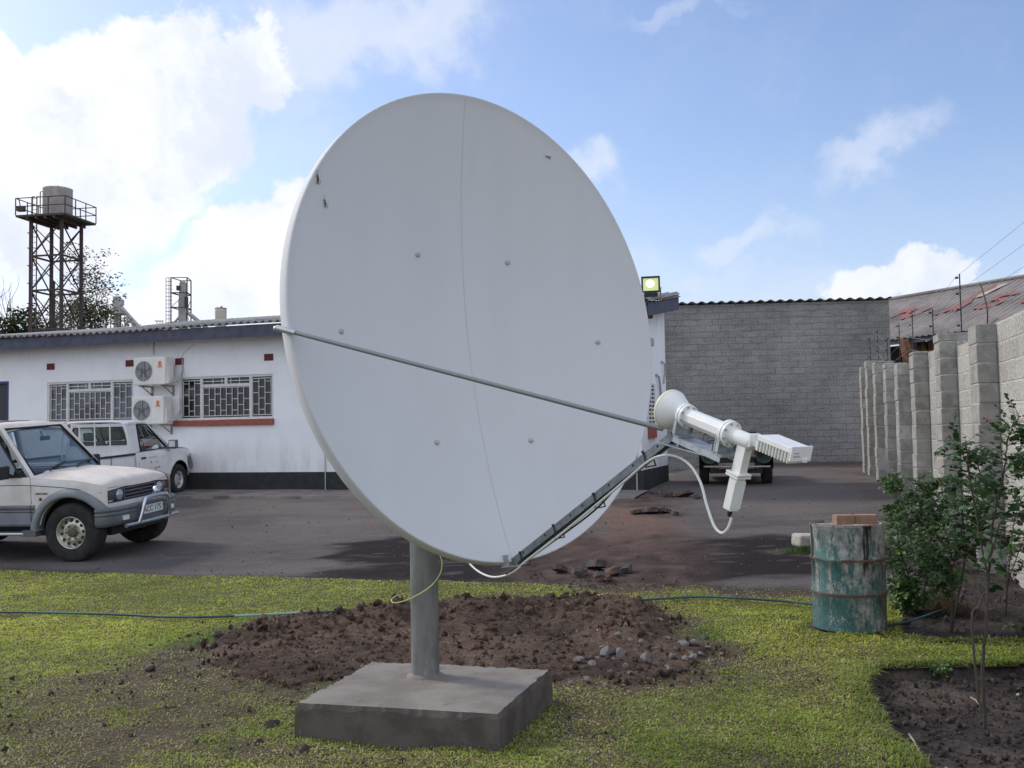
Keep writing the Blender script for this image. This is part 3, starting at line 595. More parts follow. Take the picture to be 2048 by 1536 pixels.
# slabs of broken tar thrown up beside the dug strip
def tarpiles():
    r = random.Random(9)
    for cx, cy, items, where in [(1190, 1148, [(1120, 1142, 40, 14), (1160, 1148, 44, 18), (1190, 1138, 50, 30), (1228, 1146, 50, 20), (1255, 1142, 34, 12), (1205, 1156, 40, 12)], 'in the pile nearest the lawn'),
                                 (1310, 1026, [(1272, 1027, 34, 12), (1300, 1026, 44, 20), (1330, 1024, 40, 14), (1350, 1028, 24, 8)], 'in the middle pile on the tar yard'),
                                 (1350, 990, [(1312, 985, 34, 10), (1340, 990, 40, 14), (1368, 990, 44, 12), (1392, 994, 26, 7)], 'in the pile by the corner of the office')]:
        for k, (px, py, w, h) in enumerate(items):
            p = gnd(px, py + 4); sc = p.y / F; mb = MB(); n = 9; rr = w * sc / 2
            poly = [(rr * r.uniform(.7, 1.1) * math.cos(6.283 * i / n), rr * .75 * r.uniform(.6, 1.1) * math.sin(6.283 * i / n)) for i in range(n)]
            top = [(x * .9 + r.uniform(-.02, .02), y * .9 + r.uniform(-.02, .02)) for x, y in poly]; th = max(.05, h * sc * .45)
            vs = [(x, y, r.uniform(-.01, .0)) for x, y in poly] + [(x, y, th * r.uniform(.7, 1.15)) for x, y in top]
            vs += [(x * .5, y * .5, th * r.uniform(.9, 1.2)) for x, y in top]
            fs = [tuple(range(n))[::-1]] + [(i, (i + 1) % n, n + (i + 1) % n, n + i) for i in range(n)] + [(n + i, n + (i + 1) % n, 2 * n + (i + 1) % n, 2 * n + i) for i in range(n)] + [tuple(range(2 * n, 3 * n))]
            mb.add(vs, fs); o = mb.build('tar_slab', M['tar'])
            o.location = (p.x, p.y, float(gz(p.x, p.y)) + .01 + h * sc * .2); o.rotation_euler = (r.uniform(-.35, .1) + .3, r.uniform(-.3, .3), r.uniform(0, 6))
            tag(o, 'broken slab of old tar and red soil ' + where, 'tar slab', 'broken tar slabs ' + where)
tarpiles()

# ------------------------------------------------------------------ grass
def grass():
    def cand(n, x0, x1, y0, y1):
        x = rng.uniform(x0, x1, n); y = rng.uniform(y0, y1, n); k = (np.abs(x) < .56 * y + .25) ; return x[k], y[k]
    bands = [(3.9, 5.6, 170000), (5.6, 7.4, 160000), (7.4, 9.4, 150000), (9.4, 12.9, 170000)]
    X = []; Yy = []
    for a, b, n in bands:
        x, y = cand(n, -.56 * b - .3, min(.56 * b, 4.6), a, b); X.append(x); Yy.append(y)
    x = np.concatenate(X); y = np.concatenate(Yy)
    ld = lawn_d(x, y); b = bare(x, y); hm = heap_mask(x, y)
    tuft = fbm(x * 7, y * 7, 3, 161)
    pk = np.clip(1.08 - b * .72, .10, 1) * sstep(.10, .40, tuft + .15 * (1 - b)) * np.where(hm > .05, .012, 1) * (ld > -.03) * (~inpoly(x, y, PAD))
    pk *= np.hypot(x - 2.63, y - 8.19) > .285
    k = rng.random(len(x)) < pk; x, y, ld, b, tuft = x[k], y[k], ld[k], b[k], tuft[k]; n = len(x)
    # longer fringe where the turf is never mown: round the bed, the block and the drum
    fr = np.maximum(sstep(.16, .0, -sdpoly(x, y, BED)), sstep(.12, .0, -sdpoly(x, y, BED2)) * .6); fr = np.maximum(fr, sstep(.10, .0, dpoly(x, y, PAD)) * .25); fr = np.maximum(fr, sstep(.42, .28, np.hypot(x - 2.63, y - 8.19)) * .6)
    L = np.where(rng.random(n) < b * .7, .6, 1.0) * rng.uniform(.018, .040, n) * (.6 + .8 * fbm(x * 22, y * 22, 2, 163)) * (1 + 1.5 * fr) * (.8 + .5 * tuft) * np.where(y > 9, .85, 1); W = rng.uniform(.0022, .0042, n) * np.interp(y, [4, 12], [1, 2.1])
    a = rng.uniform(0, 6.283, n); lean = rng.uniform(.35, 1.35, n)
    # over the bed edge the fringe hangs outward
    dx, dy = np.cos(a), np.sin(a); z0 = lawn_z(x, y) - .004
    hx, hy = dx * np.sin(lean), dy * np.sin(lean); hz = np.cos(lean) * .75
    p0 = np.stack([x, y, z0], 1); px, py = -dy * W, dx * W
    m1 = p0 + np.stack([hx * L * .45, hy * L * .45, hz * L * .65], 1); m2 = p0 + np.stack([hx * L * 1.0, hy * L * 1.0, hz * L * .80 - .12 * L], 1)
    s = np.stack([px, py, np.zeros(n)], 1)
    V = np.stack([p0 - s, p0 + s, m1 - s * .85, m1 + s * .85, m2], 1).reshape(-1, 3); i = np.arange(n) * 5
    T = np.stack([np.stack([i, i + 1, i + 3], 1), np.stack([i, i + 3, i + 2], 1), np.stack([i + 2, i + 3, i + 4], 1)], 1).reshape(-1, 3)
    g1, g2, st, dk = np.array([.225, .31, .045]), np.array([.49, .515, .088]), np.array([.47, .41, .20]), np.array([.15, .11, .065])
    dry = fbm(x * .9, y * .9, 4, 171); u = rng.random(n)
    far = sstep(6.2, 9.2, y)
    t = np.clip(.14 + .46 * far + (dry - .5) * 1.5 + rng.normal(0, .22, n), 0, 1)
    c = lerp(np.repeat(g1[None], n, 0), g2[None], t)
    straw = u < (.12 + .25 * (1 - far) * sstep(.35, .6, fbm(x * 1.3, y * 1.3, 4, 173)) + .45 * b); c[straw] = st * rng.uniform(.55, 1.1, straw.sum())[:, None]
    dead = (u > .93 - .1 * b); c[dead] = dk
    lush = np.exp(-((x + 2.35) / .45) ** 2 - ((y - 8.1) / .45) ** 2) + np.exp(-((x - 1.45) / .22) ** 2 - ((y - 8.0) / .45) ** 2) + .8 * np.exp(-((x - .6) / .5) ** 2 - ((y - 6.9) / .12) ** 2) + .5 * np.exp(-((x + 1.5) / .5) ** 2 - ((y - 6.7) / .25) ** 2)
    c = lerp(c, np.array([[.055, .17, .030]]), np.clip(lush, 0, .85) * (u < .75)); c = lerp(c, np.array([[.10, .15, .03]]), fr * .5)
    c *= (rng.uniform(.76, 1.26, n) * (.72 + .56 * fbm(x * 12, y * 12, 3, 165)) * (1.0 + .14 * far) * (.74 + .52 * fbm(x * 2.6, y * 2.6, 4, 167)) * (.84 + .32 * fbm(x * .8, y * .8, 3, 169)))[:, None]
    o = npmesh('grass', V, T, M['grass'], np.repeat(c, 5, 0)); tag(o, 'short patchy lawn grass, yellow green with dry straw', 'grass', kind='stuff')
    print('grass blades', n)
grass()
def hose():
    pts = [(-120, 1226), (0, 1226), (60, 1226), (150, 1228), (250, 1231), (330, 1235), (420, 1235), (520, 1231), (620, 1226), (760, 1220), (900, 1206), (1050, 1198), (1130, 1203), (1200, 1204), (1300, 1200), (1400, 1195), (1500, 1199), (1600, 1207), (1680, 1219), (1760, 1248), (1800, 1248), (1840, 1237), (1882, 1222), (1910, 1216)]
    w = [gnd(a, b, .015) + Vector((0, 0, .006)) for a, b in pts]; sp = spline(w, 6)
    mb = MB(); mb.tube(sp, .0105, 8)
    o = mb.build('garden_hose', M['hose']); tag(o, 'long dark green garden hose lying across the lawn behind the soil heap', 'hose')
    mb = MB(); i = 7 * 6; mb.tube([p + Vector((0, 0, .0)) for p in sp[i - 3:i + 6]], .0112, 8); c = mb.build('pale_sleeve', M['hosep'], o)
hose()
# ------------------------------------------------------------------ concrete block and dish
AZ, ELV = math.radians(31.74), math.radians(9.33)
DN = Vector((math.sin(AZ) * math.cos(ELV), -math.cos(AZ) * math.cos(ELV), math.sin(ELV))); DR = Vector((math.cos(AZ), math.sin(AZ), 0)); DU = DN.cross(DR)
if DU.z < 0: DU = -DU
DC = Vector((-.1251, 5.4, 2.2502)); DA, DB, DEP = 1.116, 1.302, .235
def dl(n, u, r=0.0): return DC + DN * n + DU * u + DR * r                # dish-local point: forward, up, across
def sp(px, py, r=0.0):                                                    # where a sight line meets the dish's plane of symmetry
    d = ray(px, py); q = DC + DR * r; return CO + d * ((q - CO).dot(DR) / d.dot(DR))
def spl(px, py, r=0.0): p = sp(px, py, r) - DC; return p.dot(DN), p.dot(DU)

def pad():
    zt = .185; A = [gnd(998, 1428, zt), gnd(590, 1405, zt), gnd(740, 1322, zt), gnd(1103, 1337, zt)]
    c = sum((Vector(p) for p in A), Vector()) / 4; c.z = 0; A = [Vector((p.x, p.y, zt)) for p in A]
    N = 44; r = random.Random(4); ring = []
    for i in range(4):
        a, b = A[i], A[(i + 1) % 4]
        for k in range(N): ring.append(a.lerp(b, k / N))
    m = len(ring); vs = []; fs = []
    # rings: bottom, below the lip, lip, inner top, ... centre
    def chip(i, amp): 
        x = ring[i]; return amp * max(0, vnoise(np.array(x.x * 22), np.array(x.y * 22), 3) - .35) + amp * .8 * max(0, float(fbm(np.array(x.x * 70), np.array(x.y * 70), 2, 9)) - .42)
    for lev in range(6):
        for i, p in enumerate(ring):
            o = (p - Vector((c.x, c.y, p.z))); o.z = 0; L = o.length; q = o.normalized()
            j = float(fbm(np.array(p.x * 9 + lev * 3), np.array(p.y * 9 + lev * 5), 3, 7)) - .5
            e = chip(i, .034) 
            if lev == 0: v = Vector((p.x, p.y, -.12)) + q * .006
            elif lev == 1: v = Vector((p.x, p.y, zt - .105 + j * .03)) + q * .003
            elif lev == 2: v = Vector((p.x, p.y, zt - .02 - e * 1.1)) - q * (.001 + j * .006)
            elif lev == 3: v = Vector((p.x, p.y, zt - .001 - e * .25)) - q * (.007 + e * .9)
            elif lev == 4: v = Vector((p.x, p.y, zt)) - q * (.06 + j * .02)
            else: v = Vector((c.x, c.y, zt + .003)) + o * .35
            vs.append(v)
    for l in range(5):
        for i in range(m): fs.append((l * m + i, l * m + (i + 1) % m, (l + 1) * m + (i + 1) % m, (l + 1) * m + i))
    fs.append(tuple(range(5 * m, 6 * m)))
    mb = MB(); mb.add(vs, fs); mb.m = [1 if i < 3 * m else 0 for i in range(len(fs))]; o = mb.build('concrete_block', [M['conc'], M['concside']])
    bm = bmesh.new(); bm.from_mesh(o.data); bmesh.ops.recalc_face_normals(bm, faces=bm.faces); bm.to_mesh(o.data); bm.free()
    tag(o, 'square grey concrete foundation block with chipped edges under the dish mast', 'concrete block')
pad()

def dish():
    base = Vector((-.55, 6.08, .185)); base = gnd(851, 1352, .185); base.z = .185
    root = thing('satellite_dish', 'large white offset satellite dish on a thick grey steel mast, facing right', 'satellite dish', base)
    P = lambda mb, n, m, parent=root, **k: mb.build(n, m, parent, True, **k)
    # reflector: elliptical cut of a paraboloid, rolled lip
    mb = MB(); nr, na = 26, 128; vs = []; fs = []
    for i in range(nr + 1):
        r = i / nr
        for k in range(na):
            a = 2 * math.pi * k / na; vs.append(dl(-DEP * (1 - r * r), DB * r * math.sin(a), DA * r * math.cos(a)))
    lip = [(.003, .004), (.001, .008), (-.006, .0115), (-.03, .013), (-.080, .016), (-.084, .012), (-.080, .0)]
    for dn, de in lip:
        for k in range(na):
            a = 2 * math.pi * k / na; vs.append(dl(dn, (DB + de) * math.sin(a), (DA + de) * math.cos(a)))
    back = nr + 1 + len(lip)
    for r in (.96, .8, .6, .4, .2, 0.001):
        for k in range(na):
            a = 2 * math.pi * k / na; vs.append(dl(-DEP * (1 - r * r) - .03, DB * r * math.sin(a), DA * r * math.cos(a)))
    for i in range(back + 5):
        for k in range(na): fs.append((i * na + k, i * na + (k + 1) % na, (i + 1) * na + (k + 1) % na, (i + 1) * na + k))
    mb.add(vs, fs, sm=True); refl = P(mb, 'reflector', M['dish'])
    # joint between the two halves
    mb = MB(); n = 60
    def sm_(v, w): 
        u = v * DB; return dl(-DEP * (1 - v * v) + .0015, u, w * .0012)
    mb.grid(lambda v, w: sm_(v, w), [-.995 + 1.99 * i / n for i in range(n + 1)], [-1, 1]); P(mb, 'seam', M['seamgrey'], refl)
    for fr, fu, m in ((-.26, .31, 'cap'), (.26, .31, 'capd'), (-.725, -.06, 'cap'), (.725, -.06, 'capd'), (-.265, -.5, 'capd'), (.265, -.5, 'capd')):
        d = -DEP * (1 - fr * fr - fu * fu); o = dl(d, fu * DB, fr * DA)
        nrm = (DN - DR * (2 * DEP * fr / DA) - DU * (2 * DEP * fu / DB)).normalized()
        mb = MB(); mb.lathe([(.0145, -.01), (.0145, .006), (.011, .010), (0, .011)], 16, axis_frame(o, nrm)); P(mb, 'bolt_cap', M[m])
    # mast
    mb = MB(); mb.lathe([(.084, -.02), (.084, 1.95)], 40, Matrix.Translation(base)); mast = P(mb, 'mast', M['pole'])
    mb = MB(); mb.lathe([(.115, -.004), (.112, .006), (.094, .016), (.0845, .022)], 28, Matrix.Translation(base)); P(mb, 'mortar_collar', M['conc'], mast)
    # mount behind the reflector
    mb = MB(); top = base + Vector((0, 0, 1.9)); mb.lathe([(.10, -.30), (.10, .12), (.09, .14), (0, .145)], 24, Matrix.Translation(top))
    mid = dl(-DEP - .22, -.15)
    for s in (-.14, .14): mb.bar(top + DR * s + Vector((0, 0, -.2)), mid + DR * s - DU * .1, .012, .16, DU); mb.bar(top + DR * s, mid + DR * s + DU * .25, .012, .14, DU)
    fr = [dl(-DEP * (1 - a * a - b * b) - .09 - .13 * max(0, a * a + b * b - .2), b * DB, a * DA) for a, b in ((-.26, .31), (.26, .31), (.725, -.06), (.265, -.5), (-.265, -.5), (-.725, -.06))]
    for i in range(6):
        q = fr[i].lerp(fr[(i + 1) % 6], .5) - DN * .13; mb.bar(fr[i], q, .05, .05, DN); mb.bar(q, fr[(i + 1) % 6], .05, .05, DN)
    for p in fr: mb.bar(p, mid, .05, .05, DU)
    P(mb, 'mount', M['galv'])
    # side strut from the left rim to the feed
    a = dl(-.035, -.075 * DB, -(DA + .045)); b = sp(1326, 858, -.03); mb = MB()
    d = (b - a).normalized(); mb.tube([a + d * .09, b], .0105, 10); strut = P(mb, 'strut', M['strutm'])
    mb = MB(); mb.tube([a - d * .01, a + d * .05, a + d * .06, a + d * .10], [.016, .016, .0135, .0135], 10); mb.lathe([(.011, -.03), (.011, .022), (0, .024)], 10, axis_frame(a, -DR)); P(mb, 'strut_end', M['chromed'], strut)
    # feed arm: galvanised channel in the plane of symmetry
    a = sp(1030, 1124); b = sp(1350, 872); mb = MB(); up = (b - a).normalized().cross(DR)
    if up.z < 0: up = -up
    mb.bar(a, b, .006, .050, DR); mb.bar(a + up * .022 + DR * .0225, b + up * .022 + DR * .0225, .006, .045, up) if False else None
    ax = (b - a).normalized()
    F4 = lambda o: frame(o, DR, up, ax)
    L = (b - a).length
    mb = MB(); mb.box((-.0165, 0, L / 2), (.004, .036, L), F4(a)); mb.box((.0, .016, L / 2), (.029, .004, L), F4(a)); mb.box((.0165, 0, L / 2), (.004, .036, L), F4(a))
    mh = MB()
    for t in (.09, .25, .42, .5, .66, .80, .93): mh.lathe([(.0055, 0), (.0055, .002), (0, .0022)], 10, axis_frame(a + ax * L * t + up * .004 - DR * .0187, -DR))
    mb.merge(mh, 1); arm = P(mb, 'feed_arm', [M['galvd'], M['blk']])
    mb = MB(); f = sp(1028, 1128); mb.box((0, 0, 0), (.13, .05, .005), frame(f - DU * .01, DR, DN, DU)); mb.box((-.05, 0, .02), (.005, .06, .06), frame(f, DR, DN, DU)); mb.box((.05, 0, .02), (.005, .06, .06), frame(f, DR, DN, DU)); P(mb, 'arm_foot', M['galv'], arm)
    # feed axis, running down and away from the bowl
    h0 = Vector(spl(1339, 818)); e0 = Vector(spl(1500, 884)); fx2 = (e0 - h0); FL = fx2.length; fx2.normalize()
    fo = dl(h0.x, h0.y); fz = DN * fx2.x + DU * fx2.y; fup = DU * fx2.x - DN * fx2.y; FM = frame(fo, DR, fup, fz)           # x across, y up, z along
    FM = frame(fo, fup, fz.cross(fup), fz)                                                                                  # x up, y across
    mb = MB(); mb.lathe([(.0, .001), (.074, .001), (.0755, .004)], 36, FM, sm=False, cap=False); feed_w = mb; horn = None
    mb = MB(); mb.lathe([(.079, 0), (.0825, .003), (.0825, .016), (.080, .020), (.077, .026), (.066, .050), (.050, .072), (.034, .089), (.033, .100)], 44, FM); horn = P(mb, 'feed_horn', M['whitem'])
    mb = MB(); mb.lathe([(0, -.003), (.072, -.003), (.0805, -.001), (.084, .001), (.084, .0125), (.0831, .0131)], 44, FM, cap=False); P(mb, 'horn_window', M['cream'], horn)
    def flange(z, r, name='flange'):
        mb = MB(); mb.lathe([(r, z), (r, z + .012)], 28, FM, sm=False); mb.lathe([(r * .97, z + .014), (r * .97, z + .026)], 28, FM, sm=False); mh = MB()
        for k in range(8):
            a_ = k * math.pi / 4 + .3; c = FM @ Vector((r * .82 * math.cos(a_), r * .82 * math.sin(a_), z + .026)); mh.lathe([(.0045, 0), (.0045, .005), (0, .006)], 8, axis_frame(c, fz))
        mb.merge(mh, 1); P(mb, name, [M['whitem'], M['galv']])
    flange(.096, .051); za = .122; zb = FL * .74
    mb = MB(); mb.lathe([(.036, za), (.036, zb)], 8, FM @ Matrix.Rotation(math.pi / 8, 4, 'Z'), sm=False); P(mb, 'waveguide_filter', M['whitem'], bevel=.002)
    flange(zb - .002, .053)
    mb = MB(); mb.lathe([(.030, zb + .024), (.030, FL + .012), (.028, FL + .016), (0, FL + .017)], 26, FM); mb.lathe([(.035, zb + .024), (.034, zb + .030)], 26, FM)
    P(mb, 'orthomode_coupler', M['whitem'])
    # straight arm to the transmitter, square port downward to the receiver
    mb = MB(); z1 = FL + .012; mb.box((.012, 0, z1 + .006), (.050, .052, .012), FM); mb.box((.002, 0, z1 + .024), (.018, .026, .030), FM); mb.box((.002, 0, z1 + .040), (.034, .036, .006), FM); P(mb, 'waveguide', M['whitem'], bevel=.0015)
    b0 = Vector(spl(1514, 886, -.05)); b1 = Vector(spl(1579, 913, -.05)); bl = (b1 - b0).length; bz2 = (b1 - b0).normalized()
    bz = DN * bz2.x + DU * bz2.y; bu = DU * bz2.x - DN * bz2.y; BM = frame(dl(b0.x, b0.y) , bu, bz.cross(bu), bz)
    BM = BM @ Matrix.Translation((.004, 0, 0))
    mb = MB(); w = .105; hh = .055
    mb.box((hh / 2 - .010, 0, bl / 2), (.020, w, bl), BM)
    for k in range(11):
        z = .006 + (bl - .012) * k / 10; mb.box((-.012, 0, z), (.040, w, .0048), BM)
    mb.box((-.008, 0, bl / 2), (.032, w * .42, bl * .97), BM)
    buc = P(mb, 'transmitter', M['whitem'], bevel=.002)
    mb = MB(); mb.box((.006, 0, bl + .004), (.055, w, .008), BM); mb.box((-.018, -.02, bl + .010), (.014, .024, .006), BM); P(mb, 'connector_plate', M['whitem'], buc, bevel=.0015)
    mb = MB(); mb.box((-.002, .024, bl + .0092), (.005, .03, .002), BM); mb.box((.010, .026, bl + .0092), (.004, .024, .002), BM); P(mb, 'rating_label', M['conduit'], buc); mb = MB(); mb.box((.0182, 0, bl * .62), (.002, .032, bl * .28), BM); P(mb, 'rating_label', M['conduit'], buc)
    # receiver block hanging below the coupler
    q0 = dl(*spl(1489, 896)); q1 = dl(*spl(1461, 1019)); qz = (q1 - q0); QL = qz.length; qz.normalize(); QM = frame(q0, DR, qz.cross(DR), qz)
    mb = MB(); mb.box((0, 0, QL * .19), (.038, .046, QL * .46), QM); P(mb, 'receiver_waveguide', M['whitem'], bevel=.002)
    mb = MB(); mb.box((0, 0, QL * .405), (.072, .066, .0075), QM); mb.box((0, 0, QL * .405 + .010), (.072, .066, .0075), QM); P(mb, 'receiver_flange', M['whitem'], bevel=.001)
    mb = MB(); mb.box((0, 0, QL * .73), (.044, .040, QL * .53), QM); mb.box((-.002, .012, QL * .74), (.056, .022, QL * .44), QM); mh = MB()
    for s in (-1, 1):
        for z in (.52, .62, .80, .94): mh.lathe([(.003, 0), (.003, .0015), (0, .002)], 8, axis_frame(QM @ Vector((s * .014, -.0202, QL * z)), QM.to_3x3() @ Vector((0, -1, 0))))
    mh.box((0, -.0205, QL * .57), (.016, .001, .006), QM); mb.merge(mh, 1); rec = P(mb, 'receiver', [M['whitem'], M['conduit']])
    # saddles and plates that carry the feed on the arm
    for z in (.098, zb + .002):
        mb = MB()
        c = FM @ Vector((-.045, 0, z)); mb.box((-.048, 0, z + (.0 if z < .12 else -.012)), (.075, .092, .004), FM); mb.box((-.082, 0, z + .014), (.004, .092, .04), FM)
        for s in (-1, 1): mb.box((-.03, s * .047, z + .004), (.09, .003, .016), FM)
        P(mb, 'saddle', M['galv'])
    mb = MB(); zl = (za + zb) / 2; mb.box((-.088, 0, zl + .005), (.004, .088, zb - .07), FM)
    for s in (-1, 1): mb.box((-.098, s * .0455, zl + .005), (.022, .003, zb - .07), FM)
    p0, p1 = dl(*spl(1328, 884)), dl(*spl(1438, 914)); pz = (p1 - p0).normalized(); PM = frame(p0, DR, pz.cross(DR), pz)
    mb.box((0, 0, (p1 - p0).length / 2), (.088, .004, (p1 - p0).length), PM)
    for t in (.35, .93):
        mb.box((0, -.022 if (PM.to_3x3() @ Vector((0, 1, 0))).z < 0 else .022, (p1 - p0).length * t), (.05, .05, .004), PM)
    P(mb, 'feed_bracket', M['galv'])
    # white cables
    c = [(1463, 1036), (1456, 1056), (1444, 1066), (1429, 1053), (1414, 1012), (1401, 965), (1380, 930), (1350, 912), (1320, 912), (1292, 926), (1245, 966), (1190, 1012), (1112, 1076), (1052, 1122), (1032, 1140), (1010, 1151), (985, 1154), (962, 1146), (942, 1130), (925, 1105)]
    mb = MB(); mb.tube(spline([sp(*p, -.03 if 1030 < p[0] < 1330 else 0) for p in c], 6), .0056, 8); cab = P(mb, 'coaxial_cable', M['whitecable'])
    c2 = [(1330, 884), (1300, 918), (1245, 962), (1190, 1020), (1112, 1079), (1050, 1124), (1034, 1136), (1012, 1148)]
    mb = MB(); mb.tube(spline([sp(*p, -.012) for p in c2], 6), .0045, 8); P(mb, 'coaxial_cable', M['blk'])
    mb = MB(); mb.tube([q1 + qz * .0, q1 + qz * .016, q1 + qz * .028], [.0095, .0095, .0065], 10); P(mb, 'connector_boot', M['blk'], cab)
    for px, py in ((1298, 915), (1198, 998), (1117, 1060), (1050, 1114)):
        o = sp(px, py); k = [F4(o) @ Vector(v) for v in ((-.023, .021, 0), (.022, .021, 0), (.022, -.038, 0), (-.034, -.044, 0), (-.024, .0, 0), (-.023, .021, 0))]
        mb = MB(); mb.tube(k, .0038, 6); mb.box((-.024, .026, .0), (.008, .011, .009), F4(o)); P(mb, 'cable_tie', M['blk'])
    g = [(880, 1112, 6.0), (884, 1125, 5.95), (880, 1148, 5.93), (862, 1172, 5.92), (835, 1190, 5.90), (805, 1203, 5.90), (786, 1205, 5.92), (784, 1197, 5.96), (800, 1189, 6.02), (830, 1184, 6.1)]
    mb = MB(); mb.tube(spline([atY(*p) for p in g], 6), .0034, 6); P(mb, 'earth_wire', M['yg'])
M['seamgrey'] = mat('seam_line', (.53, .54, .545), .8); M['galvd'] = mat('arm_zinc', (.26, .285, .29), .55, .4, c2=(.19, .21, .215), scale=18, lo=.42, hi=.6, bump=.08, bscale=90); M['capd'] = mat('bolt_cap_grey', (.42, .43, .41), .6); M['strutm'] = mat('strut_steel', (.25, .27, .26), .5, .5); M['chromed'] = mat('bright_steel', (.55, .57, .57), .35, .7)
dish()
# grasshoppers resting on the bowl
def bugs():
    for px, py, L, ang, m, lab in ((634, 358, .050, 100, 'bug', 'reddish brown grasshopper clinging near the upper left rim of the dish'), (649, 406, .045, 105, 'bugg', 'greenish grasshopper clinging to the dish below another one'), (1096, 314, .034, 165, 'bugg', 'small green grasshopper resting alone on the upper right of the dish')):
        d = ray(px, py); best = None
        for i in range(400):                                   # march to the bowl
            t = 4.0 + i * .006; p = CO + d * t; q = p - DC; r2 = (q.dot(DR) / DA) ** 2 + (q.dot(DU) / DB) ** 2
            if q.dot(DN) < -DEP * (1 - r2): best = p; break
        q = best - DC; nrm = (DN - DR * (2 * DEP * q.dot(DR) / DA ** 2) - DU * (2 * DEP * q.dot(DU) / DB ** 2)).normalized()
        a = math.radians(ang); ax = (DR * math.cos(a) + DU * math.sin(a)); ax = (ax - nrm * ax.dot(nrm)).normalized(); sd_ = nrm.cross(ax)
        o = best + nrm * L * .14; mb = MB()
        mb.tube([o - ax * L * .5, o - ax * L * .3, o, o + ax * L * .3, o + ax * L * .5], [L * .03, L * .08, L * .10, L * .09, L * .02], 8)
        for s in (-1, 1):
            mb.tube([o + ax * L * .05 + sd_ * s * L * .08, o - ax * L * .25 + sd_ * s * L * .22 + nrm * L * .2, o - ax * L * .6 + sd_ * s * L * .2 - nrm * L * .12], L * .022, 5)
            mb.tube([o + ax * L * .45, o + ax * L * .9 + sd_ * s * L * .15 + nrm * L * .05], L * .012, 4)
            mb.tube([o + ax * L * .25 + sd_ * s * L * .07, o + ax * L * .35 + sd_ * s * L * .2 - nrm * L * .12], L * .018, 5)
        tag(mb.build('grasshopper', M[m]), lab, 'insect')
bugs()

# ------------------------------------------------------------------ drum with bricks
def drummat():
    m = bpy.data.materials.new('drum_paint'); m.use_nodes = True; nt = m.node_tree; b = nt.nodes['Principled BSDF']; b.inputs['Roughness'].default_value = .75
    tc = nd(nt, 'ShaderNodeTexCoord').outputs['Object']
    st = nd(nt, 'ShaderNodeMapping', ins={0: tc, 3: (1, 1, .35)}).outputs[0]
    N = lambda v, s, d=6.0, r=.65: nd(nt, 'ShaderNodeTexNoise', ins={'Vector': v, 'Scale': s, 'Detail': d, 'Roughness': r}).outputs['Fac']
    sx = nd(nt, 'ShaderNodeSeparateXYZ', ins={0: tc}).outputs
    up = mth(nt, 'MULTIPLY', mth(nt, 'SUBTRACT', sx[2], .42), .22); rt = mth(nt, 'MULTIPLY', sx[0], .30)
    col = mixc(nt, smooth(nt, N(tc, 6), .35, .65), (.022, .095, .088), (.055, .150, .135))
    pale = smooth(nt, mth(nt, 'ADD', mth(nt, 'ADD', N(st, 11, 10, .8), mth(nt, 'MULTIPLY', up, .55)), mth(nt, 'MULTIPLY', rt, .30)), .44, .55)
    col = mixc(nt, pale, col, mixc(nt, smooth(nt, N(tc, 14), .4, .6), (.38, .38, .36), (.22, .22, .205)))
    dk = smooth(nt, mth(nt, 'ADD', N(st, 6, 9, .75), rt), .50, .66)
    col = mixc(nt, mth(nt, 'MULTIPLY', dk, .75), col, (.05, .046, .038)); col = mixc(nt, mth(nt, 'MULTIPLY', smooth(nt, N(tc, 22, 8, .8), .56, .62), smooth(nt, sx[2], .30, .10)), col, (.34, .35, .34))
    stf = nd(nt, 'ShaderNodeMapping', ins={0: tc, 3: (1, 1, .10)}).outputs[0]
    drip = mth(nt, 'MULTIPLY', smooth(nt, N(stf, 9, 4, .6), .57, .62), smooth(nt, sx[2], .25, .60))
    col = mixc(nt, drip, col, (.012, .011, .012))
    rs = smooth(nt, N(tc, 16, 7, .7), .60, .70)
    col = mixc(nt, mth(nt, 'MULTIPLY', rs, .75), col, (.13, .065, .045))
    rib = mth(nt, 'MINIMUM', mth(nt, 'ABSOLUTE', mth(nt, 'SUBTRACT', sx[2], .305)), mth(nt, 'ABSOLUTE', mth(nt, 'SUBTRACT', sx[2], .585)))
    rb = mth(nt, 'MULTIPLY', smooth(nt, rib, .016, .008), smooth(nt, N(tc, 11, 5, .6), .38, .5))
    col = mixc(nt, rb, col, (.12, .06, .045)); col = mixc(nt, smooth(nt, sx[2], .865, .872), col, (.14, .075, .055))
    nt.links.new(col, b.inputs['Base Color'])
    nt.links.new(nd(nt, 'ShaderNodeBump', ins={'Strength': .45, 'Distance': .012, 'Height': mth(nt, 'ADD', pale, N(tc, 30))}).outputs[0], b.inputs['Normal']); return m
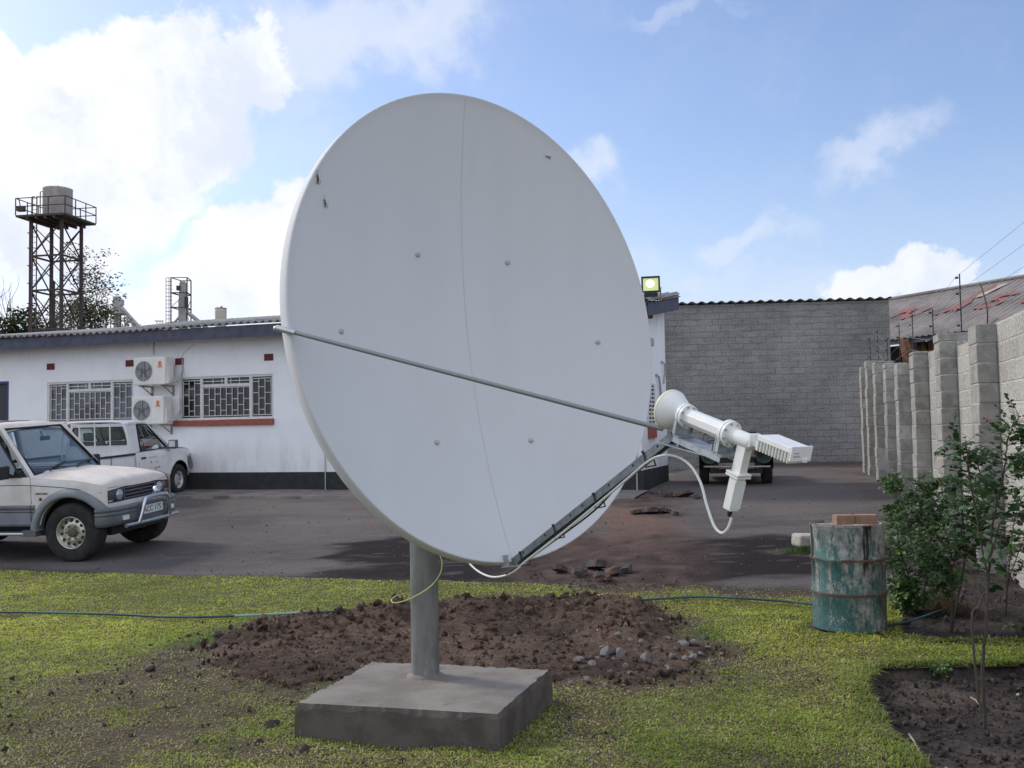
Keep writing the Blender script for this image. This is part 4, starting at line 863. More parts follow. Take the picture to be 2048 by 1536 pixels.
def drum():
    p = gnd(1705, 1250, 0); p = Vector((2.70, 8.18, float(gz(2.70, 8.18)) - .012)); R = .286
    SZ = .962; root = thing('oil_drum', 'battered upright oil drum, flaking green and white paint with black tar runs', 'drum', p); root.scale = (1, 1, SZ)
    prof = [(R - .012, .0), (R, .004), (R + .003, .012), (R, .02)]
    for z in (.305, .585): prof += [(R, z - .028), (R + .011, z - .010), (R + .013, z), (R + .011, z + .010), (R, z + .028)]
    prof += [(R, .848), (R + .005, .856), (R + .005, .872), (R - .004, .875), (R - .012, .87), (R - .016, .855)]
    n = 64; vs = []; fs = []
    for i, (r, h) in enumerate(prof):
        for k in range(n):
            a = 2 * math.pi * k / n; dent = 1 - .035 * math.exp(-((h - .47) / .10) ** 2 - ((a - 3.35) / .35) ** 2) - .02 * math.exp(-((h - .72) / .08) ** 2 - ((a - 4.6) / .3) ** 2) + .006 * math.sin(3 * a + h * 5)
            vs.append((r * dent * math.cos(a), r * dent * math.sin(a), h))
    for i in range(len(prof) - 1):
        for k in range(n): fs.append((i * n + k, i * n + (k + 1) % n, (i + 1) * n + (k + 1) % n, (i + 1) * n + k))
    mb = MB(); mb.add(vs, fs, sm=True); mb.build('drum_shell', drummat(), root, False)
    mb = MB(); mb.lathe([(0, .853), (R - .014, .853)], 48, cap=False); mb.lathe([(.045, .853), (.045, .866), (0, .868)], 16, Matrix.Translation((.16, .1, 0))); mb.build('drum_lid', M['lid'], root, False)
    # faded cream stencil on the belly
    cu = bpy.data.curves.new('stencil_lettering', 'FONT'); cu.body = 'd6'; cu.size = .085; cu.align_x = 'CENTER'; cu.extrude = .001
    t = bpy.data.objects.new('tmp', cu); COL.objects.link(t); dg = bpy.context.evaluated_depsgraph_get(); me0 = t.evaluated_get(dg).to_mesh(); 
    bm = bmesh.new(); bm.from_mesh(me0); bmesh.ops.subdivide_edges(bm, edges=bm.edges, cuts=2, use_grid_fill=True); me = bpy.data.meshes.new('stencil_lettering'); bm.to_mesh(me); bm.free()
    for v in me.vertices:
        a = math.radians(-127) + v.co.x / R; rr = R + .0035 + v.co.z; v.co = (rr * math.cos(a), rr * math.sin(a), .36 + v.co.y)
    bpy.data.objects.remove(t); me.materials.append(M['drumcream']); o = bpy.data.objects.new('stencil_lettering', me); COL.objects.link(o); o.parent = root
    for x, dx, w, rz, lab in ((1685, 0, .145, .04, 'left one of two brown bricks on top of the drum'), (1729, 0, .165, -.28, 'right one of two brown bricks on top of the drum, turned slightly aside')):
        q = atY(x, 1040, p.y - .10); mb = MB(); mb.box((0, 0, .0375), (w, .105, .075)); b = mb.build('brick', M['brick'], None, bevel=.004)
        b.location = (q.x, p.y - .12, p.z + .872 * SZ); b.rotation_euler = (0, 0, rz); tag(b, lab, 'brick')
M['lid'] = mat('drum_lid', (.36, .34, .28), .8, c2=(.15, .08, .055), scale=6)
drum()
def palestone():
    p = gnd(1617, 1100); mb = MB(); mb.box((0, 0, .08), (.42, .22, .15)); o = mb.build('stone_block', M['palestone'], None, bevel=.03)
    o.location = (p.x + .06, p.y + .1, p.z + .02); o.rotation_euler = (.06, .05, .25); tag(o, 'pale rough stone block on the tar just left of the drum', 'stone block')
    mb = MB(); r = random.Random(8)
    V = []; T = []; Cc = []
    for k in range(900):
        x = p.x + r.gauss(.02, .16); y = p.y - .08 + r.gauss(0, .06); a = r.uniform(0, 6.28); L = r.uniform(.04, .11); w = .004; z = float(gz(x, y)) + .0
        i = len(V); dx, dy = math.cos(a), math.sin(a); V += [(x - dy * w, y + dx * w, z), (x + dy * w, y - dx * w, z), (x + dx * L * .5, y + dy * L * .5, z + L * .8)]; T.append((i, i + 1, i + 2)); c = (.04, .12, .03) if r.random() < .8 else (.2, .2, .06); Cc += [c] * 3
    o = npmesh('grass_tuft', np.array(V), np.array(T), M['grass'], np.array(Cc)); tag(o, 'dark green weed tuft growing at the foot of the pale stone block', 'weeds', kind='stuff')
palestone()
# ------------------------------------------------------------------ white office building
WP = Vector((-6.97, 21.3, 0)); WT = Vector((C18, -S18, 0)); WI = Vector((S18, C18, 0))
def wallpt(px, py, off=0.0):
    d = ray(px, py); q = WP - WI * off; t = (q - CO).dot(WI) / d.dot(WI); p = CO + d * t
    return (p - WP).dot(WT), p.z
def splash(m, z0, z1, c):
    """splashed mud and run-off stains on the foot of a whitewashed wall"""
    nt = m.node_tree; b = nt.nodes['Principled BSDF']; src = b.inputs['Base Color'].links[0].from_socket
    tc = nd(nt, 'ShaderNodeTexCoord').outputs['Object']; z = nd(nt, 'ShaderNodeSeparateXYZ', ins={0: tc}).outputs[2]
    sv = nd(nt, 'ShaderNodeMapping', ins={0: tc, 3: (1, 1, .18)}).outputs[0]
    n = nd(nt, 'ShaderNodeTexNoise', ins={'Vector': sv, 'Scale': 3.5, 'Detail': 8.0, 'Roughness': .75}).outputs['Fac']
    f = mth(nt, 'MULTIPLY', smooth(nt, n, .42, .66), smooth(nt, z, z1, z0))
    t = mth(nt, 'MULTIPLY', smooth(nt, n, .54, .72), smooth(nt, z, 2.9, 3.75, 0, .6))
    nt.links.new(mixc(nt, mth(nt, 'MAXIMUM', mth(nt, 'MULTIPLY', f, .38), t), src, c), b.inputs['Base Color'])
splash(M['wallw'], .95, 1.9, (.52, .47, .42))
def office():
    root = thing('office_building', 'long low whitewashed building with black plinth, barred windows and corrugated roof', 'building', WP, (0, 0, math.radians(-18)))
    P = lambda mb, n, m, parent=root, **k: mb.build(n, m, parent, False, **k)
    T0, T1, D1 = -16.0, 9.8, 2.85; ZT = 3.90
    W1 = (-3.65, -1.32, 2.03, 2.95); W2 = (-.15, 2.14, 2.03, 2.95); DR_ = (-5.70, -4.73, .55, 3.02)
    mb = MB(); zb = .92                                               # front wall in strips round the openings
    cuts = [T0, DR_[0], DR_[1], W1[0], W1[1], W2[0], W2[1], T1]
    for a, b in zip(cuts[:-1], cuts[1:]):
        h = [o for o in (W1, W2, DR_) if abs(o[0] - a) < 1e-6]
        if h:
            o = h[0]
            if o[2] > zb: mb.b2((a, 0, zb), (b, .22, o[2]))
            mb.b2((a, 0, o[3]), (b, .22, ZT))
        else: mb.b2((a, 0, zb), (b, .22, ZT))
    def rz(y): return 3.93 + (y + .42) * .149
    # end wall with a hole for the louvres, and back wall
    mb.add([(T1, 0, zb), (T1, D1, zb), (T1, D1, rz(D1) - .07), (T1, 0, ZT), (T1 - .22, .22, zb), (T1 - .22, D1, zb), (T1 - .22, D1, rz(D1) - .07), (T1 - .22, .22, ZT + .03)], [(0, 1, 2, 3), (5, 4, 7, 6), (1, 5, 6, 2), (3, 2, 6, 7)])
    mb.b2((T0, D1 - .22, .4), (T1 - .23, D1, rz(D1) - .08)); mb.b2((T0, .22, .4), (T0 + .2, D1 - .22, ZT))
    P(mb, 'wall', M['wallw'])
    mb = MB()
    for a, b in ((T0, DR_[0]), (DR_[1], T1 + .015)): mb.b2((a, -.015, .30), (b, .22, .92))
    mb.b2((T1 - .2, .22, .30), (T1 + .015, D1, .92)); P(mb, 'plinth', M['black'])
    # corrugated sheets, fascia, verge
    A, B = T0 - .2, T1 + .32; pit = .17; n = int((B - A) / pit * 8); mb = MB()
    us = [A + (B - A) * i / n for i in range(n + 1)]
    zz = lambda u, y: rz(y) + .045 + .026 * math.cos(2 * math.pi * u / pit) + .018 * math.sin(u * .9) * math.exp(-(y + .5) ** 2)
    mb.grid(lambda u, y: (u, y, zz(u, y)), us, [-.50, .6, 1.7, D1 + .25]); P(mb, 'roof', M['asb'], solid=.012)
    mb = MB(); n2 = [u for u in us if u > -2.2]; mb.grid(lambda u, y: (u, y, zz(u, y) + .016 + max(0, y - .3) * .016), n2, [.35, 1.6, D1 + .2]); P(mb, 'roof', M['asb'], solid=.010)
    mb = MB(); mb.b2((A + .02, -.45, 3.69), (T1 + .24, -.415, 3.925)); P(mb, 'fascia', M['fascia'])
    mb = MB()
    mb.add([(T1 + .25, -.45, 3.69), (T1 + .25, D1 + .2, rz(D1 + .2) - .26), (T1 + .25, D1 + .2, rz(D1 + .2) + .012), (T1 + .25, -.45, 3.925),
            (T1 + .285, -.45, 3.69), (T1 + .285, D1 + .2, rz(D1 + .2) - .26), (T1 + .285, D1 + .2, rz(D1 + .2) + .012), (T1 + .285, -.45, 3.925)], [(0, 1, 2, 3), (7, 6, 5, 4), (0, 4, 5, 1), (3, 2, 6, 7), (1, 5, 6, 2), (0, 3, 7, 4)])
    P(mb, 'verge_board', M['fascia'])
    for k in range(23):
        mb = MB(); t = T0 + .4 + k * 1.1; mb.add([(t, -.41, 3.70), (t + .05, -.41, 3.70), (t + .05, -.002, 3.76), (t, -.002, 3.76), (t, -.41, 3.90), (t + .05, -.41, 3.90), (t + .05, -.002, 3.965), (t, -.002, 3.965)], [(0, 3, 2, 1), (4, 5, 6, 7), (0, 1, 5, 4), (1, 2, 6, 5), (3, 0, 4, 7), (2, 3, 7, 6)]); P(mb, 'rafter_end', M['fascia'])
    # windows
    for (a, b, z0, z1), refl in ((W1, 'pane_reflect'), (W2, 'pane')):
        y = .05; fw = .045; m1, m2 = a + .54, a + .54 + 1.20; zt = z1 - .20; mid = (m1 + m2) / 2
        mb = MB(); mb.b2((a, y - .03, z0), (b, y + .03, z0 + fw)); mb.b2((a, y - .03, z1 - fw), (b, y + .03, z1))
        for t, w in ((a, fw), (b - fw, fw)): mb.b2((t, y - .03, z0 + fw), (t + w, y + .03, z1 - fw))
        for t in (m1, m2): mb.b2((t - .03, y - .03, z0 + fw), (t + .03, y + .03, z1 - fw))
        mb.b2((m1 + .03, y - .028, zt - .03), (m2 - .03, y + .028, zt + .03)); mb.b2((mid - .03, y - .028, zt + .03), (mid + .03, y + .028, z1 - fw))
        w = P(mb, 'window', M['frame'])
        mb = MB(); mb.b2((a + .01, y + .012, z0 + .01), (b - .01, y + .018, z1 - .01)); P(mb, 'pane', M[refl], w)
        mb = MB(); br = .005
        def bars(x0, x1, q0, q1, nc, hs):
            for i in range(nc + 1):
                x = x0 + (x1 - x0) * i / nc; mb.b2((x - br, y - .012, q0), (x + br, y - .002, q1))
            for i in range(nc):
                xa, xb = x0 + (x1 - x0) * i / nc + br, x0 + (x1 - x0) * (i + 1) / nc - br; k = 0; z = q0 + (hs * .5 if i % 2 else hs * .98)
                while z < q1 - .02: mb.b2((xa, y - .0115, z - br), (xb, y - .0025, z + br)); z += hs
            mb.b2((x0, y - .0125, q0), (x1, y - .0015, q0 + .012)); mb.b2((x0, y - .0125, q1 - .012), (x1, y - .0015, q1))
        bars(a + fw + .03, m1 - .04, z0 + fw + .03, z1 - fw - .03, 3, .235); bars(m1 + .04, m2 - .04, z0 + fw + .03, zt - .04, 8, .235); bars(m2 + .04, b - fw - .03, z0 + fw + .03, z1 - fw - .03, 3, .235)
        for i in range(6):
            x = m1 + .06 + (m2 - m1 - .12) * i / 5; mb.b2((x - br, y - .012, zt + .035), (x + br, y - .002, z1 - fw)) if i not in (0, 5) else None
        mb.b2((m1 + .04, y - .0115, zt + .085), (mid - .035, y - .0025, zt + .097)); mb.b2((mid + .035, y - .0115, zt + .085), (m2 - .04, y - .0025, zt + .097))
        P(mb, 'security_grille', M['whitem'], w)
        mb = MB(); mb.b2((a - .12, -.06, z0 - .13), (b + .02, .05, z0 - .004)); P(mb, 'window_sill', M['sill'], w, bevel=.008)
    mb = MB(); mb.b2((T0 + .2, .8, .5), (T1 - .3, .82, ZT)); mb.b2((T0 + .2, .23, ZT - .03), (T1 - .3, .8, ZT)); P(mb, 'partition', M['roomdark'])
    # door, vents, wall pipe, cracks
    mb = MB(); a, b, z0, z1 = DR_; mb.b2((a + .05, .06, z0), (b - .05, .10, z1 - .05)); d = P(mb, 'door', M['doorp'])
    mb = MB(); mb.b2((b - .05, .0, z0), (b - .001, .12, z1 - .001)); mb.b2((a + .001, .0, z0), (a + .05, .12, z1 - .001)); mb.b2((a + .05, .0, z1 - .05), (b - .05, .12, z1 - .001)); P(mb, 'door_frame', M['doorf'], d)
    mb = MB(); mb.b2((b - .16, .045, 1.5), (b - .13, .06, 1.66)); mb.tube([(b - .145, .03, 1.6), (b - .25, .03, 1.6)], .009, 8); P(mb, 'handle', M['galv'], d)
    for t, z in ((-3.55, 3.305), (-1.42, 3.30), (-.14, 3.29), (2.04, 3.295), (4.2, 3.3), (6.6, 3.3)):
        mb = MB(); mb.b2((t - .105, -.012, z - .07), (t + .105, .02, z + .07))
        for k in range(3): mb.b2((t - .085, -.016, z - .05 + k * .04), (t + .085, -.011, z - .03 + k * .04))
        P(mb, 'air_vent', M['airbrick'])
    t, z = wallpt(652, 940); mb = MB(); mb.tube([(t, -.03, .50), (t, -.03, 1.30)], .012, 8); P(mb, 'earth_rod', M['conduit']); mb = MB(); mb.tube([(T1 - .1, -.03, .45), (T1 - .1, -.03, 1.25)], .014, 8); P(mb, 'earth_rod', M['conduit'])
    mb = MB(); mb.tube([(-.78, -.02, 3.46), (-.79, -.02, 3.62), (-.76, -.02, 3.78)], .010, 6); P(mb, 'wall_cable', M['conduit']); mb = MB(); mb.tube([(-.1, -.004, 3.36), (-.02, -.004, 3.48), (.12, -.004, 3.57), (.25, -.004, 3.64)], .006, 5); P(mb, 'wall_cable', M['conduit'])
    # louvres and pipes on the end wall
    mb = MB(); y0, y1, z0, z1 = .62, 1.32, 1.75, 2.55
    mb.b2((T1 + .002, y0, z0), (T1 + .03, y1, z0 + .04)); mb.b2((T1 + .002, y0, z1 - .04), (T1 + .03, y1, z1)); mb.b2((T1 + .002, y0, z0 + .04), (T1 + .03, y0 + .04, z1 - .04)); mb.b2((T1 + .002, y1 - .04, z0 + .04), (T1 + .03, y1, z1 - .04)); mb.b2((T1 + .002, (y0 + y1) / 2 - .015, z0 + .04), (T1 + .03, (y0 + y1) / 2 + .015, z1 - .04))
    for k in range(9): mb.bar((T1 + .016, y0 + .04, z0 + .09 + k * .078), (T1 + .016, y1 - .04, z0 + .09 + k * .078), .045, .006, (1, 0, .7))
    lv = P(mb, 'louvre_window', M['frame'])
    mb = MB(); mb.b2((T1 - .015, y0 + .01, z0 + .01), (T1 + .004, y1 - .01, z1 - .01)); P(mb, 'pane', M['roomdark'], lv)
    mb = MB(); mb.b2((T1 + .001, .60, 1.50), (T1 + .05, 1.36, 1.74)); P(mb, 'window_sill', M['sill'], lv)
    mb = MB(); mb.tube([(T1 + .02, 1.55, 2.75), (T1 + .05, 1.75, 2.70), (T1 + .03, 2.1, 2.2), (T1 + .03, 2.35, 1.9)], .022, 8); P(mb, 'wall_pipe', M['conduit']); mb = MB(); mb.tube([(T1 + .02, 2.25, 3.05), (T1 + .06, 2.4, 3.0), (T1 + .04, 2.5, 2.8), (T1 + .02, 2.45, 2.6)], .02, 8); P(mb, 'wall_pipe', M['conduit']); mb = MB(); mb.b2((T1 + .001, .95, 3.28), (T1 + .06, 1.2, 3.42)); mb.tube([(T1 + .02, .9, 3.6), (T1 + .02, .95, 3.35)], .012, 6); P(mb, 'junction_box', M['conduit'])
    return root
M['doorp'] = mat('door_dark', (.035, .04, .042), .6); M['doorf'] = mat('door_frame_blue', (.05, .04, .16), .5); M['pane_reflect'] = mat('window_glass_reflect', (.10, .10, .12), .08, spec=.5, c2=(.03, .03, .035), scale=1.4, lo=.45, hi=.6)  # paler glass colour stands in for a brighter reflection in the left window
office()

def aircon(tl, zb, label):
    w, h, d = .80, .585, .30; off = .46
    loc = WP + WT * tl - WI * off + Vector((0, 0, zb))
    root = thing('air_conditioner', label, 'air conditioner', loc, (0, 0, math.radians(-18)), 'outdoor air conditioner units on the office wall')
    P = lambda mb, n, m, parent=root, **k: mb.build(n, m, parent, False, **k)
    mb = MB(); mb.b2((0, 0, 0), (w, d, h)); body = P(mb, 'casing', M['acw'], bevel=.02)
    mb = MB(); mb.b2((.02, -.004, .03), (.52, .0, h - .03)); P(mb, 'front_panel', M['acw2'], body, bevel=.003)
    cx, cz, R = .27, h / 2, .215; Fm = frame((cx, -.004, cz), (1, 0, 0), (0, 0, 1), (0, -1, 0))
    mb = MB(); mb.lathe([(0, .0015), (R, .0015)], 40, Fm, cap=False, sm=False); g = P(mb, 'fan_grille', M['acg'])
    mb = MB()
    for r in (.04, .075, .11, .145, .18, .213): mb.tube([Fm @ Vector((r * math.cos(a * .19634954), r * math.sin(a * .19634954), .005)) for a in range(33)], .0022, 4, False)
    for x in (-.11, -.002, .105): s = math.sqrt(R * R - x * x); mb.tube([Fm @ Vector((x, -s, .007)), Fm @ Vector((x, s, .007))], .005, 5)
    P(mb, 'grille_wires', M['conduit'], g)
    mb = MB(); mb.lathe([(.045, .003), (.04, .010), (0, .012)], 16, Fm)
    for k in range(5): a = k * 1.2566; mb.bar(Fm @ Vector((.03 * math.cos(a), .03 * math.sin(a), .0022)), Fm @ Vector((.19 * math.cos(a + .3), .19 * math.sin(a + .3), .0022)), .06, .002, (0, 1, 0))
    P(mb, 'fan', M['acfan'], g)
    mb = MB(); mb.b2((.62, -.006, .385), (.725, -.001, .495)); s = P(mb, 'sticker', M['stickerc'])
    mb = MB(); mb.b2((.645, -.008, .395), (.70, -.0055, .487)); mb.b2((.615, -.0085, .365), (.73, -.001, .384)); P(mb, 'sticker_mark', M['sticker'], s)
    mb = MB(); mb.b2((w, .06, .10), (w + .035, .22, .34)); mb.b2((w, .04, .02), (w + .05, .24, .11)); P(mb, 'valve_cover', M['acw'], bevel=.008)
    for k, yy in enumerate((.10, .16)):
        mb = MB(); mb.tube(spline([(w + .03, yy, .10 + .05 * k), (w + .09, yy + .03, .06), (w + .13, .34, .12 + .1 * k), (w + .12, .43, .35), (w + .10, .445, .55 if k else .5)], 5), .013, 7); P(mb, 'refrigerant_pipe', M['conduit'])
    for x in (.12, w - .14):
        mb = MB(); mb.b2((x, .02, -.035), (x + .035, off, -.004)); mb.b2((x, off - .03, -.22), (x + .035, off, -.036)); mb.bar((x + .0175, .12, -.03), (x + .0175, off - .02, -.2), .02, .02); P(mb, 'wall_bracket', M['rust2'])
M['acw2'] = mat('ac_front', (.70, .68, .62), .55); M['acfan'] = mat('ac_fan', (.10, .10, .105), .6); M['rust2'] = mat('painted_bracket', (.40, .37, .33), .8, c2=(.22, .15, .11), scale=20)
t, z = wallpt(266.4, 771, .46); aircon(t, z, 'upper of two cream outdoor air conditioner units between the barred windows')
t, z = wallpt(262.5, 849, .46); aircon(t, z, 'lower of two cream outdoor air conditioner units, just above the white pickup')

def floodlight():
    c = atY(1301.5, 569, 18.25); root = thing('floodlight', 'black floodlight lit pale yellow on a steel bracket at the roof corner', 'floodlight', c)
    f = Vector((-.22, -1, -.06)).normalized(); x = f.cross(Vector((0, 0, 1))).normalized() * -1; u = x.cross(f) 
    if u.z < 0: u = -u
    Q = frame(c, x, u, f); P = lambda mb, n, m, p=root, **k: mb.build(n, m, p, True, **k)
    mb = MB(); mb.add([Q @ Vector(v) for v in [(-.165, -.13, 0), (.165, -.13, 0), (.165, .13, 0), (-.165, .13, 0), (-.10, -.08, -.13), (.10, -.08, -.13), (.10, .08, -.13), (-.10, .08, -.13)]], [(4, 5, 1, 0), (5, 6, 2, 1), (6, 7, 3, 2), (7, 4, 0, 3), (7, 6, 5, 4)])
    for a, b in (((-.17, .115, .0), (.17, .15, .03)), ((-.17, -.15, .0), (.17, -.115, .03)), ((-.17, -.115, 0), (-.14, .115, .03)), ((.14, -.115, 0), (.17, .115, .03))): mb.b2(a, b, Q)
    mb.b2((-.12, -.22, -.10), (.12, -.152, .02), Q); P(mb, 'housing', M['blk'])
    mb = MB(); mb.b2((-.14, -.115, .008), (.14, .115, .012), Q); ln = P(mb, 'lamp_glass', M['floodglow'])
    mb = MB(); mb.lathe([(.075, .0125), (.05, .02), (0, .024)], 24, Q @ Matrix.Translation((-.01, .015, 0)) @ Matrix.Diagonal((1, .9, 1, 1))); P(mb, 'lamp', M['floodcore'], ln)
    mb = MB(); h = atY(1303, 597, 18.25)
    mb.tube([Q @ Vector((-.18, -.05, -.03)), Q @ Vector((-.15, -.26, -.03)), h + Vector((-.1, 0, .02))], .008, 6); mb.tube([Q @ Vector((.18, -.05, -.03)), Q @ Vector((.17, -.26, -.03)), h + Vector((.12, 0, .02))], .008, 6)
    for s in (0, .04): mb.b2(h + Vector((-.22, -.02, -.02 - s)), h + Vector((.24, .02, -.008 - s)))
    for k in range(9): mb.b2(h + Vector((-.21 + k * .052, -.015, -.049)), h + Vector((-.195 + k * .052, .015, -.02)))
    g = atY(1297, 634, 18.25); mb.bar(h + Vector((-.02, 0, -.03)), g, .05, .03); mb.bar(h + Vector((.03, 0, -.03)), g + Vector((.05, .05, 0)), .03, .03); mb.b2(g + Vector((-.06, -.03, -.02)), g + Vector((.08, .12, .14)))
    P(mb, 'bracket', M['rust'])
floodlight()

# ------------------------------------------------------------------ grey block building behind
def greyhouse():
    root = thing('block_building', 'tall bare grey concrete block building closing the yard', 'building', (10.45, 27.5, 0), (0, 0, math.radians(-4)))
    P = lambda mb, n, m, p=root, **k: mb.build(n, m, p, False, **k)
    mb = MB(); mb.b2((-9.4, 0, .3), (0, .2, 5.14)); mb.b2((-.2, .2, .3), (0, 7, 5.10)); mb.b2((-9.4, .2, .3), (-9.2, 7, 5.10)); mb.b2((-9.2, 6.8, .3), (-.2, 7, 5.0)); P(mb, 'wall', M['blkgrey'])
    pit = .27; A, B = -9.5, .06; n = int((B - A) / pit * 8); mb = MB()
    mb.grid(lambda u, y: (u, y, 5.19 - y * .03 + .026 * math.cos(2 * math.pi * u / pit)), [A + (B - A) * i / n for i in range(n + 1)], [-.14, 2, 4, 7.1]); P(mb, 'roof', M['asb'], solid=.012)
M['blkgrey'] = blockmat('grey_blocks', (.245, .238, .226), (.28, .272, .258), (.195, .19, .18), .42, .175, .016, stain=(.15, .145, .14), streak=True)
greyhouse()
# ------------------------------------------------------------------ perimeter wall with piers
def perimeter():
    root = thing('block_wall', 'pale concrete block boundary wall with piers, stepping back along the yard', 'wall', (2.42, 0, 0), (0, 0, math.radians(76)))
    P = lambda mb, n, m, p=root, **k: mb.build(n, m, p, False, **k)
    piers = [(10.48, 2.67), (12.65, 2.78), (14.84, 2.72), (16.7, 2.66), (18.24, 2.77), (20.0, 2.92), (21.5, 3.03), (22.7, 2.98), (7.9, 2.75), (5.6, 2.8)]
    tops = {10.48: 2.60, 12.65: 2.69, 14.84: 2.66, 16.7: 2.64, 18.24: 2.74, 20.0: 2.88, 21.5: 2.95, 22.7: 2.95, 7.9: 2.67, 5.6: 2.70}
    us = sorted(p[0] for p in piers)
    for i, u in enumerate(us):
        v = us[i + 1] if i + 1 < len(us) else 24.6
        mb = MB(); mb.b2((u + (.0 if i == 0 else .0), -.15, -.2), (v, 0, tops[u])); P(mb, 'wall_panel', M['blkpale'])
    r = random.Random(2)
    for u, zt in piers:
        mb = MB(); z = -.2; k = 0; h = .205                                     # blocks laid one on another, a little out of true
        while z < zt - .02:
            z2 = min(z + h, zt); j = r.uniform(-.009, .009); q = r.uniform(-.010, .010)
            mb.b2((u + q, -.16 if z2 > tops[u] - .02 else .001, z + .006), (u + .40 + q, .20 + j, z2 - .006)); z = z2
        mb.b2((u + .009, .002, -.2), (u + .391, .190, zt - .012), None, 1); P(mb, 'pier', [M['blkpier'], M['blkmort']], bevel=.008)
M['blkpale'] = blockmat('pale_blocks', (.345, .33, .29), (.41, .395, .35), (.46, .445, .40), .30, .205, .012, stain=(.30, .29, .27))
M['blkpier'] = mat('pier_blocks', (.35, .335, .30), .95, c2=(.235, .222, .195), scale=7, detail=9, c3=(.46, .45, .42), scale3=3.5, lo3=.52, hi3=.7, bump=1.0, bscale=60)
M['blkmort'] = mat('pier_mortar', (.50, .485, .44), .95, c2=(.36, .35, .32), scale=9, bump=.8)
perimeter()
def perim(u, v, z): return Vector((2.42, 0, 0)) + Vector((WS, WC, 0)) * u + Vector((-WC, WS, 0)) * v + Vector((0, 0, z))
def fence():
    root = thing('electric_fence', 'black electric fence posts and thin wires along the top of the boundary wall', 'electric fence', perim(12.6, -.08, 2.6))
    P = lambda mb, n, m, p=root: mb.build(n, m, p, True)
    posts = [(6.1, 3.55, 2.5), (12.85, 3.53, 2.5), (14.95, 3.33, 2.5), (16.95, 3.55, 2.5), (18.6, 3.5, 2.6), (20.4, 3.4, 2.7), (22.0, 3.7, 2.8), (23.6, 3.7, 2.8)]
    for u, zt, z0 in posts:
        mb = MB(); mb.tube([perim(u, -.10, z0), perim(u, -.10, zt)], .008, 6); po = P(mb, 'fence_post', M['blk'])
        for k in range(5): mb = MB(); z = zt - .05 - k * .2; mb.tube([perim(u, -.085, z), perim(u, -.05, z)], [.012, .016], 8); P(mb, 'insulator', M['blk'], po)
    for k in range(5):
        mb = MB(); mb.tube([perim(u, -.045, zt - .05 - k * .2) for u, zt, _ in posts], .0022, 4); P(mb, 'fence_wire', M['galv'])
    mb = MB(); u = 11.2; mb.tube(spline([perim(u, -.05, 2.60), perim(u - .08, -.05, 2.85), perim(u + .05, -.05, 3.05), perim(u + .25, -.05, 3.22)], 5), [.008] * 15 + [.004], 5)
    mb.tube([perim(u - .08, -.05, 2.66), perim(u - .3, -.05, 2.72), perim(u - .55, -.05, 2.73)], .005, 5)
    tag(mb.build('dry_twig', M['bark'], None), 'bare dry twig sticking up from the top of a wall pier', 'twig')
fence()

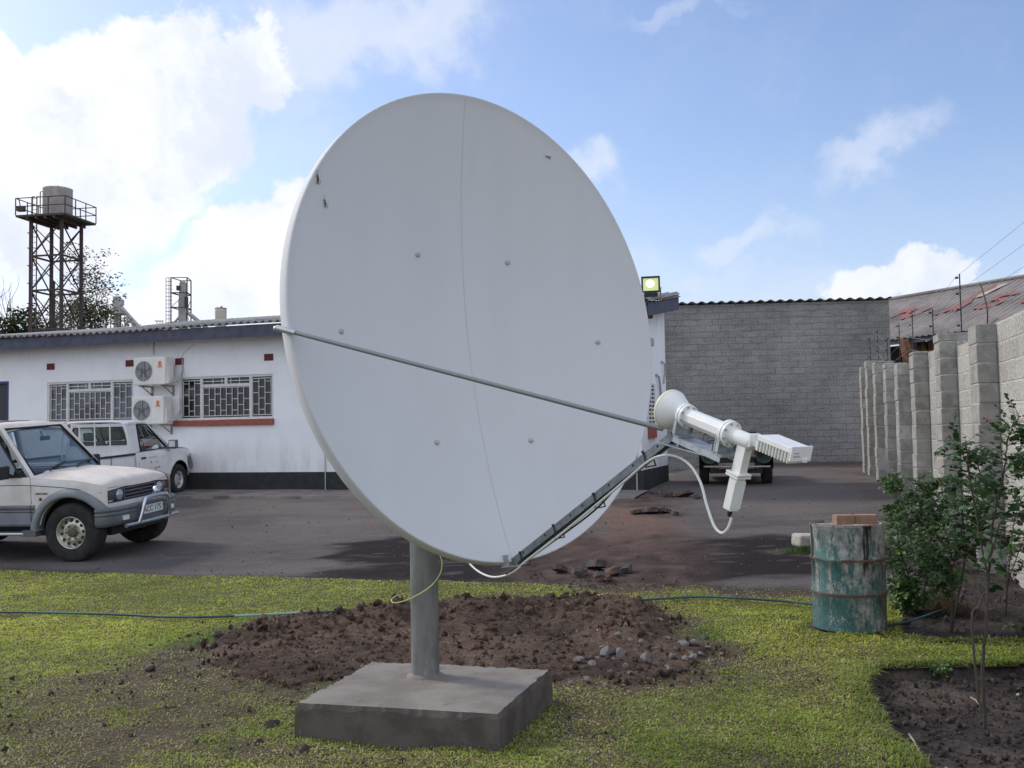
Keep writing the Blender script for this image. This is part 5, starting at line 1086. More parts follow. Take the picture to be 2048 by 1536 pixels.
# ------------------------------------------------------------------ shed with painted roof beyond the wall
def redroof():
    E = Vector((13.2, 34, 4.72)); a = Vector((.42, -.9075, 0)).normalized(); b = Vector((.9075, .42, 0)).normalized(); rise = 1.95 / 4.0
    root = thing('shed', 'shed beyond the boundary wall, its grey corrugated roof painted with big faded red letters', 'shed', (E.x, E.y, 0))
    P = lambda mb, n, m, p=root, **k: mb.build(n, m, p, True, **k)
    RP = lambda t, w, h=0: E + a * t + b * w + Vector((0, 0, w * rise + h))
    pit = .26; A, B = -9.0, 9.0; n = int((B - A) / pit * 8)
    mb = MB(); mb.grid(lambda t, w: RP(t, w, .03 * math.cos(2 * math.pi * t / pit) + .02 * (1 if w < 2 else 0)), [A + (B - A) * i / n for i in range(n + 1)], [-.25, .8, 1.99, 2.0, 3, 4.0]); rf = P(mb, 'roof', M['asbshed'], solid=.012)
    mb = MB(); mb.tube([RP(A, 4.0, .05), RP(B, 4.0, .05)], .07, 6)
    mb.grid(lambda t, w: RP(t, 8 - w, 0), [A, B], [4.0, 8.0]); P(mb, 'roof', M['asbshed'])
    nrm = a.cross(b); nrm = nrm if nrm.z > 0 else -nrm
    pl = (a.cross(b + Vector((0, 0, rise)))).normalized()
    def onroof(px, py):
        d = ray(px, py); t = (E + Vector((0, 0, .055)) - CO).dot(pl) / d.dot(pl); return CO + d * t
    z = lambda *q: [(1760 + x / 7.111, 520 + y / 7.111) for x, y in q]
    red = [z((155, 830), (250, 745), (330, 700), (540, 675), (470, 730), (420, 760), (530, 750), (640, 690), (800, 640), (690, 700), (560, 760), (400, 815), (250, 860), (330, 785), (390, 740), (310, 755)),
           z((740, 795), (900, 725), (1080, 650), (1240, 570), (1400, 460), (1580, 370), (1700, 345), (1620, 400), (1420, 480), (1330, 550), (1290, 600), (1160, 680), (1060, 740), (1040, 700), (900, 750)),
           z((1320, 700), (1380, 660), (1500, 640), (1640, 620), (1700, 590), (1690, 560), (1500, 600), (1560, 560), (1700, 490), (1990, 445), (1960, 485), (1760, 510), (1680, 545), (1830, 550), (1780, 585), (1650, 640), (1480, 690)),
           z((1940, 615), (2000, 580), (2120, 550), (2150, 570), (2050, 605))]
    cream = [z((1330, 545), (1420, 482), (1620, 402), (1700, 347), (1850, 318), (1760, 365), (1600, 440), (1480, 505))]
    from mathutils.geometry import tessellate_polygon
    for nm, polys, m, off in (('painted_letter', red, 'redpaint', .006), ('painted_letter', cream, 'creampaint', .003)):
        for q in polys:
            p3 = [onroof(*c) + pl * (off if pl.z > 0 else -off) for c in q]; tr = tessellate_polygon([p3])
            mb = MB(); mb.add(p3, [tuple(t) for t in tr]); P(mb, nm, M[m], rf)
    mb = MB(); mb.bar(RP(-9, -.05, -.15), RP(-4.4, -.05, -.15), .03, .12); mb.bar(RP(-4.4, -.05, -.15), RP(9, -.05, -.15), .03, .20); P(mb, 'fascia', M['shedfas'])
    mb = MB(); w0 = E + b * .25
    mb.bar(E + b * 1.2 + a * -9 + Vector((0, 0, -2.5)), E + b * 1.2 + a * 9 + Vector((0, 0, -2.5)), .2, 4.6); P(mb, 'wall', M['sheddark'])
    for t in (-8.5, -6.2, -3.9, -1.6, .7, 3, 5.3, 7.6): mb = MB(); mb.b2(E + a * t + Vector((-.06, -.06, -5)), E + a * t + Vector((.06, .06, -.15))); P(mb, 'post', M['darkst'])
    r = random.Random(12)                                       # rusty sheets stacked under the eaves
    for k in range(5):
        px = 1838 + k * 22; d = ray(px, 690); o = CO + d * (33.0 / d.y); mb = MB()
        mb.grid(lambda u, v: (u, .03 * math.sin(u * 24), v), [i * .05 - .55 for i in range(23)], [0, .9, 1.8]); s = mb.build('rusty_sheet', M['rustor'], None, solid=.01)
        s.location = (o.x, o.y + k * .1, 2.75 + r.uniform(-.1, .25)); s.rotation_euler = (-.25, r.uniform(-.15, .15), .4 + r.uniform(-.2, .2)); tag(s, 'rusty corrugated sheet leaning under the eaves of the shed', 'metal sheet', 'rusty sheets leaning under the shed eaves')
M['asbshed'] = mat('old_roof_sheet', (.255, .225, .205), .95, c2=(.20, .175, .16), scale=1.5, detail=8, c3=(.15, .14, .135), scale3=.7, lo3=.5, hi3=.7); M['shedfas'] = mat('shed_fascia', (.25, .27, .30), .8); M['sheddark'] = mat('shed_wall', (.05, .045, .045), .9, c2=(.09, .06, .05), scale=2); M['rustor'] = mat('orange_rust', (.17, .07, .035), .9, c2=(.28, .15, .09), scale=3)
redroof()
# ------------------------------------------------------------------ vehicles (local: x forward from the front axle, y left, z up)
def ground_rot(x, y, ang):
    e = .8; gx = (float(gz(x + e, y)) - float(gz(x - e, y))) / (2 * e); gy = (float(gz(x, y + e)) - float(gz(x, y - e))) / (2 * e)
    up = Vector((-gx, -gy, 1)).normalized(); f = Vector((math.cos(ang), math.sin(ang), 0)); f = (f - up * f.dot(up)).normalized(); l = up.cross(f)
    return Matrix((f, l, up)).transposed().to_euler()
def lin(pts):
    xs = [p[0] for p in pts]; ys = [p[1] for p in pts]
    return lambda x: float(np.interp(x, xs, ys))
def text(name, body, size, fr, m, parent, ext=.001, sx=1.0):
    cu = bpy.data.curves.new(name, 'FONT'); cu.body = body; cu.size = size; cu.align_x = 'CENTER'; cu.align_y = 'CENTER'; cu.extrude = ext
    t = bpy.data.objects.new('tmp', cu); COL.objects.link(t); dg = bpy.context.evaluated_depsgraph_get(); me = bpy.data.meshes.new_from_object(t.evaluated_get(dg))
    bpy.data.objects.remove(t); me.transform(fr @ Matrix.Diagonal((sx, 1, 1, 1))); me.materials.clear(); me.materials.append(m); me.name = name
    o = bpy.data.objects.new(name, me); COL.objects.link(o); o.parent = parent; return o
def wheel(P, x, y, r, w, rr, style, side):
    """tyre (lathe about the axle) > rim"""
    s = 1 if side > 0 else -1; A = frame((x, y, r), (1, 0, 0), (0, 0, -1) if s > 0 else (0, 0, 1), (0, s, 0))
    mb = MB(); h = w / 2
    mb.lathe([(rr * .98, -h * .9), (rr + .02, -h), (r - .055, -h), (r - .018, -h * .92), (r - .003, -h * .70), (r, -h * .3), (r, h * .3), (r - .003, h * .70), (r - .018, h * .92), (r - .05, h), (rr + .03, h * .98), (rr, h * .88), (rr * .96, h * .6)], 48, A, cap=False)
    for k in range(44):                                        # tread blocks
        a = 2 * math.pi * k / 44
        for q in (-.55, .0, .55): mb.box((r * math.cos(a + q * .07), r * math.sin(a + q * .07), q * w * .55), (.016, .022, w * .22), A @ Matrix.Translation((0, 0, 0)), 0) if False else None
    ty = P(mb, 'wheel', M['tyre'])
    mb = MB()
    if style == 'holes':
        mb.lathe([(rr, h * .9), (rr - .004, h * .95), (rr - .014, h * .86), (rr - .02, h * .45), (rr * .80, h * .42), (rr * .66, h * .62), (rr * .45, h * .66), (rr * .36, h * .60), (0, h * .60)], 48, A, cap=False); mh = MB()
        for k in range(12):
            a = k * math.pi / 6 + .1; c = A @ Vector((rr * .735 * math.cos(a), rr * .735 * math.sin(a), h * .545)); mh.lathe([(.020, -.01), (.020, .0105), (0, .0108)], 14, axis_frame(c, A.to_3x3() @ Vector((.18 * math.cos(a), .18 * math.sin(a), 1))))
        mb.merge(mh, 1); rm = P(mb, 'rim', [M['rim'], M['blk']], ty)
        mb = MB(); mb.lathe([(rr * .30, h * .58), (rr * .29, h * .80), (rr * .22, h * .88), (0, h * .9)], 20, A)
        for k in range(6):
            a = k * math.pi / 3; c = A @ Vector((rr * .42 * math.cos(a), rr * .42 * math.sin(a), h * .6)); mb.lathe([(.012, 0), (.012, .018), (0, .022)], 6, axis_frame(c, A.to_3x3() @ Vector((0, 0, 1))), sm=False)
        P(mb, 'hub', M['hub'], rm)
    else:
        mb.lathe([(rr, h * .86), (rr - .012, h * .8), (rr - .03, h * .2), (rr * .6, h * .35), (rr * .45, h * .55), (rr * .3, h * .5), (0, h * .5)], 40, A, cap=False); mh = MB()
        for k in range(8):
            a = k * math.pi / 4; c = A @ Vector((rr * .72 * math.cos(a), rr * .72 * math.sin(a), h * .30)); mh.lathe([(.022, -.01), (.022, .013), (0, .0135)], 12, axis_frame(c, A.to_3x3() @ Vector((0, 0, 1))))
        mb.merge(mh, 1); rm = P(mb, 'rim', [M['steelrim'], M['blk']], ty)
    return ty
M['hub'] = mat('hub_dirty', (.10, .085, .06), .7); M['steelrim'] = mat('steel_rim', (.52, .52, .52), .4, .3)
def arch(cx, r, zc):
    return lambda x: zc + math.sqrt(r * r - (x - cx) ** 2) if abs(x - cx) < r else -9

def jeep():
    ang = -math.radians(11.0); h = Vector((math.cos(ang), math.sin(ang), 0)); left = Vector((-h.y, h.x, 0))
    near = Vector((-5.55, 12.75, 0)); c = near + left * .76; c.z = float(gz(c.x, c.y))
    root = thing('parked_car', 'dusty white off-road car with grey lower cladding and chrome bull bar, parked on the tar', 'car', c, ground_rot(c.x, c.y, ang))
    P = lambda mb, n, m, p=root, **k: mb.build(n, m, p, False, **k)
    wb = -2.42; HW = .845
    belt = lin([(-3.2, 1.06), (-.62, 1.075), (0, 1.03), (.28, .985), (.46, .945), (.8, .90)])
    half = lin([(-3.2, .80), (-2.9, .84), (.1, .845), (.30, .82), (.42, .775), (.46, .75), (.8, .72)])
    a1, a2 = arch(0, .45, .37), arch(wb, .45, .37)
    def yy(x, z):
        w = half(x); t = (z - .78) / .30
        return w - .018 * t * t - (.05 * max(0, (z - .93) / .2) ** 2 if z > .93 else 0)
    xs = sorted(set([round(-3.2 + .06 * i, 3) for i in range(61)] + [.46] + [s * .4499 + c_ for s in (-1, 1) for c_ in (0, wb)] + [c_ + .45 * math.cos(k * math.pi / 24) for c_ in (0, wb) for k in range(1, 24)]))
    bot = lambda x: max(.47, a1(x), a2(x))
    vv = [0, .06, .15, .3, .45, .6, .72, .82, .90, .96, 1.0]
    for s, flip in ((-1, False), (1, True)):
        mb = MB(); mb.grid(lambda x, v: (x, s * yy(x, bot(x) + (belt(x) - bot(x)) * v), bot(x) + (belt(x) - bot(x)) * v), xs, vv, flip=flip)
        P(mb, 'body_side', M['dingy'])
    # bonnet with a rolled front lip
    FX = .62; xb = [-.60 + .06 * i for i in range(22)] + [.70, .735, .755, .76]
    def bon(x, q):
        xq_ = min(x, .70) * (FX if x > 0 else 1); w = half(xq_); y = q * (w - .035 if x < .7 else w - .05); z = belt(xq_) + .055 * (1 - abs(q) ** 3) * (1 if x < .6 else max(.2, 1 - (x - .6) * 4)) - (0 if x < .69 else .6 * (x - .69) + 6 * (x - .69) ** 2)
        ridge = .012 * math.exp(-((abs(q) - .55) / .10) ** 2)
        return ((x * FX if x > 0 else x) - .03 * q * q * max(0, (x - .1) / .6), y, z + ridge)
    mb = MB(); mb.grid(bon, xb, [-1, -.97, -.9, -.75, -.62, -.5, -.3, 0, .3, .5, .62, .75, .9, .97, 1], flip=True); P(mb, 'bonnet', M['dusty'])
    # front panel strip, lamps, grille
    fx = lambda y: .462 - .05 * (y / .75) ** 2 
    mb = MB(); ys = [-.75 + .075 * i for i in range(21)]
    mb.grid(lambda y, z: (fx(y) + (.012 if z < .70 else 0), y, z), ys, [.64, .69, .715, .72]); P(mb, 'front_panel', M['dingy'])
    mb = MB(); mb.grid(lambda y, z: (fx(y) - .035, y, z), ys, [.71, .80, .92]); P(mb, 'grille_back', M['blk'])
    mb = MB()
    for z in (.745, .79, .835, .88): mb.bar((fx(0) - .012, -.36, z), (fx(0) - .012, .36, z), .03, .016, (0, 0, 1))
    mb.b2((fx(0) - .03, -.38, .72), (fx(0) - .005, -.36, .915)); mb.b2((fx(0) - .03, .36, .72), (fx(0) - .005, .38, .915)); g = P(mb, 'grille', M['clad2'])
    mb = MB(); o = Vector((fx(0) + .008, 0, .825))                     # three-diamond emblem
    for k in range(3):
        a = math.pi / 2 + k * 2.0944; d1 = Vector((0, math.cos(a), math.sin(a))); d2 = Vector((0, -d1.z, d1.y)); mb.add([o, o + d1 * .014 + d2 * .008, o + d1 * .028, o + d1 * .014 - d2 * .008], [(0, 1, 2, 3)])
    P(mb, 'emblem', M['redlens'], g, solid=.004)
    for s in (-1, 1):
        mb = MB(); mb.grid(lambda y, z: (fx(y) + .004, s * y, z), [.40 + .035 * i for i in range(11)], [.72, .80, .915], flip=s > 0)
        hl = P(mb, 'headlamp', M['darklens'], solid=.01)
        mb = MB(); mb.lathe([(.072, .0), (.07, .012), (.045, .024), (0, .030)], 24, axis_frame((fx(.48) + .006, s * .475, .805), (1, 0, 0))); P(mb, 'lens', M['lamp'], hl)
        mb = MB(); mb.b2((fx(.68), s * .61, .735), (fx(.68) + .022, s * .71, .755)); P(mb, 'side_lamp', M['lamp'], hl)
        mb = MB(); mb.b2((fx(.7) - .02, s * .57, .76), (fx(.7) + .012, s * .745, .90)); P(mb, 'indicator', M['ambdark'], hl)
    # bumper wrapped round the corners, with ribs
    pts = lambda e, z: [(.36, -(HW + .045 + e), z), (.42, -(HW + .035 + e), z), (.49 + e, -(HW - .03), z), (.555 + e, -.66, z), (.59 + e, -.42, z), (.60 + e, 0, z), (.59 + e, .42, z), (.555 + e, .66, z), (.49 + e, HW - .03, z), (.42, HW + .035 + e, z), (.36, HW + .045 + e, z)]
    prof = [(-.10, .665), (-.02, .67), (.0, .655), (.004, .625), (-.008, .618), (-.008, .600), (.004, .594), (.004, .578), (-.008, .572), (-.004, .556), (.0, .48), (-.02, .44), (-.10, .42)]
    mb = MB(); mb.grid(lambda i, j: pts(prof[j][0], prof[j][1])[i], list(range(11)), list(range(len(prof))), flip=True); bp = P(mb, 'front_bumper', M['clad'], bevel=0)
    for s in (-1, 1): mb = MB(); mb.b2((.562, s * .60, .495), (.592, s * .49, .55)); P(mb, 'fog_lamp', M['plate'], bp)
    mb = MB(); mb.b2((.58, -.30, .44), (.604, .30, .66)); P(mb, 'bumper_recess', M['clad2'], bp)
    mb = MB(); mb.b2((.613, -.255, .515), (.62, .265, .625)); pl = P(mb, 'number_plate', M['plate'])
    text('plate_lettering', 'ACC 175', .105, frame((.6205, .005, .568), (0, 1, 0), (0, 0, 1), (1, 0, 0)), M['ink'], pl, sx=1.05)
    # bull bar and driving lamp
    mb = MB(); mb.tube([(.62, -.62, .425), (.645, -.4, .425), (.65, 0, .425), (.645, .4, .425), (.62, .62, .425)], .027, 12)
    mb.tube(spline([(.65, -.37, .43), (.675, -.33, .56), (.685, -.29, .68), (.685, -.22, .73), (.685, 0, .74), (.685, .22, .73), (.685, .29, .68), (.675, .33, .56), (.65, .37, .43)], 6), .026, 12)
    bb = P(mb, 'bull_bar', M['chrome'])
    mb = MB(); mb.lathe([(.0, -.05), (.05, -.045), (.068, -.01), (.072, .015), (.068, .03), (0, .040)], 28, axis_frame((.65, .06, .79), (1, 0, 0))); mb.tube([(.65, .06, .73), (.65, .06, .70)], .012, 8); P(mb, 'driving_lamp', M['chrome'], bb)
    # flared arches and ribbed lower cladding
    for s in (-1, 1):
        for cx in (0, wb):
            mb = MB(); aa = [math.radians(k) for k in range(-4, 191, 6)]
            if cx == 0: aa = [math.radians(k) for k in range(33, 203, 5)]
            rp = [(.450, -.10), (.448, .030), (.456, .052), (.480, .058), (.530, .040), (.552, .006), (.555, -.02)]
            mb.grid(lambda a, j: (cx + rp[j][0] * math.cos(a) * (1.04 if math.cos(a) < 0 else 1), s * (min(yy(cx + rp[j][0] * math.cos(a), .75), 9) + rp[j][1]), max(.40, .37 + rp[j][0] * math.sin(a))), aa, list(range(len(rp))), flip=s < 0); P(mb, 'wheel_arch', M['flare'])
        mb = MB(); cp = [(.725, .001), (.722, .010), (.672, .014), (.668, .007), (.655, .007), (.650, .014), (.640, .014), (.636, .007), (.624, .007), (.620, .014), (.50, .012), (.495, .022), (.455, .022), (.45, -.03)]
        x0, x1 = wb + .50, -.50
        mb.grid(lambda x, j: (x, s * (yy(x, max(cp[j][0], .47)) + cp[j][1]), cp[j][0]), [x0 + (x1 - x0) * i / 12 for i in range(13)], list(range(len(cp))), flip=s < 0); P(mb, 'lower_cladding', M['clad'])
        mb = MB(); mb.b2((wb + .55, s * .87, .355), (-.62, s * .66, .385)); mb.b2((-.66, s * .90, .33), (-.47, s * .68, .41)); st = P(mb, 'side_step', M['clad2'])
        mb = MB(); mb.tube([(wb + .55, s * .885, .365), (-.64, s * .885, .365)], .02, 8); P(mb, 'step_trim', M['chromed'], st)
        # panel gaps, badge, repeater
        mb = MB()
        gx = -.615
        mb.tube([(gx + .035, s * (yy(gx, 1.06) + .001), 1.06), (gx + .06, s * (yy(gx, .95) + .001), .95), (gx + .065, s * (yy(gx, .73) + .001), .735)], .004, 5); mb.tube([(gx + .06, s * (yy(gx, .7) + .013), .72), (gx + .055, s * (yy(gx, .5) + .014), .47)], .005, 5)
        mb.tube([(x, s * (yy(x, belt(x) - .095) + .0005), belt(x) - .095) for x in [-3.1 + .2 * i for i in range(17)] + [.40]], .0045, 5); mb.tube([(-1.78, s * (yy(-1.78, 1.06)), 1.05), (-1.8, s * (yy(-1.8, .7) + .001), .7)], .004, 5); P(mb, 'panel_gaps', M['seam'])
        mb = MB(); mb.lathe([(.021, -.01), (.020, .010), (.01, .014), (0, .015)], 14, axis_frame((-.415, s * yy(-.4, .80), .80), (0, s, 0))); P(mb, 'side_repeater', M['amberd'])
        text('badge_lettering', 'LIMOUSINE' if s < 0 else 'LIMOUSINE', .034, frame((-.40, s * (yy(-.4, .865) + .003), .868), (-s, 0, 0), (0, 0, 1), (0, s, 0)), M['ink'], root, ext=.002, sx=1.0)
    # cabin: pillars, roof, glass
    zr = 1.735; wt = lambda x: lin([(-3.1, .63), (-1.2, .655)])(x); B0, BT = (-.60, .735, 1.085), (-1.13, .625, 1.665)
    def roofp(x, q): return (x, q * (.665 if x < -1.2 else .645), zr - .05 * abs(q) ** 4 + .035 * math.sin(math.pi * min(1, max(0, (-x - 1.1) / 2.1))) - (.9 * max(0, x + 1.22)) ** 1.2)
    mb = MB(); mb.grid(roofp, [-1.10, -1.14, -1.18, -1.22, -1.35, -1.6, -2, -2.5, -3.0, -3.12, -3.17], [-1, -.96, -.85, -.6, -.3, 0, .3, .6, .85, .96, 1], flip=True)
    P(mb, 'car_roof', M['dusty'], solid=.03)
    mb = MB(); mb.grid(lambda x, q: (x, q * .40, roofp(x, q * .6)[2] + .016), [-1.45, -1.6, -1.9, -2.2, -2.25], [-1, -.9, 0, .9, 1], flip=True); P(mb, 'sunroof', M['darklens'], solid=.012)
    for s in (-1, 1):
        mb = MB(); mb.bar((B0[0] - .01, s * B0[1], B0[2] - .03), (BT[0], s * BT[1], BT[2] + .04), .055, .085, (1, s * .55, .25)); mb.bar((-1.86, s * .80, 1.06), (-1.90, s * .655, 1.70), .03, .09, (0, s, 0)); mb.bar((-3.12, s * .78, 1.05), (-3.10, s * .63, 1.70), .04, .12, (0, s, 0))
        mb.bar((-1.12, s * .648, 1.685), (-3.12, s * .648, 1.70), .04, .055); P(mb, 'pillars', M['dingy'], bevel=.01)
        mb = MB(); mb.poly([(-.72, s * .795, 1.078), (-1.84, s * .800, 1.075), (-1.88, s * .665, 1.67), (-1.19, s * .662, 1.655)]); w = P(mb, 'side_window', M['glasst'])
        mb = MB(); mb.bar((-.72, s * .799, 1.078), (-1.19, s * .666, 1.658), .014, .03, (0, s, 0)); mb.bar((-.70, s * .800, 1.082), (-1.85, s * .805, 1.079), .014, .022, (0, s, 0)); mb.bar((-1.19, s * .668, 1.655), (-1.88, s * .670, 1.672), .014, .022, (0, s, 0)); P(mb, 'window_seal', M['blk'], w)
        mb = MB(); mb.poly([(-1.95, s * .800, 1.075), (-3.03, s * .78, 1.07), (-3.03, s * .645, 1.66), (-1.98, s * .664, 1.67)]); P(mb, 'side_window', M['glasst'])
        mb = MB(); mb.box((-.86, s * .965, 1.15), (.09, .20, .17)); mb.bar((-.84, s * .80, 1.09), (-.86, s * .90, 1.13), .04, .05); mr = P(mb, 'wing_mirror', M['blk'], bevel=.03)
        mb = MB(); mb.b2((-.908, s * .885, 1.085), (-.906, s * 1.045, 1.215)); P(mb, 'mirror_glass', M['mirror'], mr)
        mb = MB(); mb.b2((-1.55, s * .845, .90), (-1.70, s * .862, .935)); P(mb, 'handle', M['blk'])
    mb = MB(); n = 9
    mb.grid(lambda q, v: (B0[0] + (BT[0] - B0[0]) * v + .035 * (1 - q * q) , q * (B0[1] + (BT[1] - B0[1]) * v - .03), B0[2] + .02 + (BT[2] - B0[2]) * v), [-1 + 2 * i / n for i in range(n + 1)], [0, .25, .5, .75, 1]); ws = P(mb, 'windscreen', M['glass'])
    mb = MB()
    for q0, q1, v0, v1 in ((-1, -1, 0, 1), (1, 1, 0, 1)): mb.bar((B0[0] + .006, q0 * (B0[1] - .03), B0[2] + .02), (BT[0] + .006, q1 * (BT[1] - .03), BT[2] + .02), .012, .035, (1, 0, .6))
    for v in (0, 1): mb.tube([(B0[0] + (BT[0] - B0[0]) * v + .035 * (1 - q * q) + .004, q * (B0[1] + (BT[1] - B0[1]) * v - .03), B0[2] + .022 + (BT[2] - B0[2]) * v) for q in [-1 + .2 * i for i in range(11)]], .016, 6)
    P(mb, 'windscreen_seal', M['blk'], ws)
    for y0, y1 in ((-.52, -.05), (.05, .58)): mb = MB(); mb.tube([(-.50, y0, 1.135), (-.555, y0 + .10, 1.16), (-.62, y1, 1.20)], .011, 6); mb.tube([(-.585, y0 + .14, 1.158), (-.64, y1 + .05, 1.212)], .012, 5); P(mb, 'wiper', M['blk'])
    mb = MB(); mb.b2((-1.0, -.02, 1.50), (-.99, .18, 1.56)); mb.tube([(-1.02, .06, 1.56), (-1.05, .06, 1.63)], .008, 6); P(mb, 'rear_view_mirror', M['blk'])
    mb = MB(); mb.b2((-1.05, -.72, .80), (-.66, .72, 1.10)); mb.b2((-3.05, -.74, .5), (-.66, .74, .80)); P(mb, 'dashboard', M['darkint'], bevel=.03)
    mb = MB(); mb.lathe([(.185, -.012), (.19, 0), (.185, .012), (.165, .012), (.165, -.012), (.185, -.012)], 28, axis_frame((-1.12, -.36, 1.14), (-.85, 0, .5)), cap=False); mb.bar((-1.10, -.53, 1.14), (-1.10, -.19, 1.14), .03, .02); P(mb, 'steering_wheel', M['blk'])
    for y in (-.36, .36):
        mb = MB(); mb.b2((-1.95, y - .25, .80), (-1.40, y + .25, .97)); mb.bar((-1.88, y, .92), (-2.02, y, 1.38), .48, .14, (1, 0, 0)); mb.bar((-2.02, y, 1.40), (-2.06, y, 1.58), .26, .10, (1, 0, 0)); P(mb, 'seat', M['greyint'], bevel=.04)
    mb = MB(); mb.bar((-2.85, 0, .9), (-2.95, 0, 1.34), 1.2, .14, (1, 0, 0)); P(mb, 'rear_seat', M['greyint'], bevel=.04)
    # tail, floor and wheel housings
    mb = MB(); mb.grid(lambda y, z: (-3.2 - .02 * math.cos(y), y, z), [-.79, 0, .79], [.47, 1.06]); mb.b2((-3.2, -.80, .42), (-3.28, .80, .62)); P(mb, 'tailgate', M['dingy'])
    mb = MB(); mb.poly([(-3.18, -.70, 1.08), (-3.18, .70, 1.08), (-3.14, .6, 1.66), (-3.14, -.6, 1.66)]); P(mb, 'rear_window', M['glass'])
    mb = MB(); mb.b2((-3.1, -.58, .30), (.40, .58, .62)); mb.b2((-.62, -.60, .62), (.40, .60, .88)); mb.b2((-3.15, -.80, .47), (wb - .47, .80, .9)); mb.b2((wb + .47, -.80, .47), (-.48, .80, .78)); mb.b2((.402, -.70, .45), (.43, .70, .68)); P(mb, 'chassis', M['blk'])
    for cx in (0, wb):
        for s in (-1, 1): wheel(P, cx, s * .74, .373, .255, .205, 'holes', s)
M['ambdark'] = mat('dark_amber_lens', (.10, .045, .035), .15); M['amberd'] = mat('repeater_lens', (.16, .02, .03), .3); M['flare'] = mat('arch_grey', (.215, .228, .247), .42, c2=(.17, .181, .196), scale=5)
jeep()

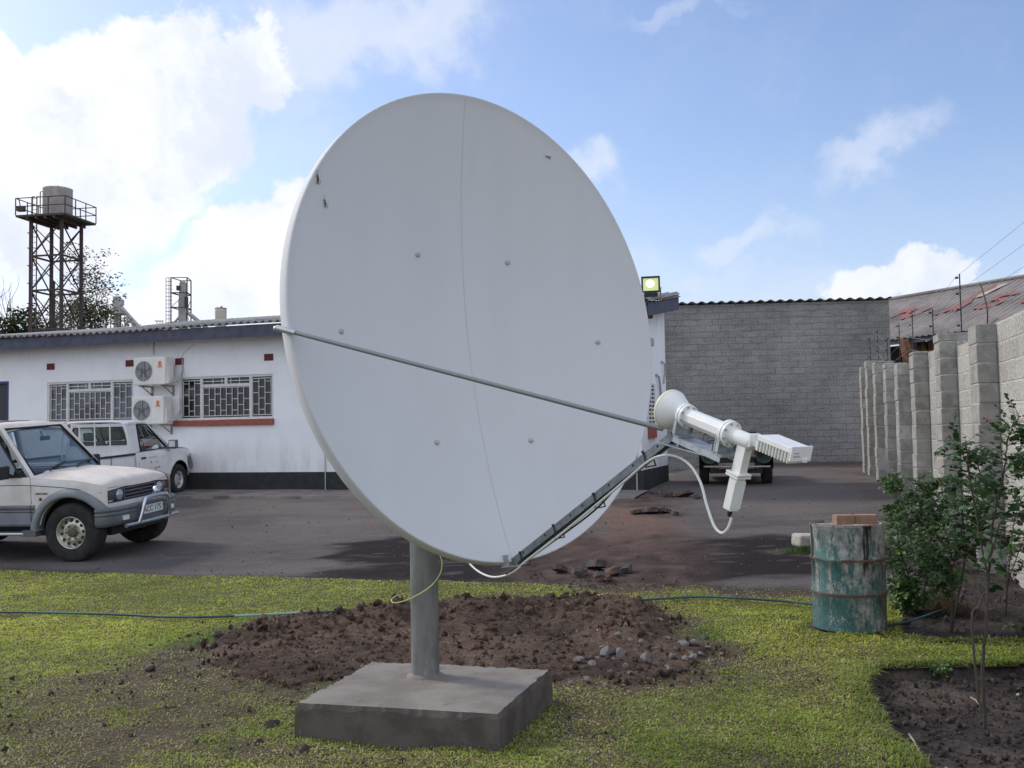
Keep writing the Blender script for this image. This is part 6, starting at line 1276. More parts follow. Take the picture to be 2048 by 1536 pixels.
def pickup():
    ang = math.radians(80); SC = .94; h = Vector((math.cos(ang), math.sin(ang), 0)); right = Vector((h.y, -h.x, 0))
    c = gnd(355, 990) - right * .70; c.z = float(gz(c.x, c.y))
    root = thing('pickup_truck', 'white single-cab pickup truck parked nose to the office wall under the air conditioners', 'pickup truck', c, ground_rot(c.x, c.y, ang)); root.scale = (SC, SC * .93, SC)
    P = lambda mb, n, m, p=root, **k: mb.build(n, m, p, False, **k)
    wb = -3.085; W = .87; R = .34
    a1, a2 = arch(0, .42, R), arch(wb, .42, R)
    half = lin([(-.4, W), (.35, W - .01), (.62, W - .08), (.80, W - .24), (.86, W - .40)])
    top = lin([(-1.72, 1.02), (-.50, 1.06), (.0, 1.05), (.4, 1.0), (.7, .92), (.86, .84)])
    def yy(x, z): t = (z - .72) / .34; return half(x) - .03 * t * t - (.04 if z < .5 else 0) * (.5 - z) * 4 - (.06 * max(0, (z - .95) / .12) ** 2)
    bot = lambda x: max(.40, a1(x))
    xs = sorted(set([round(-1.72 + .06 * i, 3) for i in range(43)] + [.86] + [.42 * math.cos(k * math.pi / 24) for k in range(25)]))
    vv = [0, .04, .10, .18, .22, .4, .6, .75, .86, .94, 1]
    for s, fl in ((-1, False), (1, True)):
        mb = MB()
        def fn(x, v):
            z = bot(x) + (top(x) - bot(x)) * v; sw = .014 * math.exp(-((z - .50) / .05) ** 2) if x < -.45 else 0
            fl_ = .025 * math.exp(-((math.hypot(x, z - R) - .45) / .05) ** 2)
            return (x, s * (yy(x, z) + sw + fl_), z)
        mb.grid(fn, xs, vv, flip=fl); P(mb, 'cab_side', M['wpaint'])
    mb = MB(); mb.grid(lambda x, q: (x, q * half(x) * .985, top(x) + .05 * (1 - q ** 4) * (1 if x < .5 else max(.1, 1 - (x - .5) * 2.6))), [-.52 + .1 * i for i in range(14)] + [.86], [-1, -.9, -.6, -.3, 0, .3, .6, .9, 1], flip=True); P(mb, 'bonnet', M['wpaint'])
    mb = MB(); mb.grid(lambda y, z: (.90 - .5 * (abs(y) / .87) ** 3, y, z), [-.87 + .087 * i for i in range(21)], [.42, .6, .84]); P(mb, 'front_bumper', M['wpaint'])
    for s in (-1, 1):
        mb = MB(); mb.b2((.50, s * .70, .74), (.68, s * .805, .88)); P(mb, 'headlamp', M['lamp'], bevel=.03)
        mb = MB(); mb.add([(.43, s * .862, .56), (.72, s * .79, .54), (.74, s * .77, .70), (.50, s * .855, .84)], [(0, 1, 2, 3)]); P(mb, 'bumper_corner', M['clad2'], solid=.02)
    # cabin
    mb = MB(); mb.grid(lambda x, q: (x, q * .66, 1.665 - .055 * abs(q) ** 4 - (.45 * max(0, x + 1.10)) - .02 * max(0, -x - 1.55)), [-.98, -1.05, -1.12, -1.3, -1.5, -1.66, -1.71, -1.73], [-1, -.95, -.8, -.5, 0, .5, .8, .95, 1], flip=True); P(mb, 'car_roof', M['wpaint'], solid=.03)
    for s in (-1, 1):
        mb = MB(); mb.bar((-.30, s * .79, 1.06), (-1.04, s * .655, 1.60), .05, .08, (1, s * .55, .3)); mb.bar((-1.04, s * .665, 1.61), (-1.70, s * .665, 1.62), .05, .06)
        mb.add([(-1.48, s * .815, 1.04), (-1.72, s * .815, 1.02), (-1.72, s * .66, 1.64), (-1.40, s * .672, 1.63), (-1.48, s * .775, 1.04), (-1.72, s * .775, 1.02), (-1.72, s * .62, 1.64), (-1.40, s * .632, 1.63)], [(0, 1, 2, 3), (7, 6, 5, 4), (0, 3, 7, 4), (1, 5, 6, 2)])
        P(mb, 'pillars', M['wpaint'], bevel=.012)
        mb = MB(); mb.poly([(-.42, s * .805, 1.062), (-1.47, s * .815, 1.045), (-1.395, s * .680, 1.60), (-1.03, s * .670, 1.585)]); w = P(mb, 'side_window', M['glassp'])
        mb = MB(); L = [(-.42, s * .809, 1.062), (-1.47, s * .819, 1.045), (-1.395, s * .684, 1.60), (-1.03, s * .674, 1.585)]
        for i in range(4): mb.bar(L[i], L[(i + 1) % 4], .016, .045 if i == 3 else .03, (0, s, 0))
        P(mb, 'window_seal', M['blk'], w)
        mb = MB(); mb.box((-.46, s * 1.00, 1.13), (.11, .20, .19)); mb.bar((-.44, s * .82, 1.06), (-.46, s * .93, 1.08), .05, .05); mr = P(mb, 'wing_mirror', M['clad2'], bevel=.035)
        mb = MB(); mb.b2((-.519, s * .925, 1.06), (-.517, s * 1.075, 1.20)); P(mb, 'mirror_glass', M['mirror'], mr)
        mb = MB(); mb.tube([(-1.62, s * .875, .50), (-1.60, s * (yy(-1.6, .8) + .001), .8), (-1.50, s * (yy(-1.5, 1.03)), 1.04)], .004, 5); mb.tube([(-.40, s * (yy(-.4, 1.0) + .002), 1.04), (-.43, s * (yy(-.43, .6) + .004), .6), (-.45, s * .85, .44)], .004, 5); mb.tube([(-1.62, s * .865, .45), (-.45, s * .86, .44)], .004, 5); P(mb, 'panel_gaps', M['seam'])
        mb = MB(); mb.b2((-1.52, s * (yy(-1.4, .9) - .004), .885), (-1.36, s * (yy(-1.4, .9) + .022), .92)); P(mb, 'handle', M['blk'])
        y = s * (yy(-.9, .78) + .0035)
        if s < 0:
            dec = []
            for x0, x1, z0, z1, m in ((-1.25, -.92, .895, .905, 'redink'), (-.72, -.62, .885, .895, 'redink'), (-1.18, -1.12, .77, .83, 'faint'), (-1.0, -.87, .80, .81, 'faint'), (-1.0, -.87, .77, .78, 'faint'), (-1.02, -.97, .64, .69, 'blued'), (-.93, -.82, .66, .70, 'yellowd')):
                mb = MB(); yq = s * (yy((x0 + x1) / 2, (z0 + z1) / 2) + .003); mb.b2((x0, yq, z0), (x1, yq + s * .002, z1)); P(mb, 'door_lettering', M[m])
    mb = MB(); mb.grid(lambda q, v: (-.36 - .66 * v + .04 * (1 - q * q), q * (.76 - .12 * v), 1.07 + .52 * v), [-1 + .25 * i for i in range(9)], [0, .5, 1]); P(mb, 'windscreen', M['glass'])
    # back of the cab: panel round a wide window, guard bars
    xq = -1.735
    def ring(o, i_): 
        mb.add([(xq, y, z) for y, z in o] + [(xq - .004, y, z) for y, z in i_], [(k, (k + 1) % len(o), len(o) + (k + 1) % len(o), len(o) + k) for k in range(len(o))])
    mb = MB(); out = [(-.80, .80), (.80, .80), (.80, 1.06), (.73, 1.40), (.645, 1.625), (-.645, 1.625), (-.73, 1.40), (-.80, 1.06)]; inn = [(-.665, 1.20), (.665, 1.20), (.668, 1.25), (.63, 1.42), (.575, 1.555), (-.575, 1.555), (-.63, 1.42), (-.668, 1.25)]
    ring(out, inn); P(mb, 'cab_back', M['wpaint'], solid=.012)
    mb = MB(); mb.poly([(xq - .006, y, z) for y, z in inn]); rw = P(mb, 'rear_window', M['glass'])
    mb = MB()
    for k in range(8): p, q = inn[k], inn[(k + 1) % 8]; mb.bar((xq - .010, *p), (xq - .010, *q), .014, .03, (1, 0, 0))
    P(mb, 'window_seal', M['blk'], rw)
    mb = MB(); xg = -1.86
    mb.tube(spline([(xg, -.79, .80), (xg, -.79, 1.20), (xg, -.74, 1.48), (xg, -.66, 1.625), (xg, -.5, 1.66), (xg, 0, 1.67), (xg, .5, 1.66), (xg, .66, 1.625), (xg, .74, 1.48), (xg, .79, 1.20), (xg, .79, .80)], 4), .022, 8)
    for y in (-.36, 0, .36): mb.tube([(xg, y, .86), (xg, y, 1.66)], .015, 8)
    mb.tube([(xg, -.78, 1.0), (xg, .78, 1.0)], .014, 6) if False else None
    P(mb, 'window_guard', M['wpaint'])
    mb = MB(); mb.b2((-.85, -.76, .70), (-.45, .76, 1.06)); mb.b2((-1.70, -.78, .42), (-.45, .78, .70)); mb.b2((-.45, -.62, .35), (.75, .62, .84)); P(mb, 'dashboard', M['darkint'])
    mb = MB(); mb.lathe([(.185, -.012), (.19, 0), (.185, .012), (.165, .012), (.165, -.012), (.185, -.012)], 24, axis_frame((-.92, -.36, 1.10), (-.85, 0, .5)), cap=False); P(mb, 'steering_wheel', M['blk'])
    for y in (-.36, .30): 
        mb = MB(); mb.bar((-1.45, y, .75), (-1.60, y, 1.26), .46 if y < 0 else .7, .13, (1, 0, 0)); mb.bar((-1.61, y, 1.28), (-1.64, y, 1.45), .26, .09, (1, 0, 0)); P(mb, 'seat', M['greyint'], bevel=.04)
    # load bed
    xb0, xb1 = -1.755, -4.02; zt = .985
    for s, fl in ((-1, False), (1, True)):
        bt = lambda x: max(.46, a2(x)); xx = sorted(set([xb1 + (xb0 - xb1) * i / 30 for i in range(31)] + [wb + .42 * math.cos(k * math.pi / 20) for k in range(21)]))
        mb = MB(); mb.grid(lambda x, v: (x, s * (.875 - .02 * ((bt(x) + (zt - bt(x)) * v - .72) / .28) ** 2 + .02 * math.exp(-((math.hypot(x - wb, bt(x) + (zt - bt(x)) * v - R) - .45) / .05) ** 2)), bt(x) + (zt - bt(x)) * v), xx, [0, .1, .3, .5, .7, .85, .92, 1], flip=fl); bs = P(mb, 'bed_side', M['wpaint'], solid=.02)
        mb = MB(); mb.b2((xb1, s * .80, zt), (xb0, s * .885, zt + .035)); P(mb, 'bed_rail', M['blk'], bs)
        mb = MB(); mb.b2((xb0 - .02, s * .10, .56), (xb0, s * .84, zt - .002)); P(mb, 'bed_front', M['wpaint'], bs)
        mb = MB(); mb.tube([(-2.62, s * .889, .99), (-2.63, s * .889, .52)], .006, 5); mb.lathe([(.014, -.01), (.014, .01), (0, .012)], 8, axis_frame((-2.63, s * .885, .52), (0, s, 0))); mb.b2((xb1 + .2, s * .8765, .888), (xb0 - .08, s * .8755, .892)); P(mb, 'panel_gaps', M['seam'], bs)
    mb = MB(); mb.b2((xb1 - .03, -.86, .50), (xb1, .86, zt + .02)); tg_ = P(mb, 'tailgate', M['wpaint'], bevel=.015)
    mb = MB(); mb.b2((xb1 - .16, -.84, .40), (xb1 - .04, .84, .54)); P(mb, 'rear_bumper', M['wpaint'], bevel=.02)
    for s in (-1, 1): mb = MB(); mb.b2((xb1 - .035, s * .80, .58), (xb1 + .02, s * .88, .90)); P(mb, 'tail_lamp', M['redlens'])
    mb = MB(); mb.b2((xb1, -.80, .50), (xb0, .80, .56)); mb.b2((xb0 - .03, -.82, .56), (xb0, .82, .80)); mb.b2((-4.0, -.5, .32), (.5, .5, .50)); P(mb, 'chassis', M['blk'])
    for cx in (0, wb):
        for s in (-1, 1): wheel(P, cx, s * .755, R, .215, .19, 'steel', s)
M['faint'] = mat('lettering_faint', (.48, .43, .46), .6)
pickup()

def wreck():
    c = gnd(1470, 968); ang = math.radians(-99); root = thing('derelict_vehicle', 'stripped dark green wreck with empty round lamp sockets, lying in the shade by the office', 'wrecked car', (c.x + .05, c.y + .2, c.z), (0, 0, ang))
    P = lambda mb, n, m, p=root, **k: mb.build(n, m, p, False, **k)
    mb = MB()                                       # wings with rounded shoulders, bonnet sill, scuttle
    def hull(x, a):
        w = .66 + .03 * math.sin(3 * x); z0 = .30; z1 = .80 - .03 * (x / 1.0) * (1 if x > 0 else -.4); k = max(-1, min(1, a))
        return (x, w * math.copysign(min(1, abs(k) * 1.6), k), z0 + (z1 - z0) * (1 - max(0, abs(k) - .62) / .38) ** .7 + .02 * math.sin(9 * k))
    mb.grid(hull, [.55, .3, 0, -.4, -.8, -1.3, -1.8, -2.4], [-1, -.95, -.85, -.75, -.68, -.62, -.4, -.2, 0, .2, .4, .62, .68, .75, .85, .95, 1], flip=True); P(mb, 'body', M['greenw'])
    mb = MB(); mb.b2((.56, -.34, .56), (.60, .34, .80)); mb.b2((.56, -.34, .30), (.585, .34, .42)); mb.b2((.60, -.36, .535), (.63, .36, .565)); P(mb, 'front_panel', M['pale'], bevel=.015)
    mb = MB(); mb.b2((.5, -.33, .42), (.555, .33, .56)); mb.b2((-2.3, -.5, .22), (.5, .5, .45)); P(mb, 'chassis', M['blk'])
    for s in (-1, 1):
        A = axis_frame((.52, s * .51, .56), (1, 0, 0)); mb = MB(); mb.lathe([(.165, -.12), (.165, .06), (.150, .085), (.125, .08), (.115, .0), (0, -.05)], 28, A, cap=False); l = P(mb, 'lamp_socket', M['greenw'])
        mb = MB(); mb.lathe([(.112, -.005), (0, -.04)], 24, A, cap=False); P(mb, 'socket_hole', M['blk'], l)
        mb = MB(); mb.lathe([(.045, 0), (.04, .03), (0, .035)], 16, axis_frame((.60, s * .37 + .0, .67), (1, 0, 0))) ; P(mb, 'indicator', M['redlens'])
        mb = MB(); mb.tube([(.15, s * .55, .06), (.15, s * .55, .5)], .03, 6); mb.lathe([(.12, -.09), (.30, -.09), (.325, -.05), (.325, .05), (.30, .09), (.12, .09)], 28, frame((.05, s * .60, .30), (1, 0, 0), (0, 0, 1), (0, -1, 0))); P(mb, 'wheel', M['tyre'])
    mb = MB(); mb.tube([(.68, -.62, .36), (.70, 0, .345), (.68, .62, .35)], .02, 6); mb.tube([(.58, -.3, .36), (.69, -.3, .36)], .015, 5); mb.tube([(.58, .3, .36), (.69, .3, .36)], .015, 5); P(mb, 'bumper_bar', M['rust2'])
    mb = MB(); mb.tube([(.2, -.5, .84), (-.2, -.2, .90), (-.6, .3, .86)], .012, 5); mb.tube([(-.9, -.6, .78), (-1.0, -.55, .98), (-1.05, .5, 1.0), (-.95, .6, .78)], .02, 6); P(mb, 'loose_trim', M['greenw'])
wreck()
# ------------------------------------------------------------------ roses
def add_leaflet(V, T, Cc, o, ax, nr, L, W, col, fold=.25):
    ax = ax.normalized(); sd_ = nr.cross(ax).normalized(); nr = ax.cross(sd_); i = len(V)
    for t, w, dz in ((0, .0, 0), (.28, .42, .02), (.62, .46, 0), (1.0, 0, -.10)):
        for s in ((0,) if w == 0 else (-1, 0, 1)):
            p = o + ax * L * t + sd_ * s * W * w + nr * (L * dz + abs(s) * W * w * fold); V.append(p[:]); Cc.append(col)
    T += [(i, i + 2, i + 1), (i, i + 3, i + 2), (i + 1, i + 2, i + 5), (i + 1, i + 5, i + 4), (i + 2, i + 3, i + 6), (i + 2, i + 6, i + 5), (i + 4, i + 5, i + 7), (i + 5, i + 6, i + 7)]
def rose(label, stems, lsize, cols, seed, dens=1.0, cat='rose bush', name='rose_bush', buds=(), spread=.11, nfl=5):
    dens *= 1.9
    r = random.Random(seed); b = stems[0][0][0]; base = atY(*b) if len(b) == 3 else gnd(*b)
    base.z = float(gz(base.x, base.y)) - .06
    root = thing(name, label, cat, base); mb = MB(); V = []; T = []; Cc = []; tw = MB()
    def rv(a=1): return Vector((r.gauss(0, a), r.gauss(0, a), r.gauss(0, a)))
    for pts, r0, r1, t0, nl in stems:
        w = [atY(*p) for p in pts]
        if pts[0] is stems[0][0][0] or (len(pts) and pts[0] == stems[0][0][0]): w[0].z = float(gz(w[0].x, w[0].y)) - .08
        sp_ = spline(w, 6); n = len(sp_); mb.tube([p + rv(.003) for p in sp_], [r0 + (r1 - r0) * i / (n - 1) for i in range(n)], 7)
        for k in range(int(nl * dens)):
            t = t0 + (1 - t0) * r.random(); i = min(n - 2, int(t * (n - 1))); p = sp_[i].lerp(sp_[i + 1], r.random()); tg_ = (sp_[i + 1] - sp_[i]).normalized()
            d = rv(); d = (d - tg_ * d.dot(tg_)).normalized(); d = (d + tg_ * r.uniform(.1, .8) + Vector((0, 0, -.15))).normalized(); ln = r.uniform(.5, 1.3) * spread
            e = p + d * ln; mid = p.lerp(e, .5) + Vector((0, 0, .012)); tw.tube([p, mid, e], .0014, 4, False)
            up = (Vector((0, 0, 1)) + rv(.45)).normalized(); side = d.cross(up).normalized(); c0 = r.choice(cols); k_ = r.uniform(.65, 1.3)
            col = (c0[0] * k_, c0[1] * k_, c0[2] * k_); S = lsize * r.uniform(.65, 1.25)
            add_leaflet(V, T, Cc, e, d + Vector((0, 0, -.25)), up, S, S * .8, col)
            for q in range((nfl - 1) // 2):
                o = p.lerp(e, .55 + .4 * q / max(1, (nfl - 1) // 2))
                for s in (-1, 1): add_leaflet(V, T, Cc, o, side * s + d * .5 + Vector((0, 0, -.2)), up, S * .85, S * .68, col)
    mb.merge(tw, 1); mb.build('stem', [M['stemg'], M['twig']], root, True)
    o = npmesh('foliage', np.array(V) - np.array(base[:]), np.array(T), M['leaf'], np.array(Cc), parent=root, smooth=True)
    for px, py, Y, s in buds:
        c = atY(px, py, Y); m = MB(); s *= .7; m.lathe([(.002, -s), (s * .6, -s * .5), (s * .8, 0), (s * .55, s * .7), (s * .2, s)], 10, Matrix.Translation(c)); m.build('rose_bud', M['petal'], root, True)
    return root
M['twig'] = mat('leaf_stalk', (.10, .12, .05), .7)
G = [(.040, .088, .028), (.058, .118, .038), (.032, .068, .026), (.085, .15, .055)]; GY = [(.07, .15, .038), (.11, .21, .052), (.15, .25, .07), (.05, .11, .03)]; PU = [(.05, .02, .025), (.075, .03, .03), (.045, .035, .025)]
def roses():
    Y = 5.72
    rose('tall rose bush with two bare stems standing in the dug bed at the right', [
        ([(1968, 1428, Y), (1966, 1340, Y), (1972, 1240, Y), (1978, 1160, Y + .02), (1982, 1080, Y)], .0105, .008, .75, 4),
        ([(1962, 1424, Y - .02), (1950, 1330, Y), (1944, 1230, Y + .02), (1956, 1215, Y + .03), (1975, 1170, Y + .06)], .008, .006, .9, 1),
        ([(1978, 1160, Y), (1958, 1060, Y + .05), (1944, 985, Y + .1), (1938, 930, Y + .12), (1930, 880, Y + .1)], .006, .003, .2, 20),
        ([(1982, 1080, Y), (1996, 1000, Y - .05), (2010, 930, Y - .08), (2018, 870, Y - .1), (2040, 832, Y - .12)], .006, .003, .05, 30),
        ([(1998, 1000, Y - .05), (2012, 940, Y - .02), (2045, 890, Y), (2080, 850, Y)], .004, .002, .2, 12),
        ([(1985, 1100, Y), (2005, 1040, Y + .1), (2040, 1000, Y + .12), (2075, 960, Y + .1)], .005, .0025, .2, 12),
        ([(1975, 1170, Y), (2010, 1130, Y + .2), (2060, 1075, Y + .3)], .004, .002, .3, 6),
        ([(1972, 1210, Y), (1940, 1140, Y + .1), (1905, 1085, Y + .2), (1880, 1050, Y + .2)], .0045, .002, .5, 7),
        ([(1944, 985, Y + .1), (1925, 900, Y + .15), (1895, 880, Y + .2)], .003, .0015, .3, 6),
    ], .047, G, 3, 1.25, buds=((1892, 877, Y + .2, .010), (1974, 840, Y - .1, .016)))
    Y = 8.0
    rose('leafy rose bush behind the drum, between the tall rose and the garden hose', [
        ([(1900, 1215, Y), (1905, 1130, Y), (1890, 1060, Y), (1870, 1000, Y)], .009, .004, .25, 34),
        ([(1900, 1215, Y), (1930, 1120, Y + .1), (1945, 1040, Y + .1), (1960, 960, Y + .1), (1952, 900, Y + .1)], .008, .003, .25, 40),
        ([(1905, 1130, Y), (1925, 1040, Y - .1), (1920, 960, Y - .1)], .006, .003, .1, 30),
        ([(1890, 1090, Y), (1860, 1050, Y + .2), (1840, 1010, Y + .2), (1830, 960, Y + .2)], .005, .0025, .1, 30),
        ([(1930, 1100, Y), (1970, 1040, Y + .2), (1985, 970, Y + .2)], .005, .0025, .1, 24), ([(1905, 1180, Y), (1880, 1130, Y + .1), (1850, 1100, Y + .2)], .004, .002, .1, 22),
    ], .041, G, 5, 1.9, buds=((1905, 1126, Y - .1, .018), (1925, 990, Y, .014)))
    Y = 8.75
    rose('low dense rose bush growing close behind the right side of the drum', [
        ([(1830, 1225, Y), (1820, 1160, Y), (1800, 1100, Y), (1790, 1030, Y)], .007, .003, .1, 40), ([(1830, 1225, Y), (1850, 1170, Y), (1860, 1110, Y), (1850, 1060, Y)], .006, .003, .15, 40),
        ([(1830, 1225, Y), (1800, 1190, Y), (1785, 1150, Y), (1782, 1100, Y)], .005, .0025, .1, 34), ([(1840, 1225, Y + .1), (1880, 1190, Y + .1), (1900, 1150, Y)], .005, .0025, .2, 30), ([(1835, 1222, Y), (1825, 1190, Y - .1), (1805, 1180, Y - .1)], .004, .002, .2, 24)
    ], .036, GY, 7, 2.3)
    Y = 10.6
    rose('bright green rose bush at the foot of the boundary wall beyond the drum', [
        ([(1830, 1110, Y), (1815, 1040, Y), (1795, 980, Y), (1782, 955, Y)], .007, .003, .2, 44), ([(1830, 1110, Y), (1840, 1030, Y), (1850, 975, Y)], .006, .003, .2, 40), ([(1830, 1110, Y), (1870, 1050, Y), (1885, 990, Y), (1880, 960, Y)], .006, .003, .2, 40), ([(1825, 1080, Y), (1800, 1040, Y), (1785, 1010, Y)], .004, .002, .1, 30)
    ], .038, GY, 9, 2.0)
    Y = 8.5
    rose('young rose with dark purple leaves against the pale wall at the right edge', [
        ([(2008, 1185, Y), (2020, 1120, Y), (2026, 1060, Y), (2030, 1035, Y)], .006, .003, .35, 12), ([(2012, 1170, Y), (2035, 1110, Y), (2050, 1070, Y)], .005, .003, .3, 10), ([(2012, 1175, Y), (2044, 1130, Y + .1), (2070, 1100, Y)], .004, .002, .3, 8)
    ], .045, PU, 11, 1.0, cat='young rose')
    # pale seedling, dry straw and sticks on the beds
    rose('pale green seedling at the right edge behind the grass strip', [([(2038, 1268, 7.7), (2036, 1250, 7.7), (2044, 1225, 7.7)], .003, .0015, .3, 7), ([(2038, 1266, 7.7), (2028, 1245, 7.7)], .002, .001, .4, 4)], .035, [(.14, .17, .09), (.11, .14, .07)], 13, cat='seedling', name='seedling', nfl=3, spread=.06)
    rose('small green weed at the upper edge of the bare bed', [([(1885, 1340, 6.8), (1888, 1325, 6.8)], .002, .001, .2, 9), ([(1885, 1340, 6.8), (1875, 1328, 6.8)], .002, .001, .2, 6)], .025, GY, 15, cat='weed', name='weed', nfl=3, spread=.05)
    r = random.Random(21); V = []; T = []; Cc = []; c = gnd(1905, 1222)
    for k in range(420):
        a = r.uniform(0, 6.28); L = r.uniform(.06, .22); x = c.x + r.gauss(0, .12); y = c.y + r.gauss(0, .08); z = float(gz(x, y)) + abs(r.gauss(0, .03)); w = .0035; i = len(V); dx, dy = math.cos(a), math.sin(a); q = r.random()
        V += [(x - dy * w, y + dx * w, z), (x + dy * w, y - dx * w, z), (x + dx * L, y + dy * L, z + r.uniform(-.02, .10))]; T.append((i, i + 1, i + 2)); Cc += [(.25, .17, .08) if q < .5 else (.14, .08, .045)] * 3
    o = npmesh('dry_grass', np.array(V), np.array(T), M['grass'], np.array(Cc)); tag(o, 'heap of dry brown grass cuttings at the end of the garden hose', 'dry grass', kind='stuff')
    for a, b, z, lab in (((1942, 1398), (1964, 1420), -.06, 'short dry stick by the foot of the tall rose'), ((1818, 1472), (1840, 1512), -.07, 'pale dry stick lying in the lower part of the bare bed'), ((1090, 1296), (1137, 1274), .10, 'dark stick lying on the soil heap')):
        p, q = gnd(*a, z), gnd(*b, z); mb = MB(); mb.tube([p + Vector((0, 0, .01)), p.lerp(q, .5) + Vector((0, 0, .022)), q + Vector((0, 0, .012))], [.006, .0055, .004], 6); tag(mb.build('stick', M['bark'] if 'dark' in lab else M['stick']), lab, 'stick')
roses()

# ------------------------------------------------------------------ water tower
def tower():
    Y = 60.0; u = Y / F; c = atY(108, 880, Y); g = float(gz(c.x, c.y)) - .3; c = atY(112, 660, Y); base = Vector((c.x, Y, g))
    root = thing('water_tower', 'rusty steel lattice water tower with a weathered round tank and railed platform', 'water tower', base)
    P = lambda mb, n, m, p=root, **k: mb.build(n, m, p, True, **k)
    zf = lambda py: CAMH + (882.5 - py) * u
    al = math.radians(11.3 + 24.6); R = 1.41; RP_ = 2.26; zp = zf(438)
    cor = lambda k, rr, z: Vector((c.x + rr * math.cos(al + k * math.pi / 2), Y + rr * math.sin(al + k * math.pi / 2), z))
    for k in range(4): mb = MB(); mb.bar(cor(k, R, g), cor(k, R, zp), .17, .17); P(mb, 'leg', M['rustleg'])
    lv = [zf(y) for y in (660, 582, 513, 448)]
    mb = MB()
    for z in lv[:3]:
        for k in range(4): mb.bar(cor(k, R, z), cor(k + 1, R, z), .10, .10)
    for i in range(3):
        for k in range(4):
            mb.bar(cor(k, R, lv[i]), cor(k + 1, R, lv[i + 1]), .09, .03); mb.bar(cor(k + 1, R, lv[i]), cor(k, R, lv[i + 1]), .09, .03)
    for k in range(4): mb.bar(cor(k, R, g), cor(k + 1, R, lv[0]), .08, .03)
    P(mb, 'bracing', M['darkst'])
    mb = MB(); q = [cor(k, RP_, 0) for k in range(4)]; mb.prism([(p.x, p.y) for p in q], zp, zp + .12); 
    for t in (-.6, -.2, .2, .6):
        a = (q[0].lerp(q[1], .5 + t / 2.2)); b = q[3].lerp(q[2], .5 + t / 2.2); mb.bar((a.x, a.y, zp - .09), (b.x, b.y, zp - .09), .1, .16)
    P(mb, 'platform', M['darkst'])
    mb = MB()
    for k in range(4):
        a, b = cor(k, RP_, 0), cor(k + 1, RP_, 0)
        for h in (.5, 1.0): mb.bar((a.x, a.y, zp + .12 + h), (b.x, b.y, zp + .12 + h), .045, .045)
        for t in (0, .33, .66): p = a.lerp(b, t); mb.bar((p.x, p.y, zp + .1), (p.x, p.y, zp + 1.13), .05, .05)
    P(mb, 'railing', M['darkst'])
    mb = MB(); mb.lathe([(.83, 0), (.84, .02), (.84, 1.76), (.85, 1.78), (.85, 1.85), (.78, 1.87), (0, 1.91)], 40, Matrix.Translation((c.x + .06, Y, zp + .12))); tk = P(mb, 'tank', M['tank'])
    mb = MB(); mb.tube([(c.x - .86, Y - .3, zp + .1), (c.x - .86, Y - .3, zp + 1.75), (c.x - .7, Y - .3, zp + 1.78)], .03, 6); P(mb, 'tank_pipe', M['darkst'], tk); mb = MB(); mb.tube([(c.x + .3, Y - .5, zp + 1.9), (c.x + .3, Y - .5, zp + 2.05)], .05, 6); P(mb, 'tank_pipe', M['darkst'], tk)
    x0, x1 = atY(65, 600, Y - .8).x, atY(74, 600, Y - .8).x; yl = Y - .9; mb = MB(); zt = zf(394)
    for x in (x0, x1): mb.tube([(x, yl, g), (x, yl, zt), (x, yl + .25, zt + .05)] , .035, 6)
    z = g
    while z < zt: mb.bar((x0, yl, z), (x1, yl, z), .025, .025); z += .33
    for zz in (zf(470), zf(500), zf(535), zf(570), zf(610)): mb.tube([(x0 - .1, yl, zz), (x0 - .05, yl - .5, zz), (x1 + .05, yl - .5, zz), (x1 + .1, yl, zz)], .02, 4)
    P(mb, 'ladder', M['darkst'])
    mb = MB(); p = cor(2, RP_ - .25, zp + .4); mb.box(p + Vector((.1, -.1, .1)), (.42, .3, .3)); mb.tube([p + Vector((0, 0, .3)), p + Vector((-.05, -.1, .75))], .03, 6); P(mb, 'lamp_box', M['darkst'])
    mb = MB(); mb.tube([(c.x - .12, Y - .1, g), (c.x - .12, Y - .1, zf(560))], .10, 8); P(mb, 'riser_pipe', M['rustleg']); mb = MB(); mb.tube([(c.x + .18, Y + .2, g), (c.x + .18, Y + .2, zp)], .06, 8); P(mb, 'riser_pipe', M['rustleg'])
M['rustleg'] = mat('rusted_leg', (.060, .050, .052), .9, c2=(.085, .048, .038), scale=1.2, lo=.45, hi=.65)
tower()

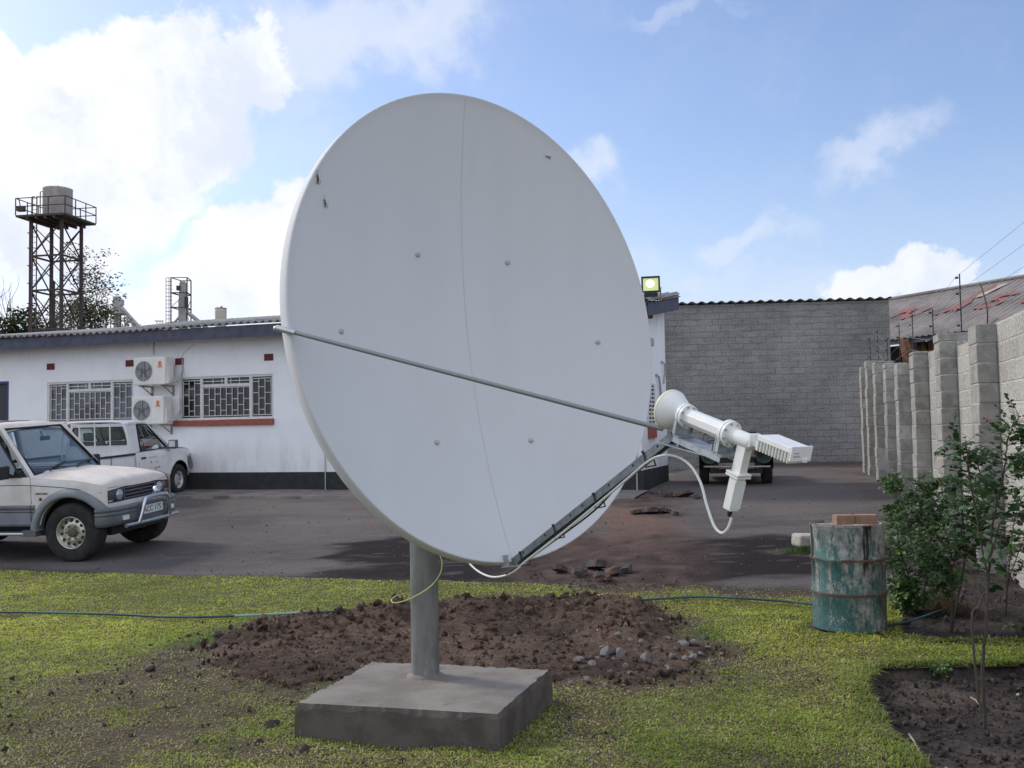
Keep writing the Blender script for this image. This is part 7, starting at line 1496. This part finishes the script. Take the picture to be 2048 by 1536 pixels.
# ------------------------------------------------------------------ trees behind the office
def tree(name, label, base, H, seed, spread=.5, levels=5, leaf=None, nleaf=0, lsz=.2, trunk=.16, cols=None, tilt=.0, first=.35, kids=3, cat='tree', group=None, lspread=.35, clump=.55, cx=None, hw=None):
    r = random.Random(seed); root = thing(name, label, cat, base, None, group); tr = MB(); br = MB(); tips = []
    def grow(p, d, L, rad, lev):
        n = 4; pts = [p]; q = p.copy(); dd = d.copy()
        for i in range(n):
            dd = (dd + Vector((r.gauss(0, .13), r.gauss(0, .13), r.gauss(.03, .08)))).normalized(); q = q + dd * L / n; pts.append(q.copy())
        (tr if lev == 0 else br).tube(pts, [rad * (1 - .45 * i / n) for i in range(n + 1)], 7 if lev < 2 else 4, lev == 0)
        if lev >= levels - 2: tips.extend(pts[2:])
        if lev == levels - 1: return
        k = kids if lev < 3 else 2
        for j in range(k):
            t = r.uniform(.45, 1) if j else 1; o = pts[min(n, int(t * n))]; a = r.uniform(0, 6.28); s = r.uniform(.35, 1) * spread * (1.2 if lev == 0 else 1)
            x = dd.orthogonal().normalized(); y = dd.cross(x); nd_ = (dd * (1 - s * .45) + (x * math.cos(a) + y * math.sin(a)) * s + Vector((0, 0, .12))).normalized()
            grow(o, nd_, L * r.uniform(.58, .82), rad * .58, lev + 1)
    grow(Vector(base) - Vector((0, 0, .3)), Vector((tilt, 0, 1)).normalized(), H * first, trunk, 0)
    zt = max(p[2] for p in br.v); k = H / (zt - base[2]) ; bv = Vector(base)
    for mm in (tr, br): mm.v = [tuple(bv + (Vector(p) - bv) * k) for p in mm.v]
    tips = [bv + (p - bv) * k for p in tips]
    if cx is not None:             # lean and spread the crown to the width this tree has
        xs_ = sorted(p.x for p in tips); lo_, hi_ = xs_[len(xs_) // 20], xs_[-len(xs_) // 20]; mx = (lo_ + hi_) / 2; wq = hw / max(.1, (hi_ - lo_) / 2)
        def wp(p):
            p = Vector(p); t = min(1, max(0, (p.z - bv.z) / (.6 * H))); return Vector((p.x + ((cx + (p.x - mx) * wq) - p.x) * t, p.y + (p.y - bv.y) * (wq - 1) * t, p.z))
        for mm in (tr, br): mm.v = [tuple(wp(p)) for p in mm.v]
        tips = [wp(p) for p in tips]
    tr.build('trunk', M['bark'], root, True); br.build('branches', M['bark'], root, True)
    if nleaf:
        V = []; T = []; Cc = []; cl = [(r.choice(tips) + Vector((r.gauss(0, lspread), r.gauss(0, lspread), r.gauss(0, lspread * .6))), r.uniform(.6, 1.5)) for _ in range(max(8, nleaf // 26))]
        for k in range(nleaf):
            o, kk = r.choice(cl); p = o + Vector((r.gauss(0, clump), r.gauss(0, clump), r.gauss(0, clump * .42))); a = Vector((r.gauss(0, 1), r.gauss(0, 1), r.gauss(0, .6))).normalized(); b = a.orthogonal().normalized(); b = (b * math.cos(k) + a.cross(b) * math.sin(k)); s = lsz * r.uniform(.5, 1.3); i = len(V)
            V += [(p - a * s)[:], (p + b * s * .45)[:], (p + a * s)[:], (p - b * s * .45)[:]]; T.append((i, i + 1, i + 2, i + 3)); c0 = r.choice(cols); q = kk * r.uniform(.75, 1.2); Cc += [(c0[0] * q, c0[1] * q, c0[2] * q)] * 4
        npmesh('crown', np.array(V) - np.array(Vector(base)[:]), np.array(T), M['treeleaf'], np.array(Cc), parent=root)
    return root
def trees():
    def B(px, Y): p = atY(px, 880, Y); return Vector((p.x, Y, float(gz(p.x, p.y)) - .1))
    def CW(px, Y, h): return dict(cx=atY(px, 640, Y).x, hw=h * Y / F)
    OL = [(.08, .095, .045), (.11, .125, .06), (.06, .07, .038), (.13, .14, .07)]
    tree('leafy_tree', 'tall feathery green tree just right of the water tower', B(168, 72), 15.0, 34, .62, 6, True, 5200, .12, .28, OL, .05, .27, 3, lspread=.5, clump=.40, **CW(190, 72, 44))
    tree('leafy_tree', 'lower green tree standing right behind the water tower legs', B(110, 76), 12.6, 41, .6, 6, True, 3000, .12, .2, OL, -.02, .27, 3, lspread=.5, clump=.42, **CW(118, 76, 40))
    tree('leafy_tree', 'short dark tree at the left end of the roof, below the bare branches', B(30, 66), 9.4, 5, .6, 5, True, 3600, .18, .16, [(.035, .05, .02), (.05, .065, .022)], .1, .3, 3, lspread=.5, clump=.45, **CW(28, 66, 26))
    tree('leafy_tree', 'low bushy tree top between the tower and the first grain elevator', B(215, 78), 10.6, 8, .6, 5, True, 1600, .16, .12, OL, .0, .3, 3, lspread=.5, clump=.42, **CW(240, 78, 34))
    tree('bare_tree', 'leafless tree with pale thin branches at the left edge', B(14, 74), 14.4, 23, .42, 7, None, 0, trunk=.20, tilt=.0, first=.25, kids=3, **CW(6, 74, 58))
trees()
# ------------------------------------------------------------------ grain elevators and tanks on the skyline
def elevators():
    def root_at(px, Y, name, label, cat):
        p = atY(px, 880, Y); return thing(name, label, cat, Vector((p.x, Y, float(gz(p.x, min(Y, 80))) - .2)))
    Y = 110.0
    def p_(px, py, dy=0.0): return atY(px, py, Y) * 1.0 + Vector((0, dy, 0))
    r = root_at(365, Y, 'grain_elevator', 'slim grain elevator tower in an open steel cage with a ladder, sloping chutes below', 'grain elevator'); P = lambda mb, n, m: mb.build(n, m, r, True)
    mb = MB(); z0 = p_(365, 700); mb.bar(p_(365, 760), p_(365, 600), .40, .8); mb.bar(p_(366, 610), p_(366, 585), .50, .8); mb.bar(p_(366, 585), p_(366, 566), .42, .7); mb.bar(p_(366, 566), p_(366, 563), .3, .5); P(mb, 'elevator_leg', M['silo'])
    mb = MB()
    for x, dy in ((348, -1), (380, -1), (354, 1.2), (375, 1.2)): mb.bar(p_(x, 760, dy), p_(x, 558, dy), .11, .11)
    for y in (558, 588, 617, 646):
        for a, b in (((348, -1), (380, -1)), ((380, -1), (375, 1.2)), ((375, 1.2), (354, 1.2)), ((354, 1.2), (348, -1))): mb.bar(p_(a[0], y, a[1]), p_(b[0], y, b[1]), .12 if y == 588 else .08, .12 if y in (588, 617) else .08)
    mb.bar(p_(348, 617, -1), p_(368, 598, -1), .05, .05); mb.bar(p_(357, 600, 1), p_(375, 646, 1), .05, .05); mb.bar(p_(375, 600, 1), p_(357, 646, 1), .05, .05); P(mb, 'cage', M['darkst'])
    mb = MB()
    for x in (337, 343): mb.bar(p_(x, 760, -.8), p_(x, 558, -.8), .05, .05)
    for k in range(14): y = 558 + k * 7.4; mb.bar(p_(337, y, -.8), p_(349, y, -.8), .05, .05)
    P(mb, 'ladder', M['darkst'])
    mb = MB(); mb.tube([p_(368, 620), p_(384, 632), p_(412, 655), p_(440, 680)], .22, 8); P(mb, 'chute', M['silo']); mb = MB(); mb.tube([p_(364, 628), p_(348, 646), p_(335, 662)], .14, 8); P(mb, 'chute', M['silo'])
    mb = MB(); mb.box(p_(359, 577, -.3), (.36, .5, .5)); P(mb, 'motor', M['darkst']); mb = MB(); mb.box(p_(374, 605, -.2), (.3, .4, 1.2)); P(mb, 'motor', M['darkst'])
    mb = MB(); q = p_(393, 650); mb.lathe([(.2, -3), (.5, -1), (.5, -.2), (.35, .2), (.15, .5)], 14, Matrix.Translation(q)); P(mb, 'hopper', M['silo'])
    Y = 105.0
    r = root_at(235, Y, 'grain_elevator', 'grain elevator head with a small railed platform, half hidden by the green tree', 'grain elevator'); P = lambda mb, n, m: mb.build(n, m, r, True)
    mb = MB(); mb.bar(p_(235, 760), p_(235, 612), .40, .7); mb.bar(p_(235, 616), p_(235, 596), .46, .8); mb.bar(p_(235, 596), p_(235, 593), .3, .6); mb.bar(p_(228, 615), p_(235, 600), .4, .5); P(mb, 'elevator_leg', M['silo'])
    mb = MB(); mb.box(p_(243, 605), (.35, .6, .6)); mb.b2(p_(221, 629, -1), p_(250, 623, 1)); P(mb, 'platform', M['silo'])
    mb = MB()
    for x in (221, 229, 242, 249):
        for dy in (-1, 1): mb.bar(p_(x, 629, dy), p_(x, 760, dy), .07, .07); mb.bar(p_(x, 623, dy), p_(x, 610, dy), .05, .05) if x < 232 else None
    mb.bar(p_(221, 611, -1), p_(230, 611, -1), .05, .05); mb.bar(p_(221, 650, -1), p_(249, 650, -1), .07, .07)
    for k in range(12): mb.bar(p_(214, 612 + k * 6, -1), p_(219, 612 + k * 6, -1), .04, .04)
    for x in (214, 219): mb.bar(p_(x, 612, -1), p_(x, 760, -1), .04, .04)
    P(mb, 'cage', M['darkst'])
    mb = MB(); mb.tube([p_(242, 614), p_(252, 626), p_(272, 648), p_(290, 668)], .22, 8); P(mb, 'chute', M['silo']); mb = MB(); mb.tube(spline([p_(250, 662), p_(251, 650), p_(257, 643), p_(264, 645), p_(267, 654)], 4), .16, 8); P(mb, 'chute', M['silo'])
    Y = 58.0
    r = root_at(441.5, Y, 'rooftop_tank', 'small cream cylindrical tank with a cap, rising behind the office roof', 'tank'); P = lambda mb, n, m: mb.build(n, m, r, True)
    c = p_(441.5, 617); zb = r.location.z - c.z; mb = MB(); mb.lathe([(.31, zb), (.315, -.9), (.335, -.2), (.335, .0), (.30, .03), (0, .05)], 28, Matrix.Translation(c)); P(mb, 'tank', M['creamtank'])
    mb = MB(); mb.lathe([(.34, -.03), (.34, .015)], 28, Matrix.Translation(c)); mb.tube([c + Vector((0, 0, .05)), c + Vector((.08, 0, .13))], .045, 8); mb.tube([c + Vector((-.2, 0, .0)), c + Vector((-.2, 0, .14))], .012, 5); P(mb, 'cap', M['darkst'])
    Y = 110.0
    r = root_at(318, Y, 'steel_gantry', 'tiny pale steel gantry showing over the roof left of the caged elevator', 'gantry'); P = lambda mb, n, m: mb.build(n, m, r, True)
    mb = MB(); mb.bar(p_(310, 642), p_(327, 642), .10, .10)
    for x in (314, 320, 325): mb.bar(p_(x, 642), p_(x, 760), .07, .07)
    P(mb, 'frame', M['silo'])
elevators()
